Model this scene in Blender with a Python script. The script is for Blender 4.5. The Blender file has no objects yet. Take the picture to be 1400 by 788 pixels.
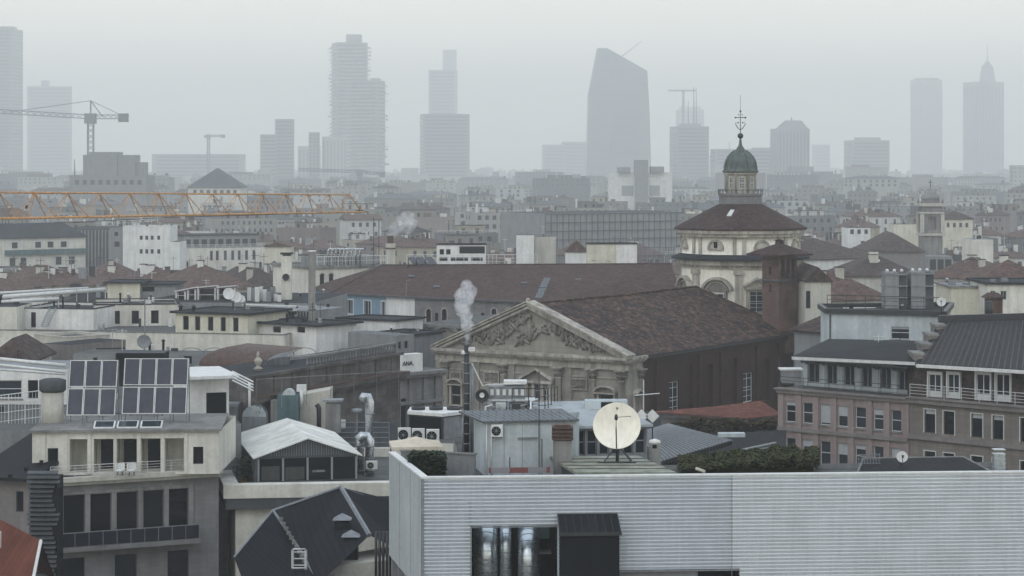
import bpy, math, random
from mathutils import Vector
random.seed(7)
F = 3000.0; CX = 700.0; HY = 225.0; H = 48.0      # focal length in photo pixels, optical axis column, horizon row, eye height
SC = bpy.context.scene
COL = SC.collection
PI = math.pi
def D_at(py, z): return F * (H - z) / (py - HY)
def R(px, py, z):
    d = D_at(py, z); return Vector(((px - CX) * d / F, d, z))
def P(px, py, d): return Vector(((px - CX) * d / F, d, H - (py - HY) * d / F))
def XY(px, d): return Vector(((px - CX) * d / F, d))
def v2(p): return Vector((p[0], p[1]))

# ---------------------------------------------------------------- materials
MATS = {}
def new_mat(name):
    m = bpy.data.materials.new(name); m.use_nodes = True
    nt = m.node_tree; return m, nt, nt.nodes['Principled BSDF']
def nd(nt, t, **kw):
    n = nt.nodes.new(t)
    for k, v in kw.items(): setattr(n, k, v)
    return n
def noise(nt, vec, scale, detail=4, rough=.6):
    n = nd(nt, 'ShaderNodeTexNoise'); n.inputs['Scale'].default_value = scale
    n.inputs['Detail'].default_value = detail; n.inputs['Roughness'].default_value = rough
    nt.links.new(vec, n.inputs['Vector']); return n.outputs['Fac']
def mapping(nt, vec, sc):
    n = nd(nt, 'ShaderNodeMapping'); n.inputs['Scale'].default_value = sc
    nt.links.new(vec, n.inputs['Vector']); return n.outputs['Vector']
def rng(nt, f, a, b, lo=.3, hi=.7):
    n = nd(nt, 'ShaderNodeMapRange'); nt.links.new(f, n.inputs['Value'])
    n.inputs['From Min'].default_value = lo; n.inputs['From Max'].default_value = hi
    n.inputs['To Min'].default_value = a; n.inputs['To Max'].default_value = b; return n.outputs['Result']
def mul(nt, a, b):
    n = nd(nt, 'ShaderNodeMath', operation='MULTIPLY')
    nt.links.new(a, n.inputs[0])
    if isinstance(b, (int, float)): n.inputs[1].default_value = b
    else: nt.links.new(b, n.inputs[1])
    return n.outputs[0]
def scale_col(nt, col, f):
    n = nd(nt, 'ShaderNodeVectorMath', operation='SCALE')
    if isinstance(col, tuple): n.inputs[0].default_value = col[:3]
    else: nt.links.new(col, n.inputs[0])
    nt.links.new(f, n.inputs['Scale']); return n.outputs[0]
def mixc(nt, f, a, b):
    n = nd(nt, 'ShaderNodeMix', data_type='RGBA')
    if isinstance(f, (int, float)): n.inputs[0].default_value = f
    else: nt.links.new(f, n.inputs[0])
    for s, c in ((6, a), (7, b)):
        if isinstance(c, tuple): n.inputs[s].default_value = (c + (1,))[:4]
        else: nt.links.new(c, n.inputs[s])
    return n.outputs[2]
def bump(nt, bs, h, strength, dist=.02):
    n = nd(nt, 'ShaderNodeBump'); n.inputs['Strength'].default_value = strength
    n.inputs['Distance'].default_value = dist
    nt.links.new(h, n.inputs['Height']); nt.links.new(n.outputs[0], bs.inputs['Normal'])
def uvv(nt): return nd(nt, 'ShaderNodeTexCoord').outputs['UV']
def pos(nt): return nd(nt, 'ShaderNodeNewGeometry').outputs['Position']
def plaster(name, col, var=.16, streak=.13, rand=0.0, rough=.92):
    if name in MATS: return MATS[name]
    m, nt, bs = new_mat(name)
    p = pos(nt)
    f1 = rng(nt, noise(nt, p, .35), 1 - var, 1 + var * .6)
    f2 = rng(nt, noise(nt, mapping(nt, p, (1.6, 1.6, .12)), 1.0, 3), 1 - streak, 1.03, .36, .6)
    f3 = rng(nt, noise(nt, p, 3.5, 5), .9, 1.08)
    f = mul(nt, mul(nt, f1, f2), f3)
    if rand:
        oi = nd(nt, 'ShaderNodeObjectInfo')
        f = mul(nt, f, rng(nt, oi.outputs['Random'], 1 - rand, 1 + rand * .4, 0, 1))
    nt.links.new(scale_col(nt, col, f), bs.inputs['Base Color'])
    bs.inputs['Roughness'].default_value = rough
    bs.inputs['Specular IOR Level'].default_value = .1
    MATS[name] = m; return m
def tile(name, ca, cb, cc, w=.24, h=.36, rough=.85, big=.5):
    if name in MATS: return MATS[name]
    m, nt, bs = new_mat(name)
    uv = uvv(nt); p = pos(nt)
    br = nd(nt, 'ShaderNodeTexBrick'); nt.links.new(uv, br.inputs['Vector'])
    br.inputs['Scale'].default_value = 1; br.inputs['Brick Width'].default_value = w; br.inputs['Row Height'].default_value = h
    br.inputs['Mortar Size'].default_value = .025; br.inputs['Mortar Smooth'].default_value = .6
    br.inputs['Color1'].default_value = ca + (1,); br.inputs['Color2'].default_value = cb + (1,)
    br.inputs['Mortar'].default_value = tuple(c * .35 for c in ca) + (1,); br.inputs['Bias'].default_value = 0
    # larger broken clumps of differently aged tiles
    vo = nd(nt, 'ShaderNodeTexVoronoi'); vo.inputs['Scale'].default_value = 1.0
    nt.links.new(mapping(nt, uv, (1.7, 2.3, 1)), vo.inputs['Vector'])
    sep = nd(nt, 'ShaderNodeSeparateColor'); nt.links.new(vo.outputs['Color'], sep.inputs[0])
    c1 = mixc(nt, mul(nt, rng(nt, sep.outputs[0], 0, 1, .42, .7), .85), br.outputs['Color'], cc)
    f = mul(nt, rng(nt, noise(nt, uv, .5, 6, .7), 1 - big, 1 + big * .7), rng(nt, noise(nt, uv, 1.5, 5, .75), 1 - big * .9, 1 + big, .36, .64))
    nt.links.new(scale_col(nt, c1, f), bs.inputs['Base Color'])
    bs.inputs['Roughness'].default_value = rough; bs.inputs['Specular IOR Level'].default_value = .15
    wv = nd(nt, 'ShaderNodeTexWave'); wv.inputs['Scale'].default_value = 1 / w / 2 / PI * 3.14
    nt.links.new(uv, wv.inputs['Vector'])
    bump(nt, bs, wv.outputs['Fac'], .5, .06)
    MATS[name] = m; return m
def blocks(name, ca, cb, w, h, mortar=.6, ms=.02, rough=.9, var=.2, off=.5):
    if name in MATS: return MATS[name]
    m, nt, bs = new_mat(name)
    uv = uvv(nt); p = pos(nt)
    br = nd(nt, 'ShaderNodeTexBrick'); nt.links.new(uv, br.inputs['Vector']); br.offset = off
    br.inputs['Scale'].default_value = 1; br.inputs['Brick Width'].default_value = w; br.inputs['Row Height'].default_value = h
    br.inputs['Mortar Size'].default_value = ms; br.inputs['Mortar Smooth'].default_value = .3
    br.inputs['Color1'].default_value = ca + (1,); br.inputs['Color2'].default_value = cb + (1,)
    br.inputs['Mortar'].default_value = tuple(c * mortar for c in ca) + (1,); br.inputs['Bias'].default_value = 0
    f = mul(nt, rng(nt, noise(nt, p, .4), 1 - var, 1 + var * .6), rng(nt, noise(nt, mapping(nt, p, (1.4, 1.4, .15)), 1.2), .78, 1.05))
    nt.links.new(scale_col(nt, br.outputs['Color'], f), bs.inputs['Base Color'])
    bs.inputs['Roughness'].default_value = rough; bs.inputs['Specular IOR Level'].default_value = .2
    MATS[name] = m; return m
def metal(name, col, rough=.4, metallic=.9, var=.25, sc=2.0):
    if name in MATS: return MATS[name]
    m, nt, bs = new_mat(name)
    p = pos(nt)
    f = mul(nt, rng(nt, noise(nt, p, sc), 1 - var, 1 + var * .5), rng(nt, noise(nt, mapping(nt, p, (3, 3, .3)), 1.5), 1 - var, 1.05))
    nt.links.new(scale_col(nt, col, f), bs.inputs['Base Color'])
    nt.links.new(rng(nt, noise(nt, p, 3), max(.05, rough - .1), rough + .15), bs.inputs['Roughness'])
    bs.inputs['Metallic'].default_value = metallic
    MATS[name] = m; return m
def seam(name, col, w=.5, rough=.5, metallic=.3, line=.45, ms=.03):
    """sheet-metal roof: lines run down the slope"""
    if name in MATS: return MATS[name]
    m, nt, bs = new_mat(name)
    uv = uvv(nt)
    br = nd(nt, 'ShaderNodeTexBrick'); nt.links.new(uv, br.inputs['Vector']); br.offset = 0
    br.inputs['Scale'].default_value = 1; br.inputs['Brick Width'].default_value = w; br.inputs['Row Height'].default_value = 60
    br.inputs['Mortar Size'].default_value = ms
    col = tuple(c * .7 for c in col)
    br.inputs['Color1'].default_value = col + (1,); br.inputs['Color2'].default_value = tuple(c * .85 for c in col) + (1,)
    br.inputs['Mortar'].default_value = tuple(c * line for c in col) + (1,)
    f = mul(nt, rng(nt, noise(nt, uv, .6, 5), .75, 1.15), rng(nt, noise(nt, uv, 4, 4), .9, 1.1))
    nt.links.new(scale_col(nt, br.outputs['Color'], f), bs.inputs['Base Color'])
    bs.inputs['Roughness'].default_value = rough + .15; bs.inputs['Metallic'].default_value = metallic * .5; bs.inputs['Specular IOR Level'].default_value = .08
    MATS[name] = m; return m
def glass(name, col=(.018, .026, .035), rough=.12, rand=.5):
    if name in MATS: return MATS[name]
    m, nt, bs = new_mat(name)
    oi = nd(nt, 'ShaderNodeObjectInfo')
    nt.links.new(scale_col(nt, col, rng(nt, oi.outputs['Random'], 1 - rand, 1 + rand, 0, 1)), bs.inputs['Base Color'])
    bs.inputs['Roughness'].default_value = rough; bs.inputs['Specular IOR Level'].default_value = .25
    MATS[name] = m; return m
def leafy(name, ca, cb):
    if name in MATS: return MATS[name]
    m, nt, bs = new_mat(name)
    p = pos(nt)
    nt.links.new(mixc(nt, rng(nt, noise(nt, p, 1.3, 3), 0, 1), ca, cb), bs.inputs['Base Color'])
    bs.inputs['Roughness'].default_value = .8; bs.inputs['Specular IOR Level'].default_value = .15
    MATS[name] = m; return m
def checker(name, ca, cb, w):
    if name in MATS: return MATS[name]
    m, nt, bs = new_mat(name)
    ck = nd(nt, 'ShaderNodeTexChecker'); ck.inputs['Scale'].default_value = 1 / w
    ck.inputs['Color1'].default_value = ca + (1,); ck.inputs['Color2'].default_value = cb + (1,)
    nt.links.new(mapping(nt, uvv(nt), (1, .02, 1)), ck.inputs['Vector'])
    nt.links.new(ck.outputs[0], bs.inputs['Base Color']); bs.inputs['Roughness'].default_value = .8
    MATS[name] = m; return m

M = dict(
    cream=plaster('cream plaster', (.62, .61, .55)), warm=plaster('warm plaster', (.47, .46, .41)),
    white=plaster('white plaster', (.70, .705, .685)), grey=plaster('grey plaster', (.23, .24, .25)),
    dgrey=plaster('dark grey plaster', (.075, .085, .095)), blue=plaster('blue plaster', (.20, .30, .39), .08, .1),
    coolwhite=plaster('cool white plaster', (.44, .49, .51)), stucco=plaster('church stucco', (.84, .81, .72), .12, .12),
    taupe=plaster('taupe render', (.20, .185, .18)), yellow=plaster('pale yellow plaster', (.60, .58, .48)),
    pinks=plaster('pinkish render', (.27, .22, .215), .1, .15), beige=blocks('beige stone cladding', (.22, .20, .18), (.185, .165, .15), 1.4, .7, .7),
    greyst=blocks('grey stone cladding', (.22, .22, .22), (.185, .187, .19), .9, .34, .75, .012),
    attic=blocks('weathered stone attic', (.135, .125, .118), (.08, .076, .075), 1.6, .55, .7, .03, var=.45),
    fac=blocks('church facade stone', (.34, .32, .28), (.275, .26, .23), 1.4, .6, .75, .015, var=.3),
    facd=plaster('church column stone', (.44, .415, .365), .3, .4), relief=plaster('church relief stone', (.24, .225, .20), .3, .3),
    brick=blocks('dark red brick', (.05, .024, .021), (.034, .018, .017), .5, .16, .9, .02, var=.35),
    brickt=blocks('bell tower brick', (.15, .098, .085), (.11, .073, .064), .5, .16, .9, .02, var=.4),
    tilech=tile('old church roof tiles', (.032, .022, .021), (.019, .016, .018), (.105, .062, .048), .42, .5, big=.65),
    tiledome=tile('dome roof tiles', (.052, .033, .032), (.036, .025, .025), (.07, .044, .04), .3, .4, big=.35),
    tilepal=tile('palace roof tiles', (.062, .036, .032), (.046, .028, .026), (.08, .045, .04), .26, .4, big=.3),
    tilebr=tile('brown roof tiles', (.10, .062, .054), (.07, .047, .043), (.13, .08, .068), .3, .4, big=.35),
    tiledk=tile('dark brown roof tiles', (.058, .042, .04), (.042, .033, .033), (.08, .058, .053), .3, .4, big=.35),
    tilered=tile('red roof tiles', (.14, .048, .035), (.105, .038, .029), (.17, .062, .044), .25, .4, big=.3),
    bitumen=plaster('dark roofing felt', (.03, .035, .042), .3, .1), gravel=plaster('grey gravel roof', (.10, .105, .105), .3, .05),
    paleroof=plaster('pale roof membrane', (.24, .25, .26), .25, .05), slate=seam('dark slate roof', (.015, .019, .026), .5, .6, .05, .4, .05),
    mroof=seam('dark sheet metal roof', (.022, .026, .032), .55, .5, .1), mroofg=seam('brown sheet metal roof', (.05, .048, .05), .62, .5, .1, .5),
    zinc=seam('zinc sheet roof', (.17, .19, .21), .45, .45, .3), whiteroof=seam('white sheet roof', (1.0, 1.0, .94), 2.2, .6, 0, .75),
    redroof=seam('red sheet metal roof', (.20, .07, .048), .5, .55, .1, .7),
    steel=metal('brushed steel', (.52, .55, .58), .28, .9), duct=metal('galvanised duct', (.50, .56, .60), .3, .9, .06, .8),
    dsteel=metal('dark painted steel', (.03, .034, .04), .5, .2), gsteel=metal('grey painted steel', (.22, .24, .26), .5, .3),
    wsteel=metal('white painted steel', (.62, .63, .62), .5, .05, .12), corr=metal('corrugated aluminium', (.53, .58, .63), .5, .15, .08, .55), corr2=metal('newer corrugated aluminium', (.62, .66, .70), .5, .15, .08, .55),
    copper=metal('verdigris copper', (.11, .14, .13), .8, 0, .45, 1.2), craney=metal('orange crane paint', (.66, .35, .13), .6, .05, .35),
    rust=metal('brown rusty metal', (.10, .06, .05), .7, .2, .4), dish=metal('cream dish paint', (.86, .82, .71), .55, 0, .12, 1.2),
    frame=metal('white window frame', (.55, .57, .57), .6, 0, .1), framed=metal('dark window frame', (.04, .045, .05), .5, .1, .1),
    frameg=metal('grey window frame', (.25, .28, .30), .5, .1, .1),
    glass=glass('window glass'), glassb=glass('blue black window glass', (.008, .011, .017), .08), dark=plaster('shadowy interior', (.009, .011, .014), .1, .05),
    dimblind=plaster('dim interior', (.07, .072, .07)), blind=plaster('roller blind', (.38, .40, .42), .08, .1), panel=metal('solar cell', (.020, .025, .048), .5, 0, .1), green=plaster('teal green sheet', (.10, .16, .17), .2, .25),
    asphalt=plaster('asphalt', (.05, .05, .052), .2, .02), canvas=plaster('cream canvas', (.58, .52, .42), .08, .1),
    pot=plaster('clay pot', (.22, .11, .07)), hedge=leafy('dark hedge leaves', (.010, .022, .012), (.026, .042, .018)),
    ivy=leafy('autumn shrub leaves', (.016, .028, .012), (.055, .055, .018)), moss=leafy('mossy roof slab', (.15, .17, .12), (.30, .31, .28)),
    curtain=plaster('white curtain', (.5, .5, .47), .1, .2), concrete=plaster('raw concrete', (.22, .22, .215), .25, .3), skin=plaster('unused', (.3, .3, .3)),
)

# ---------------------------------------------------------------- mesh builder
class Fr:
    """a vertical wall plane: u metres along it, z up, d metres out of it"""
    def __init__(s, A, B):
        s.A = v2(A); s.B = v2(B); d = s.B - s.A; s.L = d.length; s.ux = d / s.L
        s.n = Vector((s.ux.y, -s.ux.x)); s.ang = math.atan2(s.ux.y, s.ux.x)
    def pt(s, u, z, d=0): q = s.A + s.ux * u + s.n * d; return Vector((q.x, q.y, z))
    def u(s, px):
        k = (px - CX) / F       # X = k*Y
        return (k * s.A.y - s.A.x) / (s.ux.x - k * s.ux.y)
    def z(s, px, py, d=0):
        q = s.pt(s.u(px), 0, d); return H - (py - HY) * q.y / F
    def shift(s, d): return Fr(s.A + s.n * d, s.B + s.n * d)
class MB:
    def __init__(s): s.v = []; s.f = []; s.mi = []; s.ms = []; s.cur = 0; s.sm = []
    def use(s, m):
        if m not in s.ms: s.ms.append(m)
        s.cur = s.ms.index(m); return s
    def face(s, pts, smooth=False):
        i = len(s.v); s.v += [tuple(p) for p in pts]; s.f.append(tuple(range(i, i + len(pts)))); s.mi.append(s.cur); s.sm.append(smooth)
        return s
    def hexa(s, p):       # 8 points: bottom 4, top 4
        for q in ((3, 2, 1, 0), (4, 5, 6, 7), (0, 1, 5, 4), (1, 2, 6, 5), (2, 3, 7, 6), (3, 0, 4, 7)): s.face([p[k] for k in q])
        return s
    def fbox(s, fr, u0, u1, z0, z1, d0, d1):
        a = [fr.pt(u0, z, d1) for z in (z0,)]
        return s.hexa([fr.pt(u0, z0, d1), fr.pt(u1, z0, d1), fr.pt(u1, z0, d0), fr.pt(u0, z0, d0),
                       fr.pt(u0, z1, d1), fr.pt(u1, z1, d1), fr.pt(u1, z1, d0), fr.pt(u0, z1, d0)])
    def box(s, x0, x1, y0, y1, z0, z1):
        return s.hexa([Vector(q) for q in ((x0, y0, z0), (x1, y0, z0), (x1, y1, z0), (x0, y1, z0), (x0, y0, z1), (x1, y0, z1), (x1, y1, z1), (x0, y1, z1))])
    def prism(s, pts, z0, z1, caps=True):
        n = len(pts)
        for i in range(n):
            a, b = pts[i], pts[(i + 1) % n]
            s.face([(a[0], a[1], z0), (b[0], b[1], z0), (b[0], b[1], z1), (a[0], a[1], z1)])
        if caps:
            s.face([(p[0], p[1], z1) for p in pts]); s.face([(p[0], p[1], z0) for p in reversed(pts)])
        return s
    def tube(s, path, r, n=6, caps=True, r1=None):
        path = [Vector(p) for p in path]; rings = []
        for i, p in enumerate(path):
            t = (path[min(i + 1, len(path) - 1)] - path[max(i - 1, 0)]).normalized()
            a = t.cross(Vector((0, 0, 1)));
            if a.length < 1e-3: a = Vector((1, 0, 0))
            a.normalize(); b = t.cross(a).normalized()
            rr = r if r1 is None else r + (r1 - r) * i / (len(path) - 1)
            rings.append([p + a * math.cos(2 * PI * k / n) * rr + b * math.sin(2 * PI * k / n) * rr for k in range(n)])
        s.rings(rings, caps, n > 5); return s
    def rings(s, rings, caps=True, smooth=True):
        i0 = len(s.v); n = len(rings[0])
        for r in rings: s.v += [tuple(p) for p in r]
        for j in range(len(rings) - 1):
            for k in range(n):
                a = i0 + j * n + k; b = i0 + j * n + (k + 1) % n
                s.f.append((a, b, b + n, a + n)); s.mi.append(s.cur); s.sm.append(smooth)
        if caps:
            s.f.append(tuple(reversed(range(i0, i0 + n)))); s.mi.append(s.cur); s.sm.append(False)
            e = i0 + (len(rings) - 1) * n
            s.f.append(tuple(range(e, e + n))); s.mi.append(s.cur); s.sm.append(False)
    def lathe(s, c, prof, n=16, smooth=True, ph=0, caps=True):
        c = Vector(c)
        s.rings([[c + Vector((math.cos(2 * PI * k / n + ph) * max(r, .001), math.sin(2 * PI * k / n + ph) * max(r, .001), z)) for k in range(n)] for r, z in prof], caps, smooth)
        return s
    def sph(s, c, r, n=10, sz=1):
        return s.lathe(c, [(r * math.sin(PI * j / 8), -r * sz * math.cos(PI * j / 8)) for j in range(9)], n)
    def build(s, name, mat=None, parent=None, at=None):
        me = bpy.data.meshes.new(name)
        o3 = Vector((0, 0, 0))
        if parent is not None: o3 = W(parent)
        elif at is not None: o3 = Vector(at)
        me.from_pydata([(v[0] - o3.x, v[1] - o3.y, v[2] - o3.z) for v in s.v], [], s.f)
        for m in (s.ms or [mat]): me.materials.append(m)
        me.polygons.foreach_set('material_index', s.mi); me.polygons.foreach_set('use_smooth', s.sm)
        uvl = me.uv_layers.new(name='UVMap').data
        Z = Vector((0, 0, 1))
        for p in me.polygons:
            n = p.normal; t = Z.cross(n)
            if t.length < .05: t = Vector((1, 0, 0))
            t.normalize(); b = n.cross(t)
            for li in p.loop_indices:
                q = Vector(s.v[me.loops[li].vertex_index]); uvl[li].uv = (q.dot(t), q.dot(b))
        o = bpy.data.objects.new(name, me); COL.objects.link(o)
        if parent is not None: o.parent = parent
        elif at is not None: o.location = o3
        return o
def W(o):
    p = Vector((0, 0, 0))
    while o is not None: p += o.location; o = o.parent
    return p
def tag(o, label=None, cat=None, group=None, kind=None):
    if label: o['label'] = label
    if cat: o['category'] = cat
    if group: o['group'] = group
    if kind: o['kind'] = kind
    return o
def thing(name, label, cat, loc, group=None):
    o = bpy.data.objects.new(name, None); COL.objects.link(o); o.location = Vector((loc[0], loc[1], loc[2] if len(loc) > 2 else 0))
    o.empty_display_size = .5
    return tag(o, label, cat, group)
def copy_tree(o, parent=None, loc=None, rz=None, label=None):
    c = o.copy(); COL.objects.link(c); c.parent = parent
    if loc is not None: c.location = loc
    if rz is not None: c.rotation_euler = (0, 0, rz)
    if label: c['label'] = label
    for ch in o.children: copy_tree(ch, c)
    return c

# ---------------------------------------------------------------- windows
WC = {}
def win_mesh(w, h, style):
    key = (round(w, 1), round(h, 1), style)
    if key in WC: return WC[key]
    w, h = key[0], key[1]
    fr = Fr((-w / 2, 0), (w / 2, 0)); fm = M['frame']
    if style in ('dark', 'darks'): fm = M['framed']
    if style in ('grey', 'greyb'): fm = M['frameg']
    a = MB(); g = MB()
    if style == 'far':      # seen small: surround and glass in one mesh, proud of the wall
        a.use(M['frameg'])
        for q in ((0, w, -.06, .06), (0, w, h - .06, h + .06), (0, .08, .06, h - .06), (w - .08, w, .06, h - .06)): a.fbox(fr, *q, .002, .08)
        a.use(M['glass']); a.fbox(fr, .08, w - .08, .06, h - .06, .002, .03)
        WC[key] = (a.build('window', None), None)
    else:
        t = .05 if w < 2 else .09; d0, d1 = -.24, -.16
        a.use(fm)
        for q in ((0, w, 0, t), (0, w, h - t, h), (0, t, t, h - t), (w - t, w, t, h - t)): a.fbox(fr, *q, d0, d1)
        if style not in ('dark', 'bar', 'greyb', 'darks'):
            a.fbox(fr, w / 2 - .035, w / 2 + .035, t, h - t, d0 + .01, d1 - .01)
        if style in ('bar', 'greyb', 'church'):
            a.fbox(fr, t, w - t, h * .5, h * .5 + .06, d0 + .02, d1 - .02)
        if style == 'church':
            for k in (.2, .4, .8): a.fbox(fr, t, w - t, h * k, h * k + .05, d0 + .02, d1 - .02)
        if style in ('sur', 'blindsur'):
            a.use(M['frame']); b = .18
            for q in ((-b, w + b, -b, 0), (-b, w + b, h, h + b), (-b, 0, 0, h), (w, w + b, 0, h)): a.fbox(fr, *q, .002, .06)
        if style in ('sill', 'bar'):
            a.use(M['concrete']); a.fbox(fr, -.1, w + .1, -.12, 0, .002, .12)
        g.use(M['glassb'] if style in ('dark', 'darks') else M['glass'])
        g.fbox(fr, .01, w - .01, .01, h - .01, -.262, -.2)
        if style in ('bar', 'sur', 'church') and False: pass
        WC[key] = (a.build('window', None), g.build('pane', None))
    for o in WC[key]:
        if o: COL.objects.unlink(o)
    return WC[key]
def add_win(parent, fr, u0, u1, z0, z1, style, blind=0):
    a, g = win_mesh(u1 - u0, z1 - z0, style)
    o = a.copy(); COL.objects.link(o); o.parent = parent
    o.location = fr.pt((u0 + u1) / 2, z0) - W(parent); o.rotation_euler = (0, 0, fr.ang)
    s = Vector(((u1 - u0) / round(u1 - u0, 1), 1, (z1 - z0) / round(z1 - z0, 1))); o.scale = s
    if g:
        q = g.copy(); COL.objects.link(q); q.parent = o
    if blind:
        key = ('blind', round(u1 - u0, 1), round(z1 - z0, 1), round(blind, 1))
        if key not in WC:
            _, w, h, b = key; b = max(b, .2)
            mb = MB().use(M['blind'] if blind < 1.5 else M['curtain']).fbox(Fr((-w / 2, 0), (w / 2, 0)), .05, w - .05, h * (1 - min(b, 1)), h - .03, -.19, -.15)
            ob = mb.build('roller_blind', None); COL.objects.unlink(ob); WC[key] = ob
        q = WC[key].copy(); COL.objects.link(q); q.parent = o
    return o
def wall_holes(mb, fr, z0, z1, ops, depth=.24, u0=0, u1=None):
    """wall sheet with real openings and reveals"""
    L = fr.L if u1 is None else u1
    ops = [o for o in ops if o[1] > u0 + .01 and o[0] < L - .01 and o[3] > z0 and o[2] < z1]
    us = sorted(set([u0, L] + [min(max(x, u0), L) for o in ops for x in o[:2]])); zs = sorted(set([z0, z1] + [min(max(x, z0), z1) for o in ops for x in o[2:4]]))
    for i in range(len(us) - 1):
        j = 0
        um = (us[i] + us[i + 1]) / 2
        run = None
        for j in range(len(zs) - 1):
            zm = (zs[j] + zs[j + 1]) / 2
            hole = any(o[0] < um < o[1] and o[2] < zm < o[3] for o in ops)
            if hole:
                if run is not None: mb.face([fr.pt(us[i], run), fr.pt(us[i + 1], run), fr.pt(us[i + 1], zs[j]), fr.pt(us[i], zs[j])]); run = None
            elif run is None: run = zs[j]
        if run is not None: mb.face([fr.pt(us[i], run), fr.pt(us[i + 1], run), fr.pt(us[i + 1], z1), fr.pt(us[i], z1)])
    for o in ops:
        a, b, c, d = o[:4]; dp = o[5] if len(o) > 5 and o[5] else depth
        mb.face([fr.pt(a, c), fr.pt(a, c, -dp), fr.pt(b, c, -dp), fr.pt(b, c)][::-1])
        mb.face([fr.pt(a, d), fr.pt(b, d), fr.pt(b, d, -dp), fr.pt(a, d, -dp)][::-1])
        mb.face([fr.pt(a, c), fr.pt(a, d), fr.pt(a, d, -dp), fr.pt(a, c, -dp)][::-1])
        mb.face([fr.pt(b, c), fr.pt(b, c, -dp), fr.pt(b, d, -dp), fr.pt(b, d)][::-1])
        mb.face([fr.pt(a, c, -dp), fr.pt(b, c, -dp), fr.pt(b, d, -dp), fr.pt(a, d, -dp)])

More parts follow.
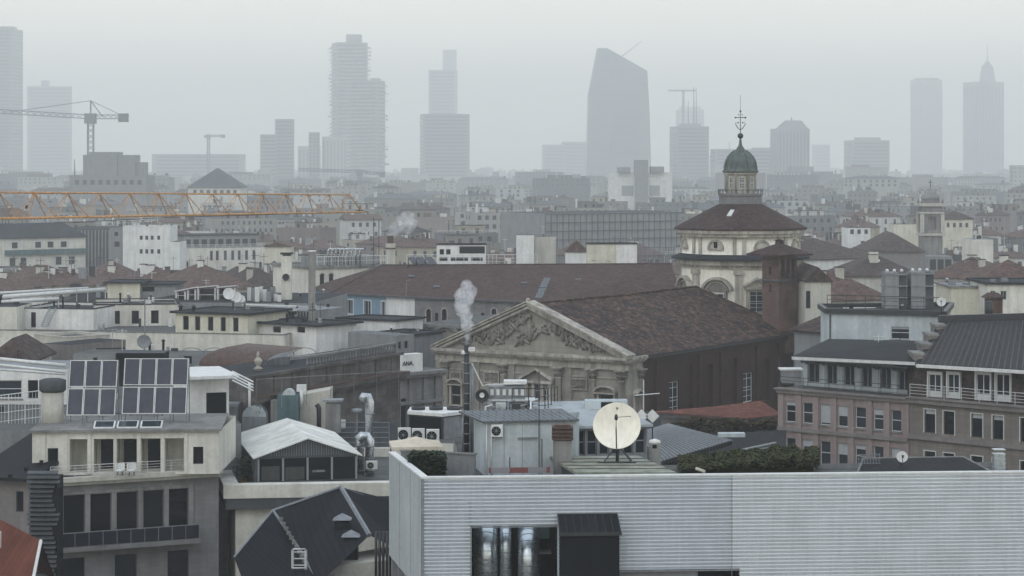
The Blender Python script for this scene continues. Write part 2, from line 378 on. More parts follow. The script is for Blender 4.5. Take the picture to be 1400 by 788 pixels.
BREG = {}
class Bld:
    """a building on a counter-clockwise footprint (corner 0 -> 1 is its first wall)"""
    def __init__(s, name, label, cat, pts, z0=0, group=None):
        s.pts = [v2(p) for p in pts]
        a = sum(s.pts[i].x * s.pts[(i + 1) % len(s.pts)].y - s.pts[(i + 1) % len(s.pts)].x * s.pts[i].y for i in range(len(s.pts)))
        assert a > 0, ('footprint must run counter-clockwise', label)
        c = sum(s.pts, Vector((0, 0))) / len(s.pts)
        s.c = c; s.z0 = z0; s.o = thing(name, label, cat, (c.x, c.y, z0), group); BREG[s.o.name] = s
        s.fr = [Fr(s.pts[i], s.pts[(i + 1) % len(s.pts)]) for i in range(len(s.pts))]
        s.ops = {i: [] for i in range(len(pts))}
    def win(s, i, xl, yt, xr, yb, style='grey', blind=0, dp=None):
        f = s.fr[i]; xm = (xl + xr) / 2
        s.ops[i].append((f.u(xl), f.u(xr), f.z(xm, yb), f.z(xm, yt), style, dp, blind))
    def row(s, i, xs, yt, yb, ref, style='grey', blinds=(), dp=None):
        f = s.fr[i]; zt = f.z(ref, yt); zb = f.z(ref, yb)
        for k, (a, b) in enumerate(xs):
            bl = dict(blinds).get(k, 0)
            s.ops[i].append((f.u(a), f.u(b), zb, zt, style, dp, bl))
    def grid(s, i, n, w, zs, m=.8, style='grey', u0=None, u1=None):
        f = s.fr[i]; a = m if u0 is None else u0; b = f.L - m if u1 is None else u1
        for zb, zt in zs:
            for k in range(n):
                u = a + (b - a) * (k + .5) / n
                s.ops[i].append((u - w / 2, u + w / 2, zb, zt, style, None, 0))
    def walls(s, z1, mat, z0=None, name='wall', top=None, skip=(), mats={}):
        s.z1 = z1; z0 = s.z0 if z0 is None else z0
        mb = MB()
        for i, f in enumerate(s.fr):
            if i in skip: continue
            mb.use(mats.get(i, mat))
            wall_holes(mb, f, z0, z1, s.ops[i])
            for o in s.ops[i]:
                if o[4] and o[2] >= z0 and o[3] <= z1 + .01 and .2 < o[1] - o[0] < 12: add_win(s.o, f, o[0], o[1], o[2], o[3], o[4], o[6])
        if top: mb.use(top); mb.face([(p.x, p.y, z1) for p in s.pts])
        s.w = mb.build(name, None, s.o); return s
    def inset(s, d):
        n = len(s.pts); r = []
        for i in range(n):
            a = s.fr[i - 1]; b = s.fr[i]
            # intersection of the two offset edges
            p1 = a.A - a.n * d; p2 = b.A - b.n * d
            cr = a.ux.x * b.ux.y - a.ux.y * b.ux.x
            t = ((p2.x - p1.x) * b.ux.y - (p2.y - p1.y) * b.ux.x) / cr
            r.append(p1 + a.ux * t)
        return r
    def ring(s, d_out, d_in, z0, z1, mat, name, parent=None):
        o = s.inset(-d_out); q = s.inset(d_in); n = len(o); mb = MB().use(mat)
        for i in range(n):
            j = (i + 1) % n
            A, B, C, E = o[i], o[j], q[j], q[i]
            P3 = lambda p, z: (p.x, p.y, z)
            mb.face([P3(A, z0), P3(B, z0), P3(B, z1), P3(A, z1)]); mb.face([P3(A, z1), P3(B, z1), P3(C, z1), P3(E, z1)])
            mb.face([P3(C, z0), P3(E, z0), P3(E, z1), P3(C, z1)]); mb.face([P3(B, z0), P3(A, z0), P3(E, z0), P3(C, z0)])
        return mb.build(name, None, parent or s.o)
    def flat(s, zr, mat, par=0, parmat=None, cop=None, name='roof'):
        """flat roof at zr inside walls; optional parapet coping"""
        q = s.inset(.28) if par else s.pts
        mb = MB().use(mat); mb.face([(p.x, p.y, zr) for p in q])
        if par:
            mb.use(parmat or mat); n = len(q)
            for i in range(n):
                a, b = q[i], q[(i + 1) % n]; mb.face([(b.x, b.y, zr), (a.x, a.y, zr), (a.x, a.y, s.z1), (b.x, b.y, s.z1)])
        r = mb.build(name, None, s.o)
        if par: s.ring(.06, .3, s.z1 - .002, s.z1 + .1, cop or parmat or mat, 'coping')
        return r
    def hip(s, rise, mat, over=.5, gable=False, name='roof', ridge=None, fasc=.18, inset_f=1.0, pz=None):
        """four-sided hip or gable roof over a quadrilateral footprint, ridge parallel to the longer sides"""
        e = s.inset(-over); z = s.z1 + .003
        E = [Vector((p.x, p.y, z)) for p in e]
        l01 = (e[1] - e[0]).length; l12 = (e[2] - e[1]).length
        k = 0 if l01 >= l12 else 1
        A, B, C, Dd = [E[(k + i) % 4] for i in range(4)]
        m1 = (A + Dd) / 2; m2 = (B + C) / 2; ln = (m2 - m1).length; half = (Dd - A).length / 2
        t = 0 if gable else min(.49, half * inset_f / ln)
        r1 = m1.lerp(m2, t) + Vector((0, 0, rise)); r2 = m2.lerp(m1, t) + Vector((0, 0, rise))
        mb = MB().use(mat); up = Vector((0, 0, fasc))
        Au, Bu, Cu, Du = A + up, B + up, C + up, Dd + up
        mb.face([Au, Bu, r2, r1]); mb.face([Cu, Du, r1, r2]); mb.face([Bu, Cu, r2]); mb.face([Du, Au, r1])
        for p, q in ((A, B), (B, C), (C, Dd), (Dd, A)): mb.face([p, q, q + up, p + up])
        mb.face([Dd, C, B, A])
        s.r1, s.r2 = r1, r2
        return mb.build(name, None, s.o)
def chimney(parent, x, y, z0, z1, w=.7, mat=None, cap=True, name='chimney'):
    mb = MB().use(mat or M['warm']); mb.box(x - w / 2, x + w / 2, y - w / 2, y + w / 2, z0, z1)
    if cap:
        mb.use(M['bitumen']); mb.box(x - w / 2 - .1, x + w / 2 + .1, y - w / 2 - .1, y + w / 2 + .1, z1 + .002, z1 + .12)
    return mb.build(name, None, parent)
def cone_pot(parent, x, y, z0, z1, r=.25, mat=None, name='chimney'):
    return MB().use(mat or M['wsteel']).lathe((x, y, 0), [(r, z0), (r, z1), (r * 1.6, z1 + .05), (r * 1.6, z1 + .15), (.02, z1 + .4)], 8).build(name, None, parent)
def rail(name, label, cat, pts, h=1.0, mat=None, step=1.5, bars=0, mids=1, r=.025, parent=None, group=None):
    """railing along 3-D points (base line)"""
    pts = [Vector(p) for p in pts]; mb = MB().use(mat or M['gsteel'])
    up = Vector((0, 0, h))
    for a, b in zip(pts, pts[1:]):
        mb.tube([a + up, b + up], r * 1.2, 5)
        for k in range(1, mids + 1): mb.tube([a + up * (k / (mids + 1)), b + up * (k / (mids + 1))], r * .8, 4)
        n = max(1, int((b - a).length / step))
        for i in range(n + 1):
            q = a.lerp(b, i / n); mb.tube([q, q + up], r, 5)
        if bars:
            n = int((b - a).length / bars)
            for i in range(n): q = a.lerp(b, (i + .5) / n); mb.tube([q + up * .05, q + up], r * .45, 4)
    if parent is not None: return mb.build(name, None, parent)
    return tag(mb.build(name, None, None, at=pts[0]), label, cat, group)
# ---------------------------------------------------------------- camera, air, light
cam = bpy.data.cameras.new('camera'); co = bpy.data.objects.new('camera', cam); COL.objects.link(co)
co.location = (0, 0, H); co.rotation_euler = (PI / 2, 0, 0)
cam.sensor_width = 36; cam.lens = F / 1400 * 36; cam.shift_y = -(394 - HY) / 1400; cam.clip_end = 40000; cam.clip_start = 1
SC.camera = co
w = bpy.data.worlds.new('World'); SC.world = w; w.use_nodes = True
nt = w.node_tree; bg = nt.nodes['Background']
sk = nd(nt, 'ShaderNodeTexSky', sky_type='NISHITA'); sk.sun_disc = False
SUN_EL, SUN_AZ = math.radians(38), math.radians(200)
sk.sun_elevation = SUN_EL; sk.sun_rotation = SUN_AZ; sk.air_density = 1.0; sk.dust_density = 4.0
# overcast: the blue sky is covered by an even cloud layer
cl = nd(nt, 'ShaderNodeTexCoord'); nz = nd(nt, 'ShaderNodeTexNoise'); nz.inputs['Scale'].default_value = 2.2; nz.inputs['Detail'].default_value = 3
nt.links.new(cl.outputs['Generated'], nz.inputs['Vector'])
sp = nd(nt, 'ShaderNodeSeparateXYZ'); nt.links.new(cl.outputs['Generated'], sp.inputs[0])
layer = mixc(nt, rng(nt, sp.outputs['Z'], 0, 1, .0, .45), (11.7, 11.0, 9.2), (7.0, 7.9, 9.0))      # creamy at the horizon, bluer overhead
cloud = scale_col(nt, layer, rng(nt, nz.outputs['Fac'], .95, 1.05))
nt.links.new(mixc(nt, .94, sk.outputs[0], cloud), bg.inputs['Color'])
bg.inputs['Strength'].default_value = .12
sl = bpy.data.lights.new('sun', 'SUN'); sl.energy = 0.4; sl.angle = math.radians(25); sl.color = (1, .97, .92)
so = bpy.data.objects.new('sun', sl); COL.objects.link(so)
sd = Vector((math.sin(SUN_AZ) * math.cos(SUN_EL), math.cos(SUN_AZ) * math.cos(SUN_EL), math.sin(SUN_EL)))
so.rotation_euler = sd.to_track_quat('Z', 'Y').to_euler(); so.location = (0, -50, 300)
SC.view_settings.view_transform = 'Standard'; SC.view_settings.look = 'None'; SC.view_settings.exposure = .23
SC.cycles.volume_bounces = 4; SC.cycles.max_bounces = 6; SC.cycles.diffuse_bounces = 3; SC.cycles.glossy_bounces = 3
SC.cycles.volume_max_steps = 256
FAR = 7500
g = MB().use(M['asphalt']); g.face([(-FAR, -300, 0), (FAR, -300, 0), (FAR, FAR * 1.2, 0), (-FAR, FAR * 1.2, 0)])
tag(g.build('ground'), kind='structure')
HAZE_D = .00033; HAZE_TOP = 395
hb = MB().box(-FAR - 30, FAR + 30, -330, FAR * 1.2 + 30, -1, HAZE_TOP)
hm = bpy.data.materials.new('haze'); hm.use_nodes = True; nt = hm.node_tree; nt.nodes.clear()
out = nd(nt, 'ShaderNodeOutputMaterial'); pv = nd(nt, 'ShaderNodeVolumePrincipled')
pv.inputs['Color'].default_value = (.98, .993, .98, 1); pv.inputs['Density'].default_value = HAZE_D; pv.inputs['Anisotropy'].default_value = .15
nt.links.new(pv.outputs[0], out.inputs['Volume'])
tag(hb.build('haze', hm), kind='stuff')
# ================================================================ the church in the middle
ZE = 27.4
C0 = v2(R(857, 490, ZE)); fa = Vector((-.848, .53)); fb = Vector((.53, .848))
Lc = C0 + fa * 24.05
NL = 42.0
ch = Bld('church', 'old church with sculpted pedimented stone front and long mottled dark red tile roof', 'church', [Lc, C0, C0 + fb * NL, Lc + fb * NL])
f0, f1 = ch.fr[0], ch.fr[1]
fl = f0.L; zap = f0.z(722, 411)
# brick body; windows on the long side
for xl, yt, xr, yb, st in ((915, 522, 928, 566, 'church'), (1016, 510, 1029, 550, 'church')): ch.win(1, xl, yt, xr, yb, st)
for xl, yt, xr, yb in ((937, 500, 948, 570), (964, 498, 975, 566), (999, 490, 1008, 556), (1041, 492, 1052, 548)): ch.win(1, xl, yt, xr, yb, '', dp=.5)
ch.walls(ZE, M['brick'], mats={0: M['fac']})
t = MB().use(M['brick'])
for px in (897, 955, 985, 1034, 1064): u = f1.u(px); t.fbox(f1, u - .35, u + .35, 0, ZE - .9, .003, .3)
t.build('pilaster', None, ch.o)
t = MB().use(M['dsteel']); t.fbox(f1, 3.2, NL, ZE - .3, ZE - .02, .003, .5); t.use(M['brick']); t.fbox(f1, 3.2, NL, ZE - .8, ZE - .302, .003, .2); t.build('eaves_cornice', None, ch.o)
# nave roof
mid = f0.L / 2
q = f0.pt; RZ = zap - .35
e = .55
A = f0.pt(-e, ZE + .05, -.9); B = f0.pt(fl + e, ZE + .05, -.9); Cc = Vector((*(C0 + fb * (NL + .3) - fa * e), ZE + .05)); Dd = Vector((*(Lc + fb * (NL + .3) + fa * e), ZE + .05))
r1 = f0.pt(mid, RZ, -.9); r2 = Vector((*(f0.A.lerp(f0.B, .5) + fb * (NL - 2.6)), RZ))
def sagslope(mb, a, b, c, d, nu=30, nv=12, amp=.05):
    """roof slope a,b (eave) c,d (ridge) with slight unevenness of old timber"""
    g = [[None] * (nu + 1) for _ in range(nv + 1)]
    for j in range(nv + 1):
        for i in range(nu + 1):
            u, v = i / nu, j / nv
            p = a.lerp(b, u).lerp(d.lerp(c, u), v)
            k = math.sin(u * 9.1 + v * 3) * math.sin(v * 6 + u * 14) * amp if 0 < u < 1 and 0 < v < 1 else 0
            g[j][i] = p + Vector((0, 0, k - (math.sin(u * PI) * .12 if v > 0 else 0)))
    i0 = len(mb.v)
    for j in range(nv + 1):
        for i in range(nu + 1): mb.v.append(tuple(g[j][i]))
    for j in range(nv):
        for i in range(nu):
            a0 = i0 + j * (nu + 1) + i; mb.f.append((a0, a0 + 1, a0 + nu + 2, a0 + nu + 1)); mb.mi.append(mb.cur); mb.sm.append(False)
t = MB().use(M['tilech'])
sagslope(t, B, Cc, r2, r1); sagslope(t, Dd, A, r1, r2); t.face([Cc, Dd, r2]); t.use(M['rust']); t.face([A, Dd, Cc, B])
rf = t.build('roof', None, ch.o)
t = MB().use(M['tilech']); t.tube([r1 + Vector((0, 0, -.05)), r1.lerp(r2, .5) + Vector((0, 0, -.1)), r2 + Vector((0, 0, 0))], .17, 6); t.tube([r2, Cc + Vector((0, 0, .02))], .14, 6); t.build('ridge_tiles', None, rf)
# pediment
U = f0.u
t = MB().use(M['facd'])
def rake(mb, ua, za, ub, zb, th, d0, d1):
    a, b = f0.pt(ua, za, d1), f0.pt(ub, zb, d1); a2, b2 = f0.pt(ua, za, d0), f0.pt(ub, zb, d0); up = Vector((0, 0, th))
    mb.hexa([a, b, b2, a2, a + up, b + up, b2 + up, a2 + up])
for s in (0, 1):
    ua, ub = (-.6, mid) if s == 0 else (fl + .6, mid)
    for th, dz, d1 in ((.16, .0, .95), (.22, -.23, .8), (.3, -.54, .55), (.2, -.75, .3)):
        if s: rake(t, ub, zap + dz - th, ua, ZE + .38 + dz - th, th, -.9, d1)
        else: rake(t, ua, ZE + .38 + dz - th, ub, zap + dz - th, th, -.9, d1)
t.sph(f0.pt(mid, zap + .1, .5), .22)
t.build('raking_cornice', None, ch.o)
t = MB().use(M['fac']); t.face([f0.pt(.6, ZE + .02, -.1), f0.pt(fl - .6, ZE + .02, -.1), f0.pt(mid, zap - .8, -.1)]); t.face([f0.pt(-.3, ZE, -.85), f0.pt(mid, zap - .3, -.85), f0.pt(fl + .3, ZE, -.85)])
ty = t.build('tympanum', None, ch.o)
# carved relief: a crowd of figures, each a lumpy body
t = MB().use(M['relief']); rr = random.Random(4)
def lump(mb, u, z, ru, rz, dd, ang=0):
    c, s = math.cos(ang), math.sin(ang); rings = []
    for j in range(6):
        ph = PI * j / 5; r = math.sin(ph); h = -math.cos(ph)
        ring = []
        for k in range(7):
            a = 2 * PI * k / 7; x = r * math.cos(a) * ru; dep = r * math.sin(a) * dd; y = h * rz
            ring.append(f0.pt(u + x * c - y * s, z + x * s + y * c, .0 + dep))
        rings.append(ring)
    mb.rings(rings, True, True)
hh = zap - ZE - 1.3
for k in range(70):
    u = fl * (.12 + .76 * rr.random()); top = (1 - abs(u - mid) / (fl / 2 * .92)) * hh + .2
    if top < .7: continue
    z = ZE + .5 + rr.random() * max(.05, top - 1.2); sc = min(1, .5 + top * .15)
    lump(t, u, z + .5 * sc, .2 * sc, .62 * sc, .34, rr.uniform(-1.1, 1.1))
    lump(t, u + rr.uniform(-.15, .15), z + 1.15 * sc, .15, .17, .36)
    for _ in range(2): lump(t, u + rr.uniform(-.5, .5), z + rr.uniform(.1, .9), .08, .42, .22, rr.uniform(-1.5, 1.5))
lump(t, mid, ZE + hh * .45 + .5, .36, 1.3, .5); lump(t, mid, ZE + hh * .45 + 2.0, .22, .25, .45)
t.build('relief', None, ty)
# entablature in stepped courses
t = MB().use(M['facd'])
for z0, z1, d in ((ZE - .2, ZE + .12, 1.0), (ZE - .42, ZE - .203, .8), (ZE - .6, ZE - .423, .5), (ZE - 1.15, ZE - .603, .22), (ZE - 1.3, ZE - 1.153, .34)):
    t.fbox(f0, -.15 * d - .3, fl + .15 * d + .3, z0, z1, .003, d)
    t.fbox(f1, .003, 3.2 + .1 * d, z0, z1, .003, d * .8)
t.build('entablature', None, ch.o)
# stone return on the flank
t = MB().use(M['fac']); t.fbox(f1, .01, 3.1, 0, ZE - 1.31, .003, .16); t.build('flank_return', None, ch.o)
zc0 = f0.z(765, 517); zc1 = ZE - 1.3
def column(fr, u, r=.42, d=.25, sh=1):
    c = fr.pt(u, 0, d); mb = MB().use(M['facd'])
    mb.lathe((c.x, c.y, 0), [(r, 9.5), (r * .98, 14), (r * .86, zc0), (r * .95, zc0 + .03), (r * .95, zc0 + .12), (r * .86, zc0 + .15)], 14)
    o = mb.build('column', None, ch.o)
    mb = MB().use(M['relief'])
    H2 = zc1 - zc0
    mb.lathe((c.x, c.y, 0), [(r * .86, zc0 + .151), (r * 1.05, zc0 + .2 + H2 * .3), (r * .95, zc0 + .2 + H2 * .4), (r * 1.25, zc0 + H2 * .7), (r * 1.1, zc0 + H2 * .75), (r * 1.5, zc0 + H2 * .9)], 10)
    for k in range(8):
        a = k * PI / 4 + .2
        for rr_, zz in ((1.02, .33), (1.2, .66)):
            mb.sph((c.x + math.cos(a) * r * rr_, c.y + math.sin(a) * r * rr_, zc0 + .15 + H2 * zz), .15, 6)
    mb.use(M['facd']); fr2 = fr; mb.fbox(fr2, u - r * 1.5, u + r * 1.5, zc1 - H2 * .1, zc1 - .002, d - r * 1.5, d + r * 1.5)
    mb.build('capital', None, o)
for px in (611, 643, 690, 765, 811, 851): column(f0, U(px))
column(f1, 2.55, .4, .2)
# plain back pilasters beside the columns
t = MB().use(M['fac'])
for px in (601, 652, 700, 755, 778): t.fbox(f0, U(px) - .4, U(px) + .4, 0, ZE - 1.31, .003, .2)
t.build('pilaster', None, ch.o)
# carved panels, niches, middle window
def panel(xl, yt, xr, yb, nm='carved_panel'):
    a, b = U(xl), U(xr); zt, zb = f0.z((xl + xr) / 2, yt), f0.z((xl + xr) / 2, yb); mb = MB().use(M['facd'])
    for q_ in ((a, b, zb - .12, zb), (a, b, zt, zt + .12), (a - .12, a, zb - .12, zt + .12), (b, b + .12, zb - .12, zt + .12)): mb.fbox(f0, *q_, .003, .2)
    mb.use(M['relief']); mb.fbox(f0, a, b, zb, zt, .003, .03)
    for _ in range(16): lump(mb, rr.uniform(a + .15, b - .15), rr.uniform(zb + .15, zt - .15), .1, .25, .16, rr.uniform(-1.5, 1.5))
    return mb.build(nm, None, ch.o)
panel(782, 519, 802, 532); panel(664, 510, 682, 523); panel(617, 510, 630, 522)
def hood(px, yt, w, arch, fr=f0, dark=1.8, yw=None):
    """niche: dark panel painted as a shaded hollow under a projecting hood"""
    u = fr.u(px); z = fr.z(px, yt); mb = MB().use(M['facd']); n = 10; dep = .75
    pts = []
    for k in range(n + 1):
        s = k / n * 2 - 1
        pts.append((u + s * w / 2, z - (w * .24) + (w * .24 * math.sqrt(max(0, 1 - s * s)) if arch else w * .24 * (1 - abs(s)))))
    for (ua, za), (ub, zb) in zip(pts, pts[1:]):
        a, b = fr.pt(ua, za, dep), fr.pt(ub, zb, dep); a2, b2 = fr.pt(ua, za, .003), fr.pt(ub, zb, .003); up = Vector((0, 0, .2))
        mb.hexa([a, b, b2, a2, a + up, b + up, b2 + up, a2 + up])
    zz = z - w * .24
    mb.fbox(fr, u - w / 2, u + w / 2, zz - .12, zz - .002, .003, dep - .1)
    for s in (-1, 1): mb.fbox(fr, u + s * w * .38 - .12, u + s * w * .38 + .12, zz - dark - .5, zz - .123, .003, .3)
    mb.fbox(fr, u - w * .48, u + w * .48, zz - dark - .65, zz - dark - .5, .003, .4)
    mb.use(M['dark']); mb.fbox(fr, u - w * .3, u + w * .3, zz - dark - .49, zz - .123, .003, .06)  # flat near-black panel carries the shade of the hollow
    return mb.build('niche', None, ch.o)
hood(830, 529, 2.6, True); hood(868, 534, 1.5, False, f1); hood(625, 519, 2.0, True); hood(676, 540, 1.8, False)
t = MB().use(M['relief'])
for px in (784, 796):
    c = (U(px), f0.z(px, 556))
    for k in range(9):
        a = PI * k / 8; lump(t, c[0] + math.cos(a) * .5, c[1] + math.sin(a) * .55, .16, .2, .2)
t.fbox(f0, U(779), U(802), f0.z(790, 562), f0.z(790, 560), .003, .35); t.build('festoon', None, ch.o)
mw = MB().use(M['facd']); u0, u1 = U(717), U(756); zt = f0.z(736, 520)
for a, b in (((u0 - .3, zt), ((u0 + u1) / 2, zt + 1.15)), ((u1 + .3, zt), ((u0 + u1) / 2, zt + 1.15))):
    p, q2 = (a, b) if a[0] < b[0] else (b, a)
    rake(mw, p[0], p[1], q2[0], q2[1], .28, .003, .8)
mw.fbox(f0, u0 - .2, u1 + .2, zt - .3, zt - .002, .003, .7)
for px in (722, 731, 743, 753): mw.fbox(f0, U(px) - .16, U(px) + .16, zt - 4.4, zt - .302, .003, .4)
mw.use(M['fac']); mw.face([f0.pt(u0, zt, .05), f0.pt(u1, zt, .05), f0.pt((u0 + u1) / 2, zt + 1.0, .05)])
mo = mw.build('aedicule', None, ch.o)
add_win(ch.o, f0.shift(.3), U(732), U(743), zt - 4.2, zt - .4, 'church'); add_win(ch.o, f0.shift(.3), U(744), U(752), zt - 4.2, zt - 1.0, 'church')
# horizontal string courses on the front
t = MB().use(M['facd'])
for y in (510, 546): z = f0.z(700, y); t.fbox(f0, .2, fl - .2, z, z + .14, .003, .12)
t.build('string_course', None, ch.o)

# ================================================================ domed crossing behind the nave
ax = Vector((29.5, 283.4)); dz = lambda y: H - (y - HY) * 283.4 / F
dm = thing('dome_tower', 'round cream drum with brown conical tile roof and green copper lantern behind the church nave', 'dome', (ax.x, ax.y, 0))
c3 = (ax.x, ax.y, 0); N = 48
def dirv(th): th = math.radians(th); return Vector((math.sin(th), -math.cos(th)))      # 0 = towards the viewer
t = MB().use(M['stucco']); t.lathe(c3, [(7.6, 0), (7.6, dz(366)), (7.62, dz(345)), (7.55, dz(345) + .01), (7.55, dz(314))], N, True); dw = t.build('drum_wall', None, dm)
t = MB().use(M['facd'])
for r, a, b in ((8.15, 322, 318), (8.4, 317.8, 313.5), (7.9, 364, 360), (8.3, 359.8, 354)): t.lathe(c3, [(7.5, dz(a)), (r, dz(a)), (r, dz(b)), (7.5, dz(b))], N, False, caps=False)
t.build('cornice', None, dm)
t = MB().use(M['bitumen']); t.lathe(c3, [(7.6, dz(353.8)), (8.9, dz(353)), (8.9, dz(350.5)), (7.56, dz(345.5))], N, False, caps=False); t.build('ledge_flashing', None, dm)
t = MB().use(M['tiledome']); t.lathe(c3, [(8.0, dz(313.4)), (8.55, dz(313)), (8.55, dz(311)), (2.6, dz(278)), (2.0, dz(277))], N, False); dr = t.build('roof', None, dm)
s = dirv(-22)
def on_cone(th, f): return (lambda r, z: Vector((ax.x + dirv(th).x * r, ax.y + dirv(th).y * r, z)))(8.55 + (2.6 - 8.55) * f, dz(311) + (dz(278) - dz(311)) * f)
t = MB().use(M['wsteel'])
a, b, c, d = on_cone(-24, .5), on_cone(-18, .5), on_cone(-16, .72), on_cone(-23, .72); up = Vector((0, 0, .12)); t.hexa([a, b, c, d, a + up, b + up, c + up, d + up]); t.build('skylight', None, dr)
def drum_fr(th, r): p = ax + dirv(th) * r; tn = Vector((-dirv(th).y, dirv(th).x)); return Fr(p - tn * 2, p + tn * 2)   # u=2 is the middle
def half_disc(mb, fr, u, z, r, d0, d1, n=10, full=False):
    pts = [(u + math.cos(PI * k / n) * r, z + math.sin(PI * k / n) * r) for k in range(n + 1)]
    front = [fr.pt(a, b, d1) for a, b in reversed(pts)]
    back = [fr.pt(a, b, d0) for a, b in reversed(pts)]
    mb.face(front[::-1]); 
    for i in range(len(pts)): j = (i + 1) % len(pts); mb.face([front[i], front[j], back[j], back[i]])
def arch_ring(mb, fr, u, z, r0, r1, d0, d1, n=12, a0=0, a1=PI):
    P_ = []
    for k in range(n + 1):
        a = a0 + (a1 - a0) * k / n; P_.append((math.cos(a), math.sin(a)))
    for (c1, s1), (c2, s2) in zip(P_, P_[1:]):
        mb.hexa([fr.pt(u + c2 * r0, z + s2 * r0, d1), fr.pt(u + c1 * r0, z + s1 * r0, d1), fr.pt(u + c1 * r0, z + s1 * r0, d0), fr.pt(u + c2 * r0, z + s2 * r0, d0),
                 fr.pt(u + c2 * r1, z + s2 * r1, d1), fr.pt(u + c1 * r1, z + s1 * r1, d1), fr.pt(u + c1 * r1, z + s1 * r1, d0), fr.pt(u + c2 * r1, z + s2 * r1, d0)])
for k in range(8):
    th = 15 + 45 * k; fr = drum_fr(th, 7.6); z = dz(337)
    t = MB().use(M['facd']); arch_ring(t, fr, 2, z, .85, 1.08, -.25, .22)
    t.fbox(fr, .9, 3.1, z - .18, z - .002, -.25, .2)
    t.use(M['warm']); half_disc(t, fr, 2, z, .86, -.15, .04)  # darker half-disc paints the shade inside a blind niche
    if th == 330: t.use(M['dark']); t.fbox(fr, 1.75, 2.25, z + .02, z + .78, -.1, .07)
    t.build('lunette', None, dw)
    t = MB().use(M['facd']); fr = drum_fr(th + 22.5, 7.6)
    for (h0, h1, o_) in ((dz(353), dz(322), .14),): 
        for du in (-.75, .45): t.fbox(fr, 2 + du - .0, 2 + du + .45, dz(345), dz(322), -.2, .12)
    t.fbox(fr, 1.5, 2.5, 20, dz(372), -.2, .3); t.fbox(fr, 1.35, 2.65, dz(372) + .002, dz(366), -.2, .45); t.build('pilaster', None, dw)
# big windows of the lower drum
for th, kind in ((-28, 'arch'), (9, 'tri'), (58, 'tri'), (-72, 'arch'), (103, 'arch')):
    fr = drum_fr(th, 7.62); zt = dz(388); t = MB().use(M['facd'])
    if kind == 'arch':
        arch_ring(t, fr, 2, zt - 1.0, 1.9, 2.2, -.3, .6, 14, .3, PI - .3)
        arch_ring(t, fr, 2, zt - 1.0, 1.5, 1.62, -.3, .3, 14, .3, PI - .3)
        t.use(M['relief']); half_disc(t, fr, 2, zt - .7, 1.45, -.3, .1)
    else:
        for a, b in (((.4, zt), (2, zt + .95)), ((2, zt + .95), (3.6, zt))):
            p, q2, p2, q3 = fr.pt(a[0], a[1], .7), fr.pt(b[0], b[1], .7), fr.pt(a[0], a[1], -.3), fr.pt(b[0], b[1], -.3); up = Vector((0, 0, .22)); t.hexa([p, q2, q3, p2, p + up, q2 + up, q3 + up, p2 + up])
        t.fbox(fr, .5, 3.5, zt - .3, zt - .002, -.3, .6)
    for u in (.75, 3.0): t.fbox(fr, u, u + .3, zt - 3.2, zt - .31, -.3, .3)
    t.build('window_surround', None, dw)
    add_win(dm, drum_fr(th, 7.95), 1.15, 2.85, zt - 3.1, zt - .6 if kind == 'tri' else zt - .9, 'church')
# lantern
t = MB().use(M['greyst'])
t.lathe(c3, [(2.75, dz(280)), (2.75, dz(268)), (2.9, dz(267.5)), (2.9, dz(265)), (2.2, dz(264.5))], 24, False)
lb = t.build('lantern_base', None, dm)
t = MB().use(M['copper']); t.lathe(c3, [(2.85, dz(283)), (3.0, dz(280)), (2.76, dz(279.5))], 24, False, caps=False)
for k in range(24):
    a = k * PI / 12; x, y = ax.x + math.cos(a) * 2.85, ax.y + math.sin(a) * 2.85; t.tube([(x, y, dz(265)), (x, y, dz(260))], .045, 4)
t.lathe(c3, [(2.8, dz(260.3)), (2.92, dz(260.3)), (2.92, dz(259.3)), (2.8, dz(259.3))], 24, False, caps=False); t.build('balustrade', None, lb)
t = MB().use(M['facd']); t.lathe(c3, [(1.95, dz(264.6)), (1.95, dz(236))], 8, False, PI / 8); lw = t.build('lantern_wall', None, dm)
t = MB().use(M['facd'])
for k in range(8):
    a = PI / 8 + k * PI / 4; x, y = ax.x + math.cos(a) * 1.97, ax.y + math.sin(a) * 1.97; t.lathe((x, y, 0), [(.17, dz(263)), (.15, dz(241)), (.22, dz(239.5)), (.22, dz(238))], 8)
t.lathe(c3, [(2.1, dz(239.5)), (2.25, dz(238.5)), (2.25, dz(236))], 8, False, PI / 8); t.build('lantern_columns', None, lw)
for k in range(8):
    fr = drum_fr(k * 45 + 3 - 3, 1.95 * math.cos(PI / 8) + .26); add_win(lw, fr, 1.72, 2.28, dz(257), dz(242.5), 'church')
t = MB().use(M['copper'])
t.lathe(c3, [(2.3, dz(236)), (2.38, dz(234)), (2.15, dz(232.5)), (2.12, dz(228)), (1.98, dz(221)), (1.68, dz(215)), (1.2, dz(209.5)), (.75, dz(206.5)), (.62, dz(205.5)), (.5, dz(203)), (.24, dz(199)), (.12, dz(190))], 24)
cd = t.build('copper_dome', None, dm)
t = MB().use(M['copper'])
for k in range(8):
    a = k * PI / 4 + .39; pr = [(2.2, 232.5), (2.17, 228), (2.03, 221), (1.73, 215), (1.25, 209.5), (.78, 206)]
    t.tube([(ax.x + math.cos(a) * r, ax.y + math.sin(a) * r, dz(y)) for r, y in pr], .09, 5)
t.build('dome_rib', None, cd)
t = MB().use(M['dsteel']); t.sph((ax.x, ax.y, dz(186)), .38, 12)
t.tube([(ax.x, ax.y, dz(183)), (ax.x, ax.y, dz(150))], .05, 6, r1=.04); t.tube([(ax.x, ax.y, dz(150)), (ax.x, ax.y, dz(130))], .02, 4)
t.sph((ax.x, ax.y, dz(152.5)), .13, 8)
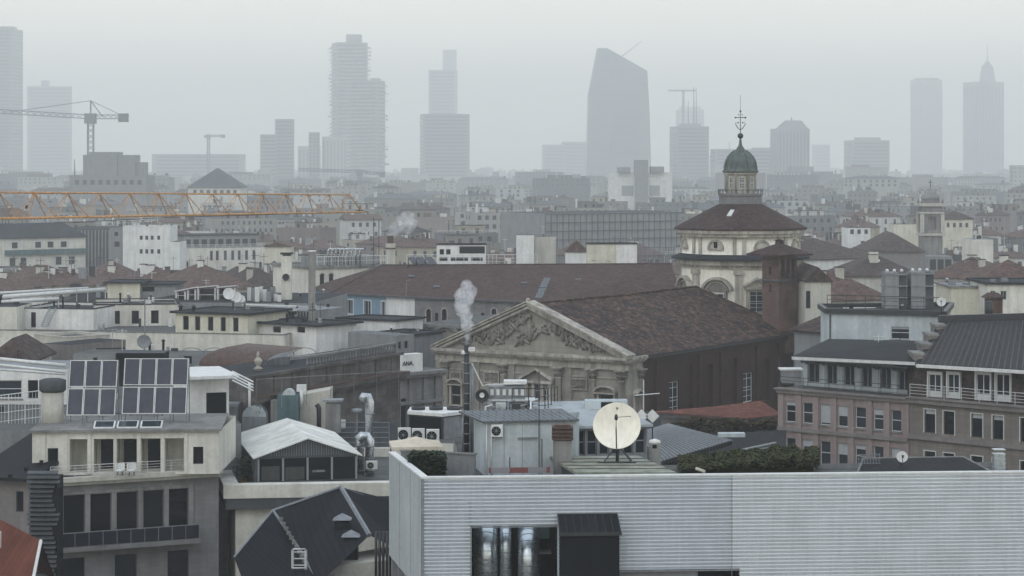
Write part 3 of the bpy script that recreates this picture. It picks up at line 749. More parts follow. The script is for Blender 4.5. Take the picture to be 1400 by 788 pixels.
for s in (-1, 1):
    t.tube([(ax.x, ax.y, dz(178)), (ax.x + s * .35, ax.y, dz(175)), (ax.x + s * .62, ax.y, dz(170)), (ax.x + s * .55, ax.y, dz(167))], .05, 5)
    t.tube([(ax.x, ax.y, dz(161)), (ax.x + s * .62, ax.y, dz(161))], .05, 5); t.sph((ax.x + s * .65, ax.y, dz(161)), .12, 6); t.sph((ax.x + s * .3, ax.y, dz(168)), .1, 6); t.sph((ax.x + s * .22, ax.y, dz(157)), .08, 6)
t.build('finial', None, dm)

# ================================================================ brick bell tower
bc = C0 + fb * 38.7 + fa * .35; a1 = Vector((-.6, .8)); b1 = Vector((.8, .6)); S = 3.0
bt = Bld('bell_tower', 'square brick bell tower with wide low tile roof behind the church nave', 'bell tower', [bc + a1 * S, bc, bc + b1 * S, bc + a1 * S + b1 * S], z0=25)
bz = lambda y: H - (y - HY) * 263 / F
g0, g1 = bt.fr[0], bt.fr[1]
bt.ops[0].append((S / 2 - .35, S / 2 + .35, bz(403), bz(392), '', .4, 0)); bt.ops[0].append((S / 2 - .3, S / 2 + .3, bz(378), bz(367), '', .4, 0))
for u in (.35, 1.2, 2.05): bt.ops[1].append((u, u + .6, bz(383), bz(357), '', .6, 0))
bt.walls(bz(350), M['brickt'])
bt.ring(.25, .05, bz(387), bz(385), M['zinc'], 'ledge'); bt.ring(.12, .05, bz(387.8), bz(387.1), M['brickt'], 'ledge_moulding')
bt.ring(.9, .0, bz(352), bz(350) - .01, M['rust'], 'eaves_soffit')
t = MB().use(M['tiledome']); e = bt.inset(-1.35); ap = Vector((*bt.c, bz(334))); zz = bz(349.5)
for i in range(4): t.face([(e[i].x, e[i].y, zz), (e[(i + 1) % 4].x, e[(i + 1) % 4].y, zz), ap]); t.face([(e[i].x, e[i].y, zz - .2), (e[(i + 1) % 4].x, e[(i + 1) % 4].y, zz - .2), (e[(i + 1) % 4].x, e[(i + 1) % 4].y, zz), (e[i].x, e[i].y, zz)])
t.face([(p.x, p.y, zz - .2) for p in reversed(e)]); t.lathe((*bt.c, 0), [(.55, bz(336)), (.5, bz(331)), (.75, bz(330.8)), (.02, bz(329))], 4, False); bt_r = t.build('roof', None, bt.o)
t = MB().use(M['dsteel'])
for k in range(7): t.fbox(g1, .3 + k * .4, .34 + k * .4, bz(385), bz(375), .15, .19)
t.fbox(g1, .25, 2.8, bz(375), bz(374.4), .14, .2); t.build('balcony_rail', None, bt.o)
# ================================================================ skyline far away in the haze
def rect(xl, xr, D, depth, rot=0.0):
    """footprint whose front edge spans pixel columns xl..xr at distance D; rot turns it so a side shows"""
    a = XY(xl, D); b = XY(xr, D); w_ = b.x - a.x; c = Vector(((a.x + b.x) / 2, D + depth / 2))
    # shrink so that the turned rectangle still spans the same columns
    k = w_ / (w_ * abs(math.cos(rot)) + depth * abs(math.sin(rot)))
    w2, d2 = w_ * k / 2, depth * k / 2; cr, sr = math.cos(rot), math.sin(rot)
    return [c + Vector((x * cr - y * sr, x * sr + y * cr)) for x, y in ((-w2, -d2), (w2, -d2), (w2, d2), (-w2, d2))]
def zt(py, D): return H - (py - HY) * D / F
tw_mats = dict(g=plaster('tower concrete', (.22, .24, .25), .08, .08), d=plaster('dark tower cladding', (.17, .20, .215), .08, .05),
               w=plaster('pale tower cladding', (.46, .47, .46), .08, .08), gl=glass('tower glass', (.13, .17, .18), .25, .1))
def TD(D): return min(5800, D * 1.2) if D >= 2800 else D
def tower(label, cat, xl, xr, yt, D, mat='g', depth=None, rot=.25, style='bands', pitch=None, group=None, name='tower_block'):
    D = TD(D); w_ = (xr - xl) * D / F; depth = depth or w_ * .8
    pts = rect(xl, xr, D, depth, rot)
    b = Bld(name, label, cat, pts, group=group); z = zt(yt, D)
    b.walls(z, tw_mats[mat], top=tw_mats['g']); p = pitch or max(3.6, D * 5.0 / F)
    t = MB(); t.use(M['glass'] if mat != 'w' else M['frameg'])
    if style in ('bands', 'balcony'):
        for f in (b.fr[0], b.fr[1], b.fr[3]):
            zz = z - p
            while zz > 20: t.fbox(f, f.L * .05, f.L * .95, zz, zz + p * .42, .02, .12); zz -= p
        t.build('window_strip', None, b.o)
    if style == 'grid':
        for f in (b.fr[0], b.fr[1], b.fr[3]):
            n = max(3, int(f.L / p)); zz = z - p
            while zz > 20:
                for k in range(n): t.fbox(f, f.L * (k + .25) / n, f.L * (k + .75) / n, zz, zz + p * .5, .02, .12)
                zz -= p
        t.build('window_grid', None, b.o)
    if style == 'vert':
        for f in (b.fr[0], b.fr[1], b.fr[3]):
            n = max(3, int(f.L / (p * .9)))
            for k in range(n): t.fbox(f, f.L * (k + .3) / n, f.L * (k + .75) / n, 20, z - p, .02, .12)
        t.build('window_strip', None, b.o)
    if style == 'balcony':
        t = MB().use(tw_mats['w']); r = random.Random(int(xl)); zz = z - p * 1.6
        l = MB().use(M['hedge'])
        while zz > 20:
            for i in (0, 1, 3):
                f = b.fr[i]; a = r.uniform(-.12, .3) * f.L; c = a + f.L * r.uniform(.55, .9)
                o_ = D * 5.0 / F; t.fbox(f, a, min(c, f.L * 1.1), zz, zz + 1.4, .03, o_)
                for _ in range(3): u = r.uniform(a, c); l.sph(f.pt(u, zz + 2.2, o_ * .6), r.uniform(1.2, 2.2), 6)
            zz -= p
        t.build('balcony', None, b.o); tag(l.build('balcony_foliage', None, b.o), kind='stuff')
    return b
def crown(b, xl, xr, y0, y1, D, mat='g', name='roof_block', dy=6):
    D = TD(D); a, c = XY(xl, D + dy), XY(xr, D + dy); t = MB().use(tw_mats[mat]); t.box(a.x, c.x, D + dy, D + dy + (c.x - a.x) * .8, zt(y0, D) - .5, zt(y1, D)); return t.build(name, None, b.o)
def mast(b, px, y0, y1, D, r=1.2, dy=12, name='antenna'):
    D = TD(D); p = XY(px, D + dy); return MB().use(tw_mats['d']).tube([(p.x, p.y, zt(y0, D) - .5), (p.x, p.y, zt(y1, D))], r, 5, r1=r * .4).build(name, None, b.o)
b = tower('tallest hazy tower cut off by the left picture edge', 'tower', -45, 21, 39, 3500, 'gl', rot=-.12, style='bands'); crown(b, -10, 18, 39, 36, 3500)
b = tower('pale hazy slab tower behind the grey crane, next to the left edge tower', 'tower', 27, 96, 118, 5000, 'g', rot=.25); crown(b, 56, 66, 118, 110, 5000)
b = tower('wide low hazy slab block right of the grey crane', 'office block', 207, 333, 211, 3500, 'g', depth=40, rot=.03, style='bands')
b = tower('hazy stepped apartment tower with horizontal balcony lines, left of the balcony towers', 'tower', 354, 378, 184, 3000, 'g', rot=.1, style='bands'); 
t2 = tower('taller right half of the hazy stepped apartment tower with balcony lines', 'tower', 374, 402, 163, 3030, 'd', rot=.1, style='bands')
for xl, xr, y, m, s, lab in ((405, 438, 200, 'w', 'vert', 'pale hazy office block with vertical stripes at the foot of the balcony towers'), (421, 437, 181, 'g', 'grid', 'narrow hazy block rising behind the striped pale office'), (438, 474, 187, 'w', 'vert', 'rounded pale office block just left of the balcony towers')):
    tower(lab, 'office block', xl, xr, y, 2800 + (y - 181) * 3, m, rot=.1, style=s)
b = tower('taller hazy residential tower with jagged balconies and a roof block', 'tower', 451, 502, 58, 3600, 'd', rot=.3, style='balcony', pitch=7.5, name='balcony_tower', group='towers with planted balconies'); crown(b, 473, 494, 58, 47, 3600)
b = tower('shorter hazy residential tower with jagged balconies on the right', 'tower', 478, 525, 110, 3400, 'd', rot=-.3, style='balcony', pitch=7, name='balcony_tower', group='towers with planted balconies'); crown(b, 507, 520, 110, 107, 3400)
b = tower('wide dark hazy office tower with a slimmer one rising behind it', 'tower', 572, 642, 156, 3400, 'd', rot=.12, style='bands')
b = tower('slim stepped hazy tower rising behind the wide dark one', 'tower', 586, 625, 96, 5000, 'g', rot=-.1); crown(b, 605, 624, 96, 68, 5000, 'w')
b = tower('faint low hazy block with a slanted end left of the diamond glass tower', 'office block', 741, 775, 198, 5200, 'g', rot=.1)
b = tower('faint wider hazy block touching the diamond glass tower', 'office block', 768, 806, 194, 5300, 'g', rot=.1)
# the faceted glass tower
D = TD(3400); dm_ = thing('glass_skyscraper', 'faceted dark glass skyscraper with slanted roof, leaning edges', 'skyscraper', (*XY(846, D), 0))
def PD(px, py, d): return P(px, py, d)
t = MB().use(tw_mats['gl'])
lv = [((803, 889), 0, 0), ((803, 889), 245, 0), ((806, 888), 130, 6)]
fr_, bk_ = [], []
Lp = [P(802, 225, D), P(804.5, 130, D), P(817, 66, D)]; Rp = [P(890, 225, D), P(888, 150, D), P(885, 97, D)]
Lp.insert(0, Vector((Lp[0].x, D, 0))); Rp.insert(0, Vector((Rp[0].x, D, 0)))
mid_ = [P(835, 225, D - 22), P(838, 130, D - 22), P(830, 66, D - 12)]; mid_.insert(0, Vector((mid_[0].x, D - 22, 0)))
bkp = [Vector((p.x, p.y + 60, p.z)) for p in Lp], [Vector((p.x, p.y + 60, p.z)) for p in Rp]
for i in range(3):
    t.face([Lp[i], mid_[i], mid_[i + 1], Lp[i + 1]]); t.face([mid_[i], Rp[i], Rp[i + 1], mid_[i + 1]])
    t.face([Rp[i], bkp[1][i], bkp[1][i + 1], Rp[i + 1]]); t.face([bkp[0][i], Lp[i], Lp[i + 1], bkp[0][i + 1]]); t.face([bkp[1][i], bkp[0][i], bkp[0][i + 1], bkp[1][i + 1]])
t.face([Lp[3], mid_[3], Rp[3], bkp[1][3], bkp[0][3]]); t.build('facade', None, dm_)
t = MB().use(tw_mats['g'])
for k in range(26):
    y = 225 - k * 5.4
    def lx(P_, yy):
        for i in range(1, 3):
            if P_[i].z <= H - (yy - HY) * D / F <= P_[i + 1].z: return P_[i].lerp(P_[i + 1], ((H - (yy - HY) * D / F) - P_[i].z) / (P_[i + 1].z - P_[i].z))
    a, m_, c = lx(Lp, y), None, lx(Rp, y)
    if a and c:
        zz = a.z; mm = None
        for i in range(1, 3):
            if mid_[i].z <= zz <= mid_[i + 1].z: mm = mid_[i].lerp(mid_[i + 1], (zz - mid_[i].z) / (mid_[i + 1].z - mid_[i].z))
        if mm: t.tube([a + Vector((0, -.6, 0)), mm + Vector((0, -.6, 0)), c + Vector((0, -.6, 0))], .45, 4)
t.build('floor_line', None, dm_)
t = MB().use(tw_mats['d']); a = P(848, 79, D - 8); c = P(878, 56, D - 8); t.tube([a, c], 1.0, 5, r1=.5); t.tube([P(848, 79, D - 8), P(850, 88, D - 8)], 1.2, 5)
tag(t.build('roof_crane', None, None, at=a), 'thin slanted maintenance crane arm on the roof of the glass skyscraper', 'crane')
b = tower('dark hazy office tower with roof masts left of the church lantern', 'tower', 918, 970, 173, 3000, 'd', rot=.2, style='bands'); crown(b, 930, 958, 173, 169, 3000); mast(b, 941, 170, 138, 3000); mast(b, 948.5, 170, 119, 3000, 1.6); mast(b, 952, 170, 121, 3000)
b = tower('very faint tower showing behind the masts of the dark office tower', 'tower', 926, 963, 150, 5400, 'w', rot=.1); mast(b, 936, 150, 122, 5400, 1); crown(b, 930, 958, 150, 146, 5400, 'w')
b = tower('long hazy block behind the green church lantern', 'office block', 975, 1060, 204, 3000, 'g', depth=50, rot=.05); crown(b, 1030, 1055, 204, 202, 3000)
b = tower('thin faint block with small mast left of the church lantern', 'office block', 972, 1000, 212, 3900, 'w', rot=.1); mast(b, 997, 212, 194, 3900, 1.8)
b = tower('dark hazy tower with chamfered roof right of the church lantern', 'tower', 1057, 1108, 176, 2900, 'd', rot=.2, style='vert')
t = MB().use(tw_mats['d']); D = TD(2900); t.hexa([P(1060, 176.5, D + 4), P(1105, 176.5, D + 4), P(1105, 176.5, D + 30), P(1060, 176.5, D + 30), P(1073, 165, D + 4), P(1096, 165, D + 4), P(1096, 165, D + 30), P(1073, 165, D + 30)]); t.build('chamfered_roof', None, b.o); mast(b, 1082, 166, 160, 2900, 2)
b = tower('very faint small block between the chamfered and the squat tower', 'office block', 1112, 1135, 198, 5400, 'w', rot=.1)
b = tower('squat hazy office tower with a low roof block', 'tower', 1160, 1217, 192, 3400, 'd', rot=.1, style='bands'); crown(b, 1172, 1204, 192, 188, 3400)
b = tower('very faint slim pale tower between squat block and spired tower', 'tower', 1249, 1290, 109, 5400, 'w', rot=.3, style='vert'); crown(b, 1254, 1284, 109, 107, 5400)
b = tower('faint hazy tower with stepped crown and needle spire', 'tower', 1323, 1375, 112, 4900, 'd', rot=.3, style='vert', name='spired_tower')
D = 5800; t = MB().use(tw_mats['d']); cx = XY(1350, D + 20)
t.lathe((cx.x, cx.y, 0), [(22, zt(112.5, D)), (15, zt(90, D)), (8, zt(87, D)), (6, zt(84, D))], 8, False); t.build('crown', None, b.o); mast(b, 1350, 85, 58, 4900, 2, dy=20, name='spire')
b = tower('pale hazy block at the right picture edge, nearest of the skyline there', 'office block', 1386, 1440, 226, 1900, 'w', rot=-.1, style='grid')

# ---------------------------------------------------------------- the rest of the city, melting into the mist
r_ = random.Random(50); t = MB()
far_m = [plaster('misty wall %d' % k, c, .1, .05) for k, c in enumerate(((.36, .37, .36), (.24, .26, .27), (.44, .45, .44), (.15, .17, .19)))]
for D in (2900, 3250, 3700, 4300, 5000, 5800, 6800):
    px = -80
    while px < 1480:
        w_ = r_.uniform(8, 34) * 3000 / D; z = r_.uniform(17, 31) + (r_.uniform(5, 16) if r_.random() < .12 else 0); d = D * r_.uniform(.94, 1.06); a, c = XY(px, d), XY(px + w_, d)
        t.use(r_.choice(far_m)); t.box(a.x, c.x, d, d + r_.uniform(15, 40), 0, z)
        if r_.random() < .5: t.box(a.x + (c.x - a.x) * .3, a.x + (c.x - a.x) * .6, d + 2, d + 10, z, z + r_.uniform(2, 5))
        px += w_ * r_.uniform(.9, 1.3)
tag(t.build('far_city'), 'misty mass of low city blocks at the foot of the far towers', 'city', kind='stuff')
# ---------------------------------------------------------------- tower cranes
def crane(label, px, D, y_mast, y_base, jib, cj, col, w=1.6, y_apex=None, name='tower_crane', wt=True):
    """jib, cj: (pixel column, pixel row) of the arm ends; lattice arms"""
    b0 = XY(px, D); zj = zt(y_mast, D); r = .0006 * D * .35
    o = thing(name, label, 'crane', (b0.x, b0.y, 0))
    def lattice(a, c, w_, n, r_, nm, tri=True):
        t = MB().use(col); a, c = Vector(a), Vector(c); d = (c - a); L = d.length; d.normalize()
        s = d.cross(Vector((0, 0, 1))); s = s.normalized() if s.length > .1 else Vector((1, 0, 0)); u_ = s.cross(d).normalized()
        cor = [s * w_ / 2 - u_ * w_ / 2, -s * w_ / 2 - u_ * w_ / 2, -s * w_ / 2 + u_ * w_ / 2, s * w_ / 2 + u_ * w_ / 2]
        for k in cor: t.tube([a + k, c + k], r_, 4)
        for i in range(n):
            p, q_ = a + d * (L * i / n), a + d * (L * (i + 1) / n)
            for k in range(4): t.tube([p + cor[k], q_ + cor[(k + 1) % 4]], r_ * .7, 3)
        return t.build(nm, None, o)
    lattice((b0.x, b0.y, 0), (b0.x, b0.y, zj), w, 22, r, 'mast')
    je = P(jib[0], jib[1], D); ce = P(cj[0], cj[1], D); top = Vector((b0.x, b0.y, zj))
    lattice(top, je, w * .7, 18, r * .8, 'jib'); ca = lattice(top, ce, w * .7, 6, r * .8, 'counter_jib')
    if y_apex: 
        ap = Vector((b0.x, b0.y, zt(y_apex, D))); t = MB().use(col); t.tube([top, ap], r * 1.8, 4); t.tube([ap, ce], r * .8, 3); t.tube([ap, top.lerp(je, .6)], r * .8, 3); t.tube([ap, top + (ce - top) * .35], r * 1.4, 3); t.build('apex', None, o)
    if wt: t = MB().use(tw_mats['d']); s = w * .85; t.box(ce.x - s * 1.3, ce.x + s * .6, ce.y - s, ce.y + s, ce.z - s * 1.1, ce.z + s * .7); t.build('counterweight', None, ca)
    t = MB().use(tw_mats['g']); t.box(top.x - w, top.x + w * .9, top.y - w, top.y + w, top.z - w * 1.2, top.z + w * .6); t.build('cab', None, o)
    return o
cg = metal('grey crane paint', (.20, .25, .28), .6, .1, .1)
crane('grey tower crane standing behind the cluttered rooftop on the left', 124, 1350, 160, 215, (-60, 149), (171, 160), cg, 3.4, 138)
crane('faint small crane above the wide low slab block', 285, 3300, 186, 210, (279, 187), (306, 186), cg, 3.4, None)
crane('small hazy crane with level arm below the balcony towers', 492, 1900, 235, 270, (408, 232), (524, 238), cg, 3.0, 232)
crane('faint crane with level arm beside the masts of the dark office tower', 934, 4200, 124, 150, (914, 124), (952, 124), cg, 2.6, None, wt=False)
# ================================================================ the city of roofs between the church and the towers
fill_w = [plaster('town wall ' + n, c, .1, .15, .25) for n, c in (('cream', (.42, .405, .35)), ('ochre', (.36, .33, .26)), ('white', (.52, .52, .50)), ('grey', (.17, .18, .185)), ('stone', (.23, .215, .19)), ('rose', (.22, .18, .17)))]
fill_hazed = [plaster('haze tinted town wall ' + n, c, .1, .12, .25) for n, c in (('cream', (.34, .35, .33)), ('ochre', (.28, .28, .25)), ('white', (.42, .44, .44)), ('grey', (.16, .18, .20)), ('stone', (.22, .235, .24)), ('rose', (.22, .21, .215)))]  # distant walls: bluish haze mixed into the wall colours
hazeroof = plaster('haze blue far roof', (.10, .115, .13), .2, .05, .3)  # distant roofs: bluish haze put into the colour
cname = ['cream', 'ochre', 'whitish', 'grey', 'stone coloured', 'rosy']
LM = [(10, 'left edge tower'), (124, 'grey tower crane'), (270, 'wide hazy slab'), (378, 'stepped apartment tower'), (490, 'balcony towers'), (607, 'wide dark office tower'), (690, 'gap between dark tower and glass skyscraper'),
      (770, 'faint block left of the glass skyscraper'), (846, 'glass skyscraper'), (944, 'masted office tower'), (1014, 'church lantern'), (1082, 'chamfered tower'), (1188, 'squat office tower'), (1270, 'distant stone campanile'), (1350, 'spired tower'), (1395, 'right edge block')]
MASK = []     # (px left, px right, lowest visible row, distance): nothing nearer may rise above that row there
FL = []       # filler buildings, labelled at the end
def far_building(px, D, wpx, z1, kind, wall, rot, rnd, rooftop=None, wins=True, depth=None):
    w_ = wpx * D / F; dep = depth or rnd.uniform(11, 16)
    pts = rect(px - wpx / 2, px + wpx / 2, D, dep, rot)
    b = Bld('town_building', '', 'building', pts, group='city buildings in the haze behind the church')
    sp_ = rnd.uniform(2.5, 4.6); n = max(2, int(w_ / sp_)) if D < 1200 else max(2, int(w_ / rnd.uniform(3.5, 7))); ww = rnd.choice([.9, 1.1, 1.3, 1.8]) if D < 1200 else rnd.choice([1.5, 2.2]); wh = rnd.choice([1.3, 1.7, 2.0]); fh = rnd.uniform(3.2, 3.9); blank = rnd.random() < .12
    if wins:
        for i in (0, 1, 3):
            f = b.fr[i]
            mc = f.pt(f.L / 2, 0); 
            if f.n.dot(-v2(mc)) / mc.length < .25: continue
            nn = max(1, int(f.L / (w_ / n))) if i else n
            for k in range(2 if D > 700 else 3):
                if not blank: b.grid(i, nn, ww, [(z1 - 1.0 - wh - fh * k, z1 - 1.0 - fh * k)], rnd.uniform(.4, 2), 'far')
    ops = b.ops; b.ops = {i: [] for i in range(4)}
    b.walls(z1, wall, z0=0)
    for i, l in ops.items():
        for o in l:
            if rnd.random() < .93: add_win(b.o, b.fr[i], o[0], o[1], o[2], o[3], 'far')
    if kind in ('hip', 'gable', 'slate'):
        mt = {'hip': M['tilebr'] if D < 900 else M['tiledk'], 'gable': M['tiledk'] if rnd.random() < .6 else M['tilebr'], 'slate': M['mroof']}[kind]
        if rooftop or (D > 1000 and rnd.random() < .7): mt = rooftop or hazeroof
        r = b.hip(rnd.uniform(2.2, 3.6), mt, .5, kind == 'gable'); zr = z1 + 1.2
        for _ in range(rnd.randint(2, 4)):
            t = rnd.random(); p = b.r1.lerp(b.r2, t); x, y = p.x + rnd.uniform(-2, 2), p.y + rnd.uniform(-3, 2)
            chimney(r, x, y, z1 + .5, p.z + rnd.uniform(.3, 1.3), rnd.uniform(.6, 1.3), rnd.choice([M['cream'], M['warm'], M['grey'], M['brickt']]))
        if rnd.random() < .5:
            p = b.r1.lerp(b.r2, rnd.random()); t = MB().use(M['dsteel']); t.tube([(p.x, p.y, p.z - .2), (p.x, p.y, p.z + 3)], .05, 3); t.tube([(p.x - .7, p.y, p.z + 2.6), (p.x + .7, p.y, p.z + 2.6)], .03, 3); t.build('antenna', None, r)
    else:
        b.z1 = z1; r = b.flat(z1 - .6, rnd.choice([M['gravel'], M['paleroof'], M['bitumen']]), 1, wall, M['concrete'])
        q = b.inset(rnd.uniform(2, 3.5)); c = b.c
        a0, a1 = rnd.uniform(0, .4), rnd.uniform(.5, 1)
        bb = [q[0].lerp(q[1], a0), q[0].lerp(q[1], a1), q[3].lerp(q[2], a1), q[3].lerp(q[2], a0)]
        h = rnd.choice([2.6, 3, 3.3]); pw = rnd.choice(fill_w)
        t = MB().use(pw); t.prism(bb, z1 - .59, z1 - .6 + h); t.use(M['bitumen'])
        cc = sum(bb, Vector((0, 0))) / 4; t.prism([cc + (p - cc) * 1.08 for p in bb], z1 - .598 + h, z1 - .4 + h)
        t.use(M['glassb']); fb2 = Fr(bb[0], bb[1])
        for k in range(max(1, int(fb2.L / 3.5))): u = fb2.L * (k + .5) / max(1, int(fb2.L / 3.5)); t.fbox(fb2, u - .6, u + .6, z1 + .1, z1 + 1.7, .003, .05)
        t.build('penthouse', None, b.o)
        for _ in range(rnd.randint(1, 4)):
            t = rnd.random(); p = q[0].lerp(q[1], t).lerp(q[3].lerp(q[2], t), rnd.random()); chimney(r, p.x, p.y, z1 - .6, z1 + h + rnd.uniform(-.5, 1.6), rnd.uniform(.5, 1.2), rnd.choice([M['cream'], M['grey'], M['wsteel'], M['dgrey']]), rnd.random() < .6)
        if rnd.random() < .5 and D < 1300:
            n_ = 4; t = MB().use(M['wsteel'])
            pts3 = [Vector((p.x, p.y, z1 + .1)) for p in (b.inset(.2)[:2])]
            rail('railing', None, None, pts3, 1.0, M['wsteel'], 2, 0, 1, .05, parent=b.o)
    # small rooftop things: hatches, vents, tanks, aerials
    t = MB(); hz_ = z1 - .6 if kind == 'flat' else z1 + .8; q = b.inset(1.2)
    for _ in range(rnd.randint(5, 12) if D < 1700 else rnd.randint(3, 6)):
        p = q[0].lerp(q[1], rnd.random()).lerp(q[3].lerp(q[2], rnd.random()), rnd.random()); s = rnd.uniform(.25, 1.1) * (1 if D < 900 else 1.6); h = rnd.uniform(.6, 2.2) * (1 if D < 900 else 1.4) + (0 if kind == 'flat' else 1)
        t.use(rnd.choice([M['wsteel'], M['gsteel'], M['dsteel'], M['grey'], M['cream'], M['dgrey'], M['brickt'], M['bitumen']]))
        if rnd.random() < .3: t.tube([(p.x, p.y, hz_), (p.x, p.y, hz_ + h + 3)], .07, 3); t.tube([(p.x - .9, p.y, hz_ + h + 2.4), (p.x + .9, p.y, hz_ + h + 2.4)], .05, 3)
        elif rnd.random() < .25: t.lathe((p.x, p.y, 0), [(s * .4, hz_), (s * .4, hz_ + h), (s * .6, hz_ + h + .05), (.02, hz_ + h + .5)], 6)
        else: t.box(p.x - s, p.x + s, p.y - s * .7, p.y + s * .7, hz_ - .8, hz_ + h)
    tag(t.build('roof_clutter', None, b.o), kind='stuff')
    b.kindname = {'hip': 'hipped brown tile roof', 'gable': 'gabled brown tile roof', 'slate': 'dark metal roof', 'flat': 'flat roof'}[kind]
    return b
exec_rows = [(2600, 24, 30), (2150, 24, 27), (1800, 24, 26), (1500, 23, 25), (1260, 22, 24.5), (1070, 20, 24), (920, 18, 23.5), (800, 17, 23), (700, 15, 22.5), (610, 14, 22), (535, 12, 21.5), (475, 10, 21), (420, 8, 20.5)]
# ================================================================ middle distance, left half
def quad(xl, dl, xr, dr, depth):
    """footprint with its front wall from column xl (distance dl) to column xr (distance dr)"""
    a, b = XY(xl, dl), XY(xr, dr); n = Vector((b.y - a.y, a.x - b.x)).normalized(); return [a, b, b - n * depth, a - n * depth]
def house(label, xl, dl, xr, dr, depth, ytop, wall, name='town_house', cat='building', rows=(), group=None, z=None):
    b = Bld(name, label, cat, quad(xl, dl, xr, dr, depth), group=group)
    for r in rows: b.row(*r[0:1], *r[1:])
    z = b.fr[0].z((xl + xr) / 2, ytop) if z is None else z
    b.walls(z, wall); return b
def xs(*c, w=8): return [(x - w / 2, x + w / 2) for x in c]
def even(a, b, n, w): return [(a + (b - a) * (k + .5) / n - w / 2, a + (b - a) * (k + .5) / n + w / 2) for k in range(n)]
# -- far left cream house under a dark mansard
b = house('long cream house with a dark mansard roof and grey balcony band, at the left edge', -30, 620, 117, 640, 15, 326, M['cream'], rows=[(0, xs(20, 52, 69, 87), 331, 339, 50, 'far'), (0, xs(17, 32, 80, 98), 352, 363, 50, 'far')])
b.hip(4.2, M['bitumen'], .6, inset_f=.5); t = MB().use(M['green']); t.fbox(b.fr[0], 8, b.fr[0].L, b.fr[0].z(60, 348), b.fr[0].z(60, 341), .01, .9); t.build('balcony', None, b.o); MASK.append((-30, 117, 368, 620))
b = house('office block with close dark vertical fins between cream house and white block', 100, 660, 152, 660, 14, 311, M['dgrey'], name='office_building'); b.flat(b.z1 - .02, M['bitumen'])
t = MB().use(M['grey'])
for k in range(11): u = b.fr[0].L * (k + .3) / 11; t.fbox(b.fr[0], u, u + .35, 12, b.z1 - .8, .01, .5)
t.build('facade_fins', None, b.o); MASK.append((100, 152, 362, 650))
b = house('grey narrow house wing attached to the left of the white windowed block', 150, 606, 168, 606, 12, 312, M['grey'], rows=[(0, xs(159, w=6), 317, 323, 159, 'far'), (0, xs(160, w=8), 330, 338, 159, 'far')]); b.flat(b.z1 - .02, M['gravel'])
b = house('bright white block with two rows of four small square windows', 168, 600, 232, 600, 14, 310, M['white'], rows=[(0, xs(193, 200.5, 208, 217, w=4), 322.5, 328, 205, 'dark'), (0, xs(193, 200.5, 208, 217, w=4), 341, 347, 205, 'dark')]); b.flat(b.z1 - .5, M['gravel'], 1, M['white'])
b = house('lower white wing stepping down at the right of the bright white block', 232.3, 600, 246, 600, 12, 331, M['white']); b.flat(b.z1 - .02, M['gravel']); MASK.append((150, 250, 366, 600))
b = house('long cream house with six tall windows below a dark terraced storey', 245, 640, 362, 650, 16, 339, M['cream'], rows=[(0, xs(289, 297, 308, 318, 327, 337, 347, w=4), 343, 356, 300, 'far')])
b.flat(b.z1 - .02, M['gravel']); q = b.inset(1.8); fq = Fr(q[0], q[1]); t = MB().use(M['grey']); t.prism(q, b.z1, b.z1 + 3.6); t.use(M['glass'])
for k in range(9): u = fq.L * (k + .5) / 9; t.fbox(fq, u - .8, u + .8, b.z1 + .4, b.z1 + 2.5, .01, .08)
t.use(M['bitumen']); t.prism([p + (p - b.c) * .06 for p in q], b.z1 + 3.601, b.z1 + 3.9); t.build('terrace_storey', None, b.o); MASK.append((245, 362, 362, 640))
rail('railing', None, None, [b.fr[0].pt(0, b.z1), b.fr[0].pt(b.fr[0].L, b.z1)], 1.0, M['wsteel'], 2, 0, 2, .05, parent=b.o)
# brown tiled roofs in a band
def brown(label, xl, dl, xr, dr, ye, rise, depth=18, mat='tilebr', ch_=3, wall='cream'):
    b = house(label, xl, dl, xr, dr, depth, ye, M[wall]); r = b.hip(rise, M[mat], .6)
    rnd = random.Random(int(xl * 7 + 3))
    for k in range(ch_):
        p = b.r1.lerp(b.r2, (k + rnd.uniform(.2, .8)) / ch_); y = p.y + rnd.uniform(-5, -1); chimney(r, p.x + rnd.uniform(-1, 1), y, b.z1 + .4, p.z + rnd.uniform(-1.2, .8), rnd.uniform(1.0, 1.7), rnd.choice([M['cream'], M['white'], M['warm']]))
    return b
brown('low brown tiled roof at the left edge above the long pipes', -40, 455, 60, 460, 398, 3.5)
brown('brown tiled roof with one round chimney above the long white pipe', 52, 460, 128, 470, 391, 4.2, ch_=2)
brown('brown tiled roof with two pale chimney stumps below the bright white block', 128, 500, 205, 505, 384, 4.0, ch_=3)
brown('wide brown tiled roof below the terraced cream house', 190, 445, 262, 450, 397, 4.6, ch_=3)
brown('largest brown tiled roof behind the white roof pergolas', 258, 430, 352, 440, 397, 4.9, ch_=2)
brown('dark slate coloured roof left of the square cream chimney', 340, 445, 392, 450, 393, 3.8, mat='tiledk', ch_=2, wall='grey')
brown('small red brown roof between square and round chimneys', 392, 430, 440, 430, 398, 5.0, ch_=0)
MASK.append((-40, 440, 392, 430))
b = house('white flat house with two windows below the mansard house', -30, 540, 52, 540, 12, 367, M['white'], rows=[(0, xs(6, 28, w=7), 372, 378, 20, 'far')]); b.flat(b.z1 - .02, M['bitumen'])
b = house('yellowish gable wall rising above the roofs left of the round chimney', 362, 520, 396, 520, 10, 338, M['yellow'], cat='building'); b.hip(1.2, M['tilebr'], .3, True)

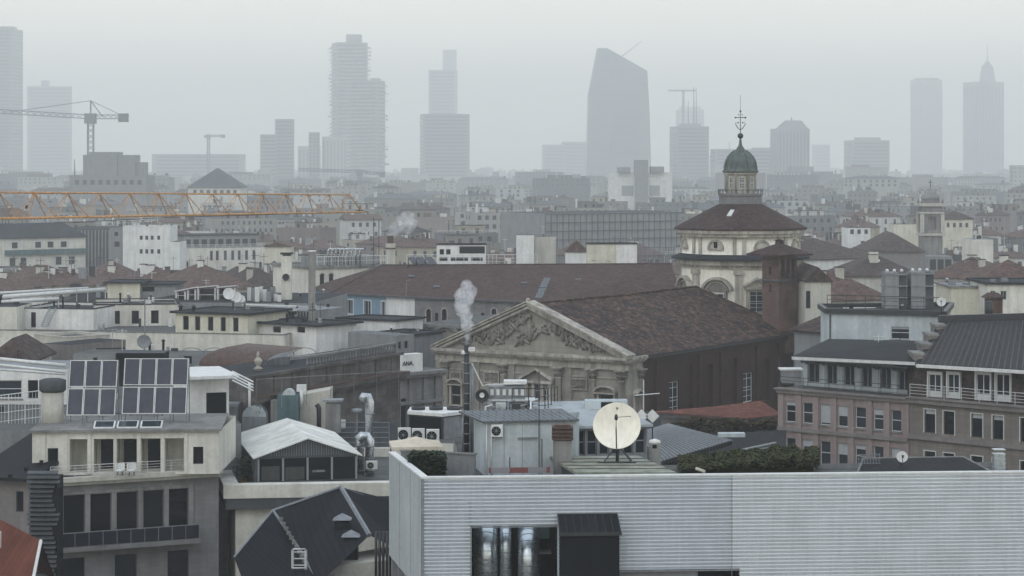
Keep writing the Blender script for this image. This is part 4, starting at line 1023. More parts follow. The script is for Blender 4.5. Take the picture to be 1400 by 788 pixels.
# -- the long cream attic storey
LB = Bld('long_building', 'long cream building with set back attic storey and a tall plain parapet wall', 'building', quad(-30, 258, 389, 250, 26))
zl = LB.fr[0].z(300, 457); LB.win(0, 20, 463, 27, 472, ''); LB.walls(zl, M['cream']); LB.flat(zl - .5, M['gravel'], 1, M['cream'], M['concrete'])
b = house('cream attic storey with four dark windows, set back above the plain parapet', 128, 270, 246, 272, 12, 417, M['cream'], name='attic_storey', rows=[(0, [(137, 143.5), (157, 164), (180, 190), (206.5, 217)], 425, 443, 180, 'dark')])
b.flat(b.z1 - .3, M['bitumen'], 1, M['cream'], M['bitumen']); zat = b.z1
b = house('blank white attic wall with a ladder and one small door, left of the four windows', 24, 266, 127.7, 264, 12, 417, M['white'], name='attic_storey', rows=[(0, [(27, 32)], 428, 441, 40, 'dark'), (0, [(42, 49)], 427, 448, 40, 'dark')], z=zat - .1)
b.flat(b.z1 - .3, M['bitumen'], 1, M['white'], M['bitumen'])
t = MB().use(M['frameg'])
for px in (62, 71): a, c = b.fr[0].u(px), b.fr[0].u(px + 6); t.tube([b.fr[0].pt(a, zl, 1.2), b.fr[0].pt(c, zat, .1)], .09, 5)
for k in range(9): t.tube([b.fr[0].pt(b.fr[0].u(62 + k * .66), zl + (zat - zl) * k / 9, 1.2 - k * .12), b.fr[0].pt(b.fr[0].u(71 + k * .66), zl + (zat - zl) * k / 9, 1.2 - k * .12)], .04, 4)
t.build('ladder', None, b.o)
b = house('small cream block at the left edge under the long grey roof pipes', -30, 262, 23.5, 262, 8, 420, M['cream'], name='attic_storey'); b.flat(b.z1 - .02, M['bitumen'])
b = house('projecting cream attic block with five dark windows in a row', 240, 257, 339, 253, 9, 428, M['yellow'], name='attic_block', rows=[(0, [(250, 258), (266.5, 273.5), (284, 291.5), (301.5, 308.5), (318.5, 326)], 433.5, 452.5, 290, 'dark')])
b.flat(b.z1 + .02, M['bitumen']); b.ring(.5, .1, b.z1 - .15, b.z1 + .12, M['bitumen'], 'eaves')
f = b.fr[0]
for k, px in enumerate((243, 261)): p = f.pt(f.u(px), 0, -.6); cone_pot(b.o, p.x, p.y, b.z1 + .1, b.z1 + .5, .2, M['dsteel'])
b = house('low grey roof hut with two dark openings beside the round chimney', 345, 256, 432, 250, 7, 443, M['white'], name='roof_hut', rows=[(0, [(373, 384)], 446.5, 455, 378, 'dark'), (0, [(406, 417)], 447, 455, 410, 'dark')]); b.flat(b.z1 + .02, M['bitumen']); b.ring(.6, .1, b.z1 - .1, b.z1 + .15, M['bitumen'], 'eaves')
b = house('grey roof structure with dark vertical slats under white slab edges', 340, 266, 424, 262, 8, 424, M['grey'], name='roof_structure', rows=[(0, [(348, 350)], 428, 444, 350, 'dark'), (0, [(376, 386)], 427, 442, 380, 'dark')])
b.flat(b.z1 + .02, M['paleroof'])
t = MB().use(M['wsteel']); t.fbox(b.fr[0], -.6, b.fr[0].L * .78, b.z1 - .05, b.z1 + .15, -.1, .7); t.fbox(b.fr[0], -.6, b.fr[0].L * .78, b.z1 + .45, b.z1 + .6, -.1, .5); t.build('slab_edge', None, b.o)
t = MB().use(M['dark'])
for px in range(392, 424, 4): u = b.fr[0].u(px); t.fbox(b.fr[0], u, u + .16, b.z1 - 1.9, b.z1 - .1, .003, .06)
t.build('slats', None, b.o)
# roof pergolas: white frames round dark glazing
for k, (xl, xr, yt, yb) in enumerate(((240, 254, 399, 412), (270, 295, 394, 411), (297, 322, 394, 411), (256, 268, 396, 411))):
    lab = ['narrow white framed roof pergola, leftmost of the four', 'wide white framed roof pergola with slanted top, middle of the roof', 'wide white framed roof pergola with slanted top, nearest the white dishes', 'narrow white roof pergola between the left and middle ones'][k]
    f = Fr(XY(xl, 283), XY(xr, 283)); z0 = f.z(xl, yb); z1 = f.z(xl, yt); o = thing('roof_pergola', lab, 'pergola', f.pt(0, z0), 'white roof pergolas')
    t = MB().use(M['wsteel']); L = f.L
    for u in (0, L - .18): t.fbox(f, u, u + .18, z0, z1, -.1, .1); t.fbox(f, u, u + .18, z0, z1 - .3, -2.2, -2.0)
    for (ua, ub) in ((-.1, L + .1),): t.hexa([f.pt(ua, z1, .3), f.pt(ub, z1 + .25, .3), f.pt(ub, z1, -2.4), f.pt(ua, z1 - .25, -2.4), f.pt(ua, z1 + .14, .3), f.pt(ub, z1 + .39, .3), f.pt(ub, z1 + .14, -2.4), f.pt(ua, z1 - .11, -2.4)])
    t.fbox(f, .1, L - .1, z0 + .7, z0 + .76, -.05, .05); t.build('frame', None, o)
    t = MB().use(M['glass']); t.fbox(f, .2, L - .2, z0 + .05, z1 - .15, -1.3, -1.2); t.build('glazing', None, o)
# roof under them
b = house('dark flat roof carrying the white pergolas and dishes', 190, 279, 425, 276, 22, 414, M['grey'], name='roof_building'); b.flat(b.z1 + .01, M['bitumen']); zr = b.z1
b = house('cream stair box with thin dark roof behind the long attic', 147, 292, 191, 292, 7, 387, M['yellow'], name='stair_box'); b.flat(b.z1 + .01, M['bitumen']); b.ring(.5, .1, b.z1 - .05, b.z1 + .12, M['bitumen'], 'eaves')
b = house('grey stair box with dark window beside the cream one', 191.4, 293, 240, 293, 7, 389, M['grey'], name='stair_box', rows=[(0, [(194, 211)], 392, 399, 200, 'dark')]); b.flat(b.z1 + .01, M['bitumen']); b.ring(.4, .1, b.z1 - .05, b.z1 + .1, M['bitumen'], 'eaves')
# satellite dishes / condensers on that roof
def dish(name, label, p, r, aim, mat, pole=1.0, group=None, deep=.22, feed=True):
    """parabolic dish on a pole; p foot point, aim direction of the bowl"""
    aim = Vector(aim).normalized(); o = thing(name, label, 'satellite dish', p, group); c = Vector(p) + Vector((0, 0, pole))
    t = MB().use(M['dsteel']); t.tube([Vector(p), c - aim * .1], .05 * max(1, r), 6); t.build('pole', None, o)
    s = aim.cross(Vector((0, 0, 1))).normalized(); u = s.cross(aim).normalized(); t = MB().use(mat)
    def ring(rr, off): return [c + aim * (deep * r * (rr / r) ** 2 + off) + s * math.cos(2 * PI * k / 28) * rr + u * math.sin(2 * PI * k / 28) * rr for k in range(28)]
    t.rings([ring(r * q, -.03) for q in (.05, .4, .7, .9, 1.0)] + [ring(r * q, .02) for q in (1.0, .9, .7, .4, .05)], True, True); t.build('bowl', None, o)
    if feed:
        t = MB().use(M['dsteel']); fp = c + aim * r * .75; t.tube([c - u * r * .98 + aim * deep * r, fp], .02 * max(1, r), 5); t.lathe(fp - Vector((0, 0, .06)), [(.06, 0), (.06, .14)], 6); t.build('feed_arm', None, o)
    return o
for k, (px, y, rr_) in enumerate(((313, 402, .75), (323, 407, .7), (329, 410, .6))):
    lab = ['largest of three white dishes on the dark roof beside the pergolas', 'middle of three white dishes on the dark roof beside the pergolas', 'rightmost and smallest white dish beside the pergolas'][k]
    q = P(px, y, 278); dish('satellite_dish', lab, (q.x, q.y, zr), rr_, (.1, -1, .25), M['wsteel'], q.z - zr, 'white dishes by the pergolas', feed=False)
q = P(197, 467, 205); dish('satellite_dish', 'dark round dish on a tall pole in front of the plain parapet', (q.x, q.y, 27.5), .65, (.05, -1, .05), M['gsteel'], q.z - 27.5, deep=.15, feed=False)
t = MB().use(M['gsteel']); a = P(198, 467, 205.2); c = P(198, 410, 205.2); t.tube([a, c], .06, 5); t.tube([c + Vector((-.5, 0, 0)), c + Vector((.5, 0, 0))], .03, 4); tag(t.build('antenna_pole', None, None, at=a), 'tall thin pole rising from the dark round dish', 'antenna')
r_ = random.Random(5)
for k in range(9):
    px = 338 + k * 5.2; f = Fr(XY(px, 281 - k % 3), XY(px + r_.uniform(4, 7), 281 - k % 3)); h = r_.uniform(.9, 2.0)
    t = MB().use(r_.choice([M['wsteel'], M['gsteel'], M['steel'], M['wsteel']])); t.fbox(f, 0, f.L, zr + .02, zr + h, -.8, 0); t.use(M['dsteel']); t.lathe((*f.pt(f.L / 2, 0, -.4).xy, 0), [(.25, zr + h + .002), (.25, zr + h + .12)], 10)
    tag(t.build('roof_vent_unit', None, None, at=f.pt(0, zr)), 'white or grey vent box in the row between the dishes and the square chimney', 'vent unit', 'vent boxes in a row beside the dishes')
# long pipes on the left roof
for k, (a, c, r, lab) in enumerate(((P(-20, 408, 272), P(144, 396, 290), .28, 'upper long grey pipe running over the left rooftops'), (P(-20, 402, 280), P(120, 394, 300), .18, 'thinner grey pipe behind the long one on the left rooftops'), (P(-20, 414, 268), P(80, 409, 273), .22, 'lower short grey pipe over the left attic'))):
    t = MB().use(M['wsteel']); t.tube([a, c], r, 8)
    for q in range(5): p = a.lerp(c, q / 4); t.tube([p, Vector((p.x, p.y, zr - 3))], .06, 4)
    tag(t.build('roof_pipe', None, None, at=a), lab, 'pipe')
# chimneys
t = MB().use(M['cream']); p = P(392, 350, 284); z0 = P(392, 420, 284).z - 3; o = thing('square_chimney', 'square pale chimney stack with dark cap and a round fan on its side', 'chimney', (p.x, p.y, z0))
t.box(p.x - .65, p.x + .65, p.y - .6, p.y + .6, z0, p.z); t.build('stack', None, o); t = MB().use(M['bitumen']); t.box(p.x - .5, p.x + .5, p.y - .5, p.y + .5, p.z + .003, p.z + .2); t.box(p.x - .78, p.x + .78, p.y - .72, p.y + .72, p.z + .2, p.z + .42); t.build('cap', None, o)
t = MB().use(M['dsteel']); c = P(391, 379, 283.2); t.rings([[c + Vector((math.cos(a * PI / 8) * rr2, dy, math.sin(a * PI / 8) * rr2)) for a in range(16)] for rr2, dy in ((.45, 0), (.45, -.35), (.3, -.36), (.28, -.1))], True); t.build('fan', None, o)
p = P(426.5, 345, 258); z0 = P(426, 448, 258).z; o = thing('round_chimney', 'tall round white chimney tube beside the blue house', 'chimney', (p.x, p.y, z0 - 2))
MB().use(M['white']).lathe((p.x, p.y, 0), [(.42, z0 - 2), (.42, p.z), (.5, p.z + .01), (.5, p.z + .2), (.36, p.z + .21)], 18).build('tube', None, o); MB().use(M['zinc']).lathe((p.x, p.y, 0), [(.44, z0 + 2), (.47, z0 + 2.01), (.47, z0 + 2.15), (.44, z0 + 2.16)], 18, caps=False).build('band', None, o)
# -- crane jib
JD0, JD1 = 236.0, 318.0
jz = 44.05
ja = XY(0, JD0); jb = XY(495, JD1); jd = (jb - ja).normalized(); js = Vector((-jd.y, jd.x)); root = ja - jd * 26
o = thing('orange_crane', 'long orange lattice crane arm reaching in from the left edge', 'crane', (root.x, root.y, 0))
jl = (jb - root).length; tipz = P(495, 290, JD1).z; r0 = P(0, 299, JD0).z
def jp(s, w, h):   # s metres from root
    q = root + jd * s + js * w; z = r0 + (tipz - r0) * (s - 26) / (jl - 26); return Vector((q.x, q.y, z + h))
hh = lambda s: 2.75 - (2.75 - 2.55) * s / jl
t = MB().use(M['craney']); L1 = jl - 4.2
for w_ in (-.7, .7): t.tube([jp(0, w_, 0), jp(jl, w_ * .4, 0)], .14, 6)
ys = 2.65
t.tube([jp(0, 0, ys + .25), jp(38, 0, ys + .1), jp(L1, 0, ys - .15)], .12, 6); t.tube([jp(L1, 0, ys - .15), jp(jl - .3, 0, .1)], .09, 6)
n = 17; pan = L1 / n
for i in range(n):
    s0, s1 = i * pan, (i + 1) * pan
    for w_ in (-.7, .7):
        t.tube([jp(s0, 0, ys), jp((s0 + s1) / 2, w_, 0)], .06, 5); t.tube([jp((s0 + s1) / 2, w_, 0), jp(s1, 0, ys)], .045, 5)
    t.tube([jp(s0, -.7, 0), jp(s1, .7, 0)], .03, 4); t.tube([jp((s0 + s1) / 2, -.7, 0), jp((s0 + s1) / 2, .7, 0)], .035, 4)
    if i % 4 == 1: t.tube([jp(s0, 0, ys), jp(s0, .7, 0)], .05, 4); t.box(*[c for q in zip(jp(s0, 0, ys) - Vector((.25, .2, .12)), jp(s0, 0, ys) + Vector((.25, .2, .12))) for c in q])
t.build('jib', None, o)
t = MB().use(M['dsteel']); p = jp(jl, 0, .1); t.box(p.x - .9, p.x + .2, p.y - .5, p.y + .5, p.z - .2, p.z + .15); t.build('jib_end', None, o)
t = MB().use(M['craney'])
for a in (-.9, .9):
    for c in (-.9, .9): q = root + jd * a + js * c; t.tube([(q.x, q.y, 0), (q.x, q.y, jz + 9)], .12, 4)
for k in range(26):
    z = k * 2; q0 = root + jd * -.9 + js * -.9; q1 = root + jd * .9 + js * -.9; q2 = root + jd * .9 + js * .9
    t.tube([(q0.x, q0.y, z), (q1.x, q1.y, z + 2)], .06, 3); t.tube([(q1.x, q1.y, z), (q2.x, q2.y, z + 2)], .06, 3)
t.build('mast', None, o)
t = MB().use(M['dsteel']); t.tube([jp(40, 0, -.6), jp(60, 0, -.25), jp(jl, 0, 0)], .035, 4); q = jp(31, 0, 1.2); t.sph(q, .22, 8); t.build('cable', None, o)
# -- tiled terrace building with arched windows and pipes behind the blue house
b = house('cream tower-like house with two arched windows and a railed roof terrace full of pipes', 424, 345, 530, 352, 14, 364, M['cream'], name='terrace_house')
f = b.fr[0]
for px in (440, 452.5):
    u = f.u(px); z = f.z(px, 392); t = MB().use(M['glassb']); t.fbox(f, u - .35, u + .35, z, z + 1.7, .003, .04); half_disc(t, f, u, z + 1.7, .35, 0, .04); t.use(M['facd']); arch_ring(t, f, u, z + 1.7, .36, .5, .003, .12); t.build('arched_window', None, b.o)
b.flat(b.z1 - .02, M['gravel']); b.ring(.3, .2, b.z1 - .3, b.z1 + .15, M['concrete'], 'cornice')
zt_ = b.z1
t = MB().use(M['grey']); t.fbox(f, .3, f.L - .3, zt_ + .16, zt_ + 1.5, -4, -2.5); t.build('roof_cabin', None, b.o)
rail('railing', None, None, [f.pt(0, zt_ + .15), f.pt(f.L, zt_ + .15)], 1.4, M['wsteel'], 1.2, .3, 1, .045, parent=b.o)
for k in range(9):
    px = 449 + k * 5.4; a = P(px, 352, 349); t = MB().use(M['steel']); c = P(px, 343, 349)
    t.tube([Vector((a.x, a.y, zt_)), c, c + Vector((.15, 0, .25)), c + Vector((.45, 0, .3)), c + Vector((.6, -.1, .1))], .17, 7)
    tag(t.build('vent_pipe', None, None, at=(a.x, a.y, zt_)), 'shiny curled vent pipe in the row on the railed terrace', 'vent pipe', 'curled vent pipes on the terrace')
for px, y0, y1, D in ((511, 364, 298, 350), (518, 364, 300, 352)):
    a = P(px, y0, D); c = P(px, y1, D); t = MB().use(M['dsteel']); t.tube([a, c], .06, 4); tag(t.build('antenna_pole', None, None, at=a), 'thin dark antenna pole %s on the railed terrace' % ('left of its twin' if px == 511 else 'right of its twin'), 'antenna')
# smoking chimney
p = P(534, 333, 372); z0 = p.z - 6; o = thing('smoking_chimney', 'thick square brown chimney giving off white steam behind the palace roof', 'chimney', (p.x, p.y, z0))
t = MB().use(M['warm']); t.box(p.x - .8, p.x + .8, p.y - .8, p.y + .8, z0, p.z); t.build('stack', None, o); t = MB().use(M['rust']); t.box(p.x - .5, p.x + .5, p.y - .5, p.y + .5, p.z + .003, p.z + 1.3); t.box(p.x - .95, p.x + .95, p.y - .95, p.y + .95, p.z - .9, p.z - .7); t.build('cap', None, o)

# ================================================================ palace with the long brown roof
za = 29.2
A0 = XY(457, 320); A1 = XY(762, 297); A2 = XY(925, 300)
PL = Bld('palace', 'long palace with brown tiled roof, blue left end and arched windows behind the church', 'building', [XY(432, 331), A0, XY(528, 313.5), XY(567, 310), A1, A2, XY(925, 322), XY(445, 345)])
PL.row(0, [(438, 450)], 410, 429, 444, 'sur'); PL.row(0, [(438, 450)], 448, 458, 444, 'sur')
for a, c in ((461, 468), (475, 482.5), (498, 507), (522, 527)): PL.row(1, [(a, c)], 411, 430, 490, 'sur')
for a, c in ((461, 468), (475, 482)): PL.row(1, [(a, c)], 449, 458, 490, 'sur')
PL.walls(za, M['grey'], mats={0: M['blue'], 1: M['blue'], 2: M['white'], 3: M['greyst']})
t = MB().use(M['facd'])
f = PL.fr[3]
for k, px in enumerate((586.5, 608, 676, 696, 716, 736)):
    u = f.u(px); z = f.z(px, 441); h = 1.5; t.use(M['facd']); arch_ring(t, f, u, z + h, .42, .58, .003, .14); t.fbox(f, u - .58, u - .42, z, z + h, .003, .14); t.fbox(f, u + .42, u + .58, z, z + h, .003, .14)
    t.use(M['glassb']); t.fbox(f, u - .42, u + .42, z, z + h, .003, .05); half_disc(t, f, u, z + h, .42, 0, .05)
for px in (597, 660, 686): u = f.u(px); t.use(M['glassb']); t.fbox(f, u - .25, u + .25, f.z(px, 440), f.z(px, 428), .003, .05)
t.build('arched_windows', None, PL.o)
t = MB().use(M['zinc'])
for i in (0, 1, 2, 3, 4): t.fbox(PL.fr[i], -.25 if i else -.2, PL.fr[i].L + .2, za - .12, za + .12, .003, .5 + i * .003)
t.build('gutter', None, PL.o)
RL = Vector((*XY(522, 333), 0)); RL.z = P(522, 363, 333).z; RRt = Vector((*XY(918, 318), 0)); RRt.z = P(918, 361, 318).z
def ov(i, d=.55):
    q = PL.inset(-d)[i]; return Vector((q.x, q.y, za + .05))
t = MB().use(M['tilepal']); E_ = [ov(i) for i in range(8)]
def onr(k): return RL.lerp(RRt, k)
mids = [onr(.0), onr(.0), onr(.12), onr(.22), onr(.62), onr(1.0)]
t.face([E_[0], E_[1], RL]); t.face([E_[1], E_[2], mids[2], RL]); t.face([E_[2], E_[3], mids[3], mids[2]]); t.face([E_[3], E_[4], mids[4], mids[3]]); t.face([E_[4], E_[5], RRt, mids[4]]); t.face([E_[6], E_[7], RL, RRt]); t.face([E_[7], E_[0], RL]); t.face([E_[5], E_[6], RRt])
pr = t.build('roof', None, PL.o)
t = MB().use(M['tiledk']); t.tube([RL, RRt], .16, 6); t.tube([E_[1], RL], .13, 6); t.build('ridge_tiles', None, pr)
def on_roof(px, k):   # point on the front slope between gutter (k=0) and ridge (k=1)
    s = (px - 522) / (918 - 522); r = onr(min(1, max(0, s))); i = 3 if px < 762 else 4; f = PL.fr[i]; e = f.pt(f.u(px), za, .5); return e.lerp(r, k)
for k, (px, kk) in enumerate(((720, .45), (745, .35), (792, .55), (818, .6), (853, .75), (864, .75), (874, .75), (565, .6), (600, .3))):
    p = on_roof(px, kk); sl = (on_roof(px, kk + .05) - p); sl = sl.normalized(); s = Vector((1, 0, 0)); n_ = s.cross(sl).normalized(); w_, l_ = .45, 1.0
    a = p - s * w_ + n_ * .03; up = n_ * .16; c = [a, a + s * 2 * w_, a + s * 2 * w_ + sl * l_, a + sl * l_]; t = MB().use(M['zinc']); t.hexa(c + [q + up for q in c]); t.build('skylight', None, pr)
for px in (747, 829):
    p, q = on_roof(px - 8, .1), on_roof(px + 5, .62); n_ = Vector((0, 0, .12)); t = MB().use(M['zinc']); s = Vector((.5, 0, 0)); t.hexa([p - s, p + s, q + s, q - s, p - s + n_, p + s + n_, q + s + n_, q - s + n_]); t.build('roof_walkway', None, pr)
t = MB().use(M['gsteel']); p = on_roof(556, .05); c = P(556, 384, p.y); t.tube([Vector((p.x, p.y, za - 3)), c], .06, 5); t.tube([c, c + Vector((.6, 0, .15))], .06, 5); tag(t.build('roof_lamp', None, None, at=(p.x, p.y, za - 3)), 'thin grey lamp post in front of the long brown roof', 'lamp')
# flat things standing behind the ridge
def ridge_box(label, xl, xr, yt, D, mat, name='roof_cabin', depth=4, cap='bitumen', rows=(), cat='roof cabin'):
    b = Bld(name, label, cat, quad(xl, D, xr, D, depth), z0=26)
    for r in rows: b.row(*r)
    b.walls(zt(yt, D), mat); b.flat(b.z1 + .01, M[cap]); b.ring(.12, .1, b.z1 - .02, b.z1 + .12, M[cap], 'roof_edge'); return b
ridge_box('pale yellow roof cabin with dark cap above the long brown roof', 803, 842, 334, 341, M['yellow'], rows=[(0, [(809, 815)], 356, 358, 812, ''), (0, [(829, 834)], 357, 359, 812, '')])
ridge_box('white panelled roof cabin joined to the pale yellow one', 842.3, 871, 334, 341, M['white'])
b = ridge_box('white machine cabin with dark louvre windows above the long brown roof', 597, 664, 335, 343, M['white'], rows=[(0, [(601, 607), (610, 616)], 341, 349, 605, 'dark'), (0, [(628, 663)], 337, 347, 640, 'dark'), (0, [(600, 612), (616, 640), (644, 660)], 352, 357, 640, 'dark')])
rail('railing', 'pale railing running along the top of the long brown roof', 'railing', [P(556, 362, 336), P(590, 362, 335), P(735, 362, 331)], 1.5, M['wsteel'], 1.2, 0, 2, .04)
rail('railing', 'dark grille fence between the white cabin and the dome', 'railing', [P(873, 360, 333), P(928, 360, 326)], 2.4, M['gsteel'], 1.0, .35, 1, .05)
for k, px in enumerate((566, 577, 589)):
    f = Fr(XY(px, 330), XY(px + 9, 332)); z = P(px, 363, 330).z; t = MB().use(M['panel']); t.hexa([f.pt(0, z, 0), f.pt(f.L, z, 0), f.pt(f.L, z + 1.1, -1), f.pt(0, z + 1.1, -1), f.pt(0, z + .1, 0), f.pt(f.L, z + .1, 0), f.pt(f.L, z + 1.2, -1), f.pt(0, z + 1.2, -1)])
    t.use(M['dsteel']); t.fbox(f, 0, .08, z - .6, z + 1.0, -1.0, -.9)
    tag(t.build('tilted_collector', None, None, at=f.pt(0, z)), 'tilted dark solar panel on the ridge beside the white machine cabin', 'solar panel', 'three tilted panels on the ridge')
b = house('pale block with small houses around, left of the yellow roof cabin', 706, 455, 730, 455, 8, 322, M['white']); b.flat(b.z1, M['gravel'])
b = house('cream block with low roof left of the yellow roof cabin', 731, 460, 760, 460, 8, 324, M['warm']); b.flat(b.z1, M['gravel'])
b = house('white gabled house end just left of the yellow roof cabin', 774, 420, 803, 420, 8, 345, M['white']); b.hip(2.2, M['tilebr'], .3, True)
b = house('dark hazy glass-roofed hall with a long flat roof left of the dome', 745, 760, 932, 790, 30, 291, M['grey'], name='exhibition_hall'); b.flat(b.z1, M['bitumen'])  # mid grey walls carry extra haze in their colour
t = MB().use(M['dgrey']); f = b.fr[0]
for k in range(24): u = f.L * k / 24; t.fbox(f, u, u + .25, 16, b.z1 - .3, .01, .2)
for k in range(4): z = b.z1 - .4 - k * 3; t.fbox(f, 0, f.L, z, z + .3, .205, .4)
t.build('facade_grid', None, b.o); MASK += [(700, 935, 362, 420), (745, 932, 335, 760), (424, 935, 364, 345)]
b = house('hazy white block with dark middle tower standing before the glass skyscraper', 833, 1500, 919, 1500, 22, 236, M['white'], name='apartment_block')
D = 1500
for xl, xr, y, nm in ((868, 886, 219, 'stair_tower'), (845, 862, 229, 'penthouse'), (890, 908, 228, 'penthouse')):
    a, c = XY(xl, D - 4), XY(xr, D - 4); MB().use(M['grey']).box(a.x, c.x, D - 4, D + 10, 0 if nm == 'stair_tower' else b.z1, zt(y, D)).build(nm, None, b.o)
f = b.fr[0]; t = MB().use(M['frameg'])
for xl, xr in ((850, 866), (888, 902)): t.fbox(f, f.u(xl), f.u(xr), f.z(xl, 268), f.z(xl, 254), .01, .2)
t.build('recessed_balconies', None, b.o); b.flat(b.z1, M['gravel']); MASK.append((833, 919, 262, 1500))
# cluttered block under the grey crane and the pyramid-roofed house
b = house('hazy stepped block under construction below the grey crane', 95, 1300, 200, 1300, 30, 240, M['grey'], name='apartment_block', rows=[(0, even(100, 196, 9, 6), 246, 253, 150, 'far')]); b.flat(b.z1, M['gravel'])
for xl, xr, y in ((113, 184, 212), (122, 160, 208), (168, 195, 222)): a, c = XY(xl, 1302), XY(xr, 1302); MB().use(M['grey']).box(a.x, c.x, 1302 + (y - 208) * .3, 1322, b.z1 + .01, zt(y, 1300)).build('scaffold_storey', None, b.o)
for px in (102, 117, 140): mast(b, px, 240, 214 + (px % 7), 1300, .5, dy=5)
MASK.append((92, 202, 262, 1300))
b = house('hazy house with steep dark pyramid roof, right of the grey crane', 257, 1250, 330, 1250, 26, 257, M['cream'], rows=[(0, even(262, 326, 7, 5), 260, 266, 290, 'far')]); b.hip(11, M['dgrey'], .8, inset_f=1.1); MASK.append((250, 335, 268, 1250))
# ================================================================ near left
def pole_line(name, label, cat, pts, r, mat, n=6, group=None):
    t = MB().use(mat); t.tube(pts, r, n); return tag(t.build(name, None, None, at=pts[0]), label, cat, group)
def ac_unit(label, px, py, D, w=.85, h=.65, group=None, ang=0, mat='wsteel', fans=1):
    """outdoor unit whose lower left corner shows at px, py"""
    f = Fr(XY(px, D), XY(px, D) + Vector((w * math.cos(ang), w * math.sin(ang)))); z = P(px, py, D).z; o = thing('air_conditioner', label, 'air conditioner', f.pt(0, z), group)
    t = MB().use(M[mat]); t.fbox(f, 0, w, z + .06, z + h, -.35, 0); t.use(M['dsteel']); t.fbox(f, .05, .12, z - .02, z + .06, -.3, -.02); t.fbox(f, w - .12, w - .05, z - .02, z + .06, -.3, -.02); t.build('casing', None, o)
    t = MB().use(M['dark'])
    for k in range(fans):
        u = w * (.42 if fans == 1 else (k + .5) / fans); c = f.pt(u, z + h * .53, .012)
        t.face([c + Vector((*(f.ux * math.cos(a * PI / 9) * h * .36), math.sin(a * PI / 9) * h * .36)) for a in range(18)])
        t.use(M['gsteel'])
        for a in range(4): e = Vector((*(f.ux * math.cos(a * PI / 4) * h * .34), math.sin(a * PI / 4) * h * .34)); t.tube([c - e + Vector((*(f.n * .02), 0)), c + e + Vector((*(f.n * .02), 0))], .012, 4)
        t.tube([c + Vector((*(f.n * .01), 0)), c + Vector((*(f.n * .05), 0))], h * .09, 8); t.use(M['dark'])
    t.build('fan_grille', None, o); return o
# -- stone palace with attic wall, balustrade and vaulted roof
za2 = 31.0
g0_, g1_ = v2(R(338, 516, za2)), v2(R(547, 483, za2))
SP = Bld('stone_palace', 'weathered brown stone attic wall with balustrade running diagonally behind the conservatory', 'building', [g0_, g1_, g1_ + Vector((-3, 9)), g0_ + Vector((-4, 8))])
SP.walls(za2, M['attic']); f = SP.fr[0]; L = f.L
t = MB().use(M['attic'])
for z0, z1, d in ((29.0, 29.35, .9), (28.75, 28.998, .6), (28.5, 28.748, .35), (30.85, 31.1, .3)): t.fbox(f, -.2, L + .2, z0, z1, .003, d)
t.use(M['rust']); t.fbox(f, -.2, L + .2, 29.352, 29.42, .003, .95); t.build('cornice', None, SP.o)
for k in range(9): u = L * (k + .5) / 9; MB().use(M['attic']).fbox(f, u - .3, u + .3, 29.42, 30.84, .003, .1).build('pilaster', None, SP.o)
t = MB().use(M['greyst']); u0 = f.u(425)
for k in range(30): u = u0 + (L - .6 - u0) * k / 29; q = f.pt(u, 0, -.35); t.lathe((q.x, q.y, 0), [(.07, 31.1), (.12, 31.3), (.06, 31.5), (.1, 31.75), (.07, 31.8)], 7)
t.fbox(f, u0 - .3, L - .2, 31.8, 31.95, -.55, -.15); t.fbox(f, L - .5, L - .1, 31.11, 31.799, -.5, -.16); t.build('balustrade', None, SP.o)
MB().use(M['bitumen']).face([(p.x, p.y, za2 - .02) for p in SP.pts]).build('roof', None, SP.o)
# barrel roof beside it
a, c = XY(272, 196), XY(372, 190); f2 = Fr(a, c); o = thing('vaulted_roof', 'dark brown curved barrel roof behind the stone finial', 'roof', f2.pt(0, 20))
t = MB().use(M['rust']); n = 12; zb = P(300, 506, 192).z; hgt = 1.75; rings = []
for k in range(n + 1):
    a_ = PI / 2 * k / n; rings.append([f2.pt(0 + (1 - math.sin(a_)) * 0 - 0, zb + math.sin(a_) * hgt, -(1 - math.cos(a_)) * 3.5) + Vector((*(f2.ux * (1 - math.cos(a_)) * 2.2), 0)), f2.pt(f2.L, zb + math.sin(a_) * hgt, -(1 - math.cos(a_)) * 3.5)])
for r0_, r1_ in zip(rings, rings[1:]): t.face([r0_[0], r0_[1], r1_[1], r1_[0]])
e = rings[-1]; t.face([e[0], e[1], e[1] + Vector((0, 2, 0)), e[0] + Vector((0, 2, 0))]); t.face([r[0] for r in rings] + [rings[-1][0] + Vector((0, 2, 0)), Vector((rings[0][0].x, rings[-1][0].y + 2, zb))])
t.build('vault', None, o); t = MB().use(M['grey']); t.fbox(f2, -.3, f2.L + .3, zb - 6, zb, -10, .3); t.fbox(f2, f2.L - .2, f2.L + .8, zb, zb + 1.2, -6, .2); t.build('base_wall', None, o)
p = P(353, 505, 181); o = thing('finial', 'pale carved stone finial on the corner of the stone palace', 'finial', (p.x, p.y, za2 - 1.5))
MB().use(M['facd']).lathe((p.x, p.y, p.z - .9), [(.32, 0), (.32, .9), (.42, .95), (.2, 1.1), (.13, 1.2), (.3, 1.45), (.36, 1.6), (.2, 1.8), (.1, 1.95), (.17, 2.1), (.1, 2.25), (.02, 2.4)], 12).build('urn', None, o)
t = MB().use(M['zinc']); rings = []
a, c = P(358, 503, 186), P(400, 485, 188)
for k in range(9):
    a_ = PI / 2 * k / 8; rings.append([Vector((a.x + (c.x - a.x) * (1 - math.cos(a_)) * .9, a.y, a.z + (c.z - a.z) * math.sin(a_))), Vector((a.x + (c.x - a.x) * (1 - math.cos(a_)) * .9, a.y + 5, a.z + (c.z - a.z) * math.sin(a_)))])
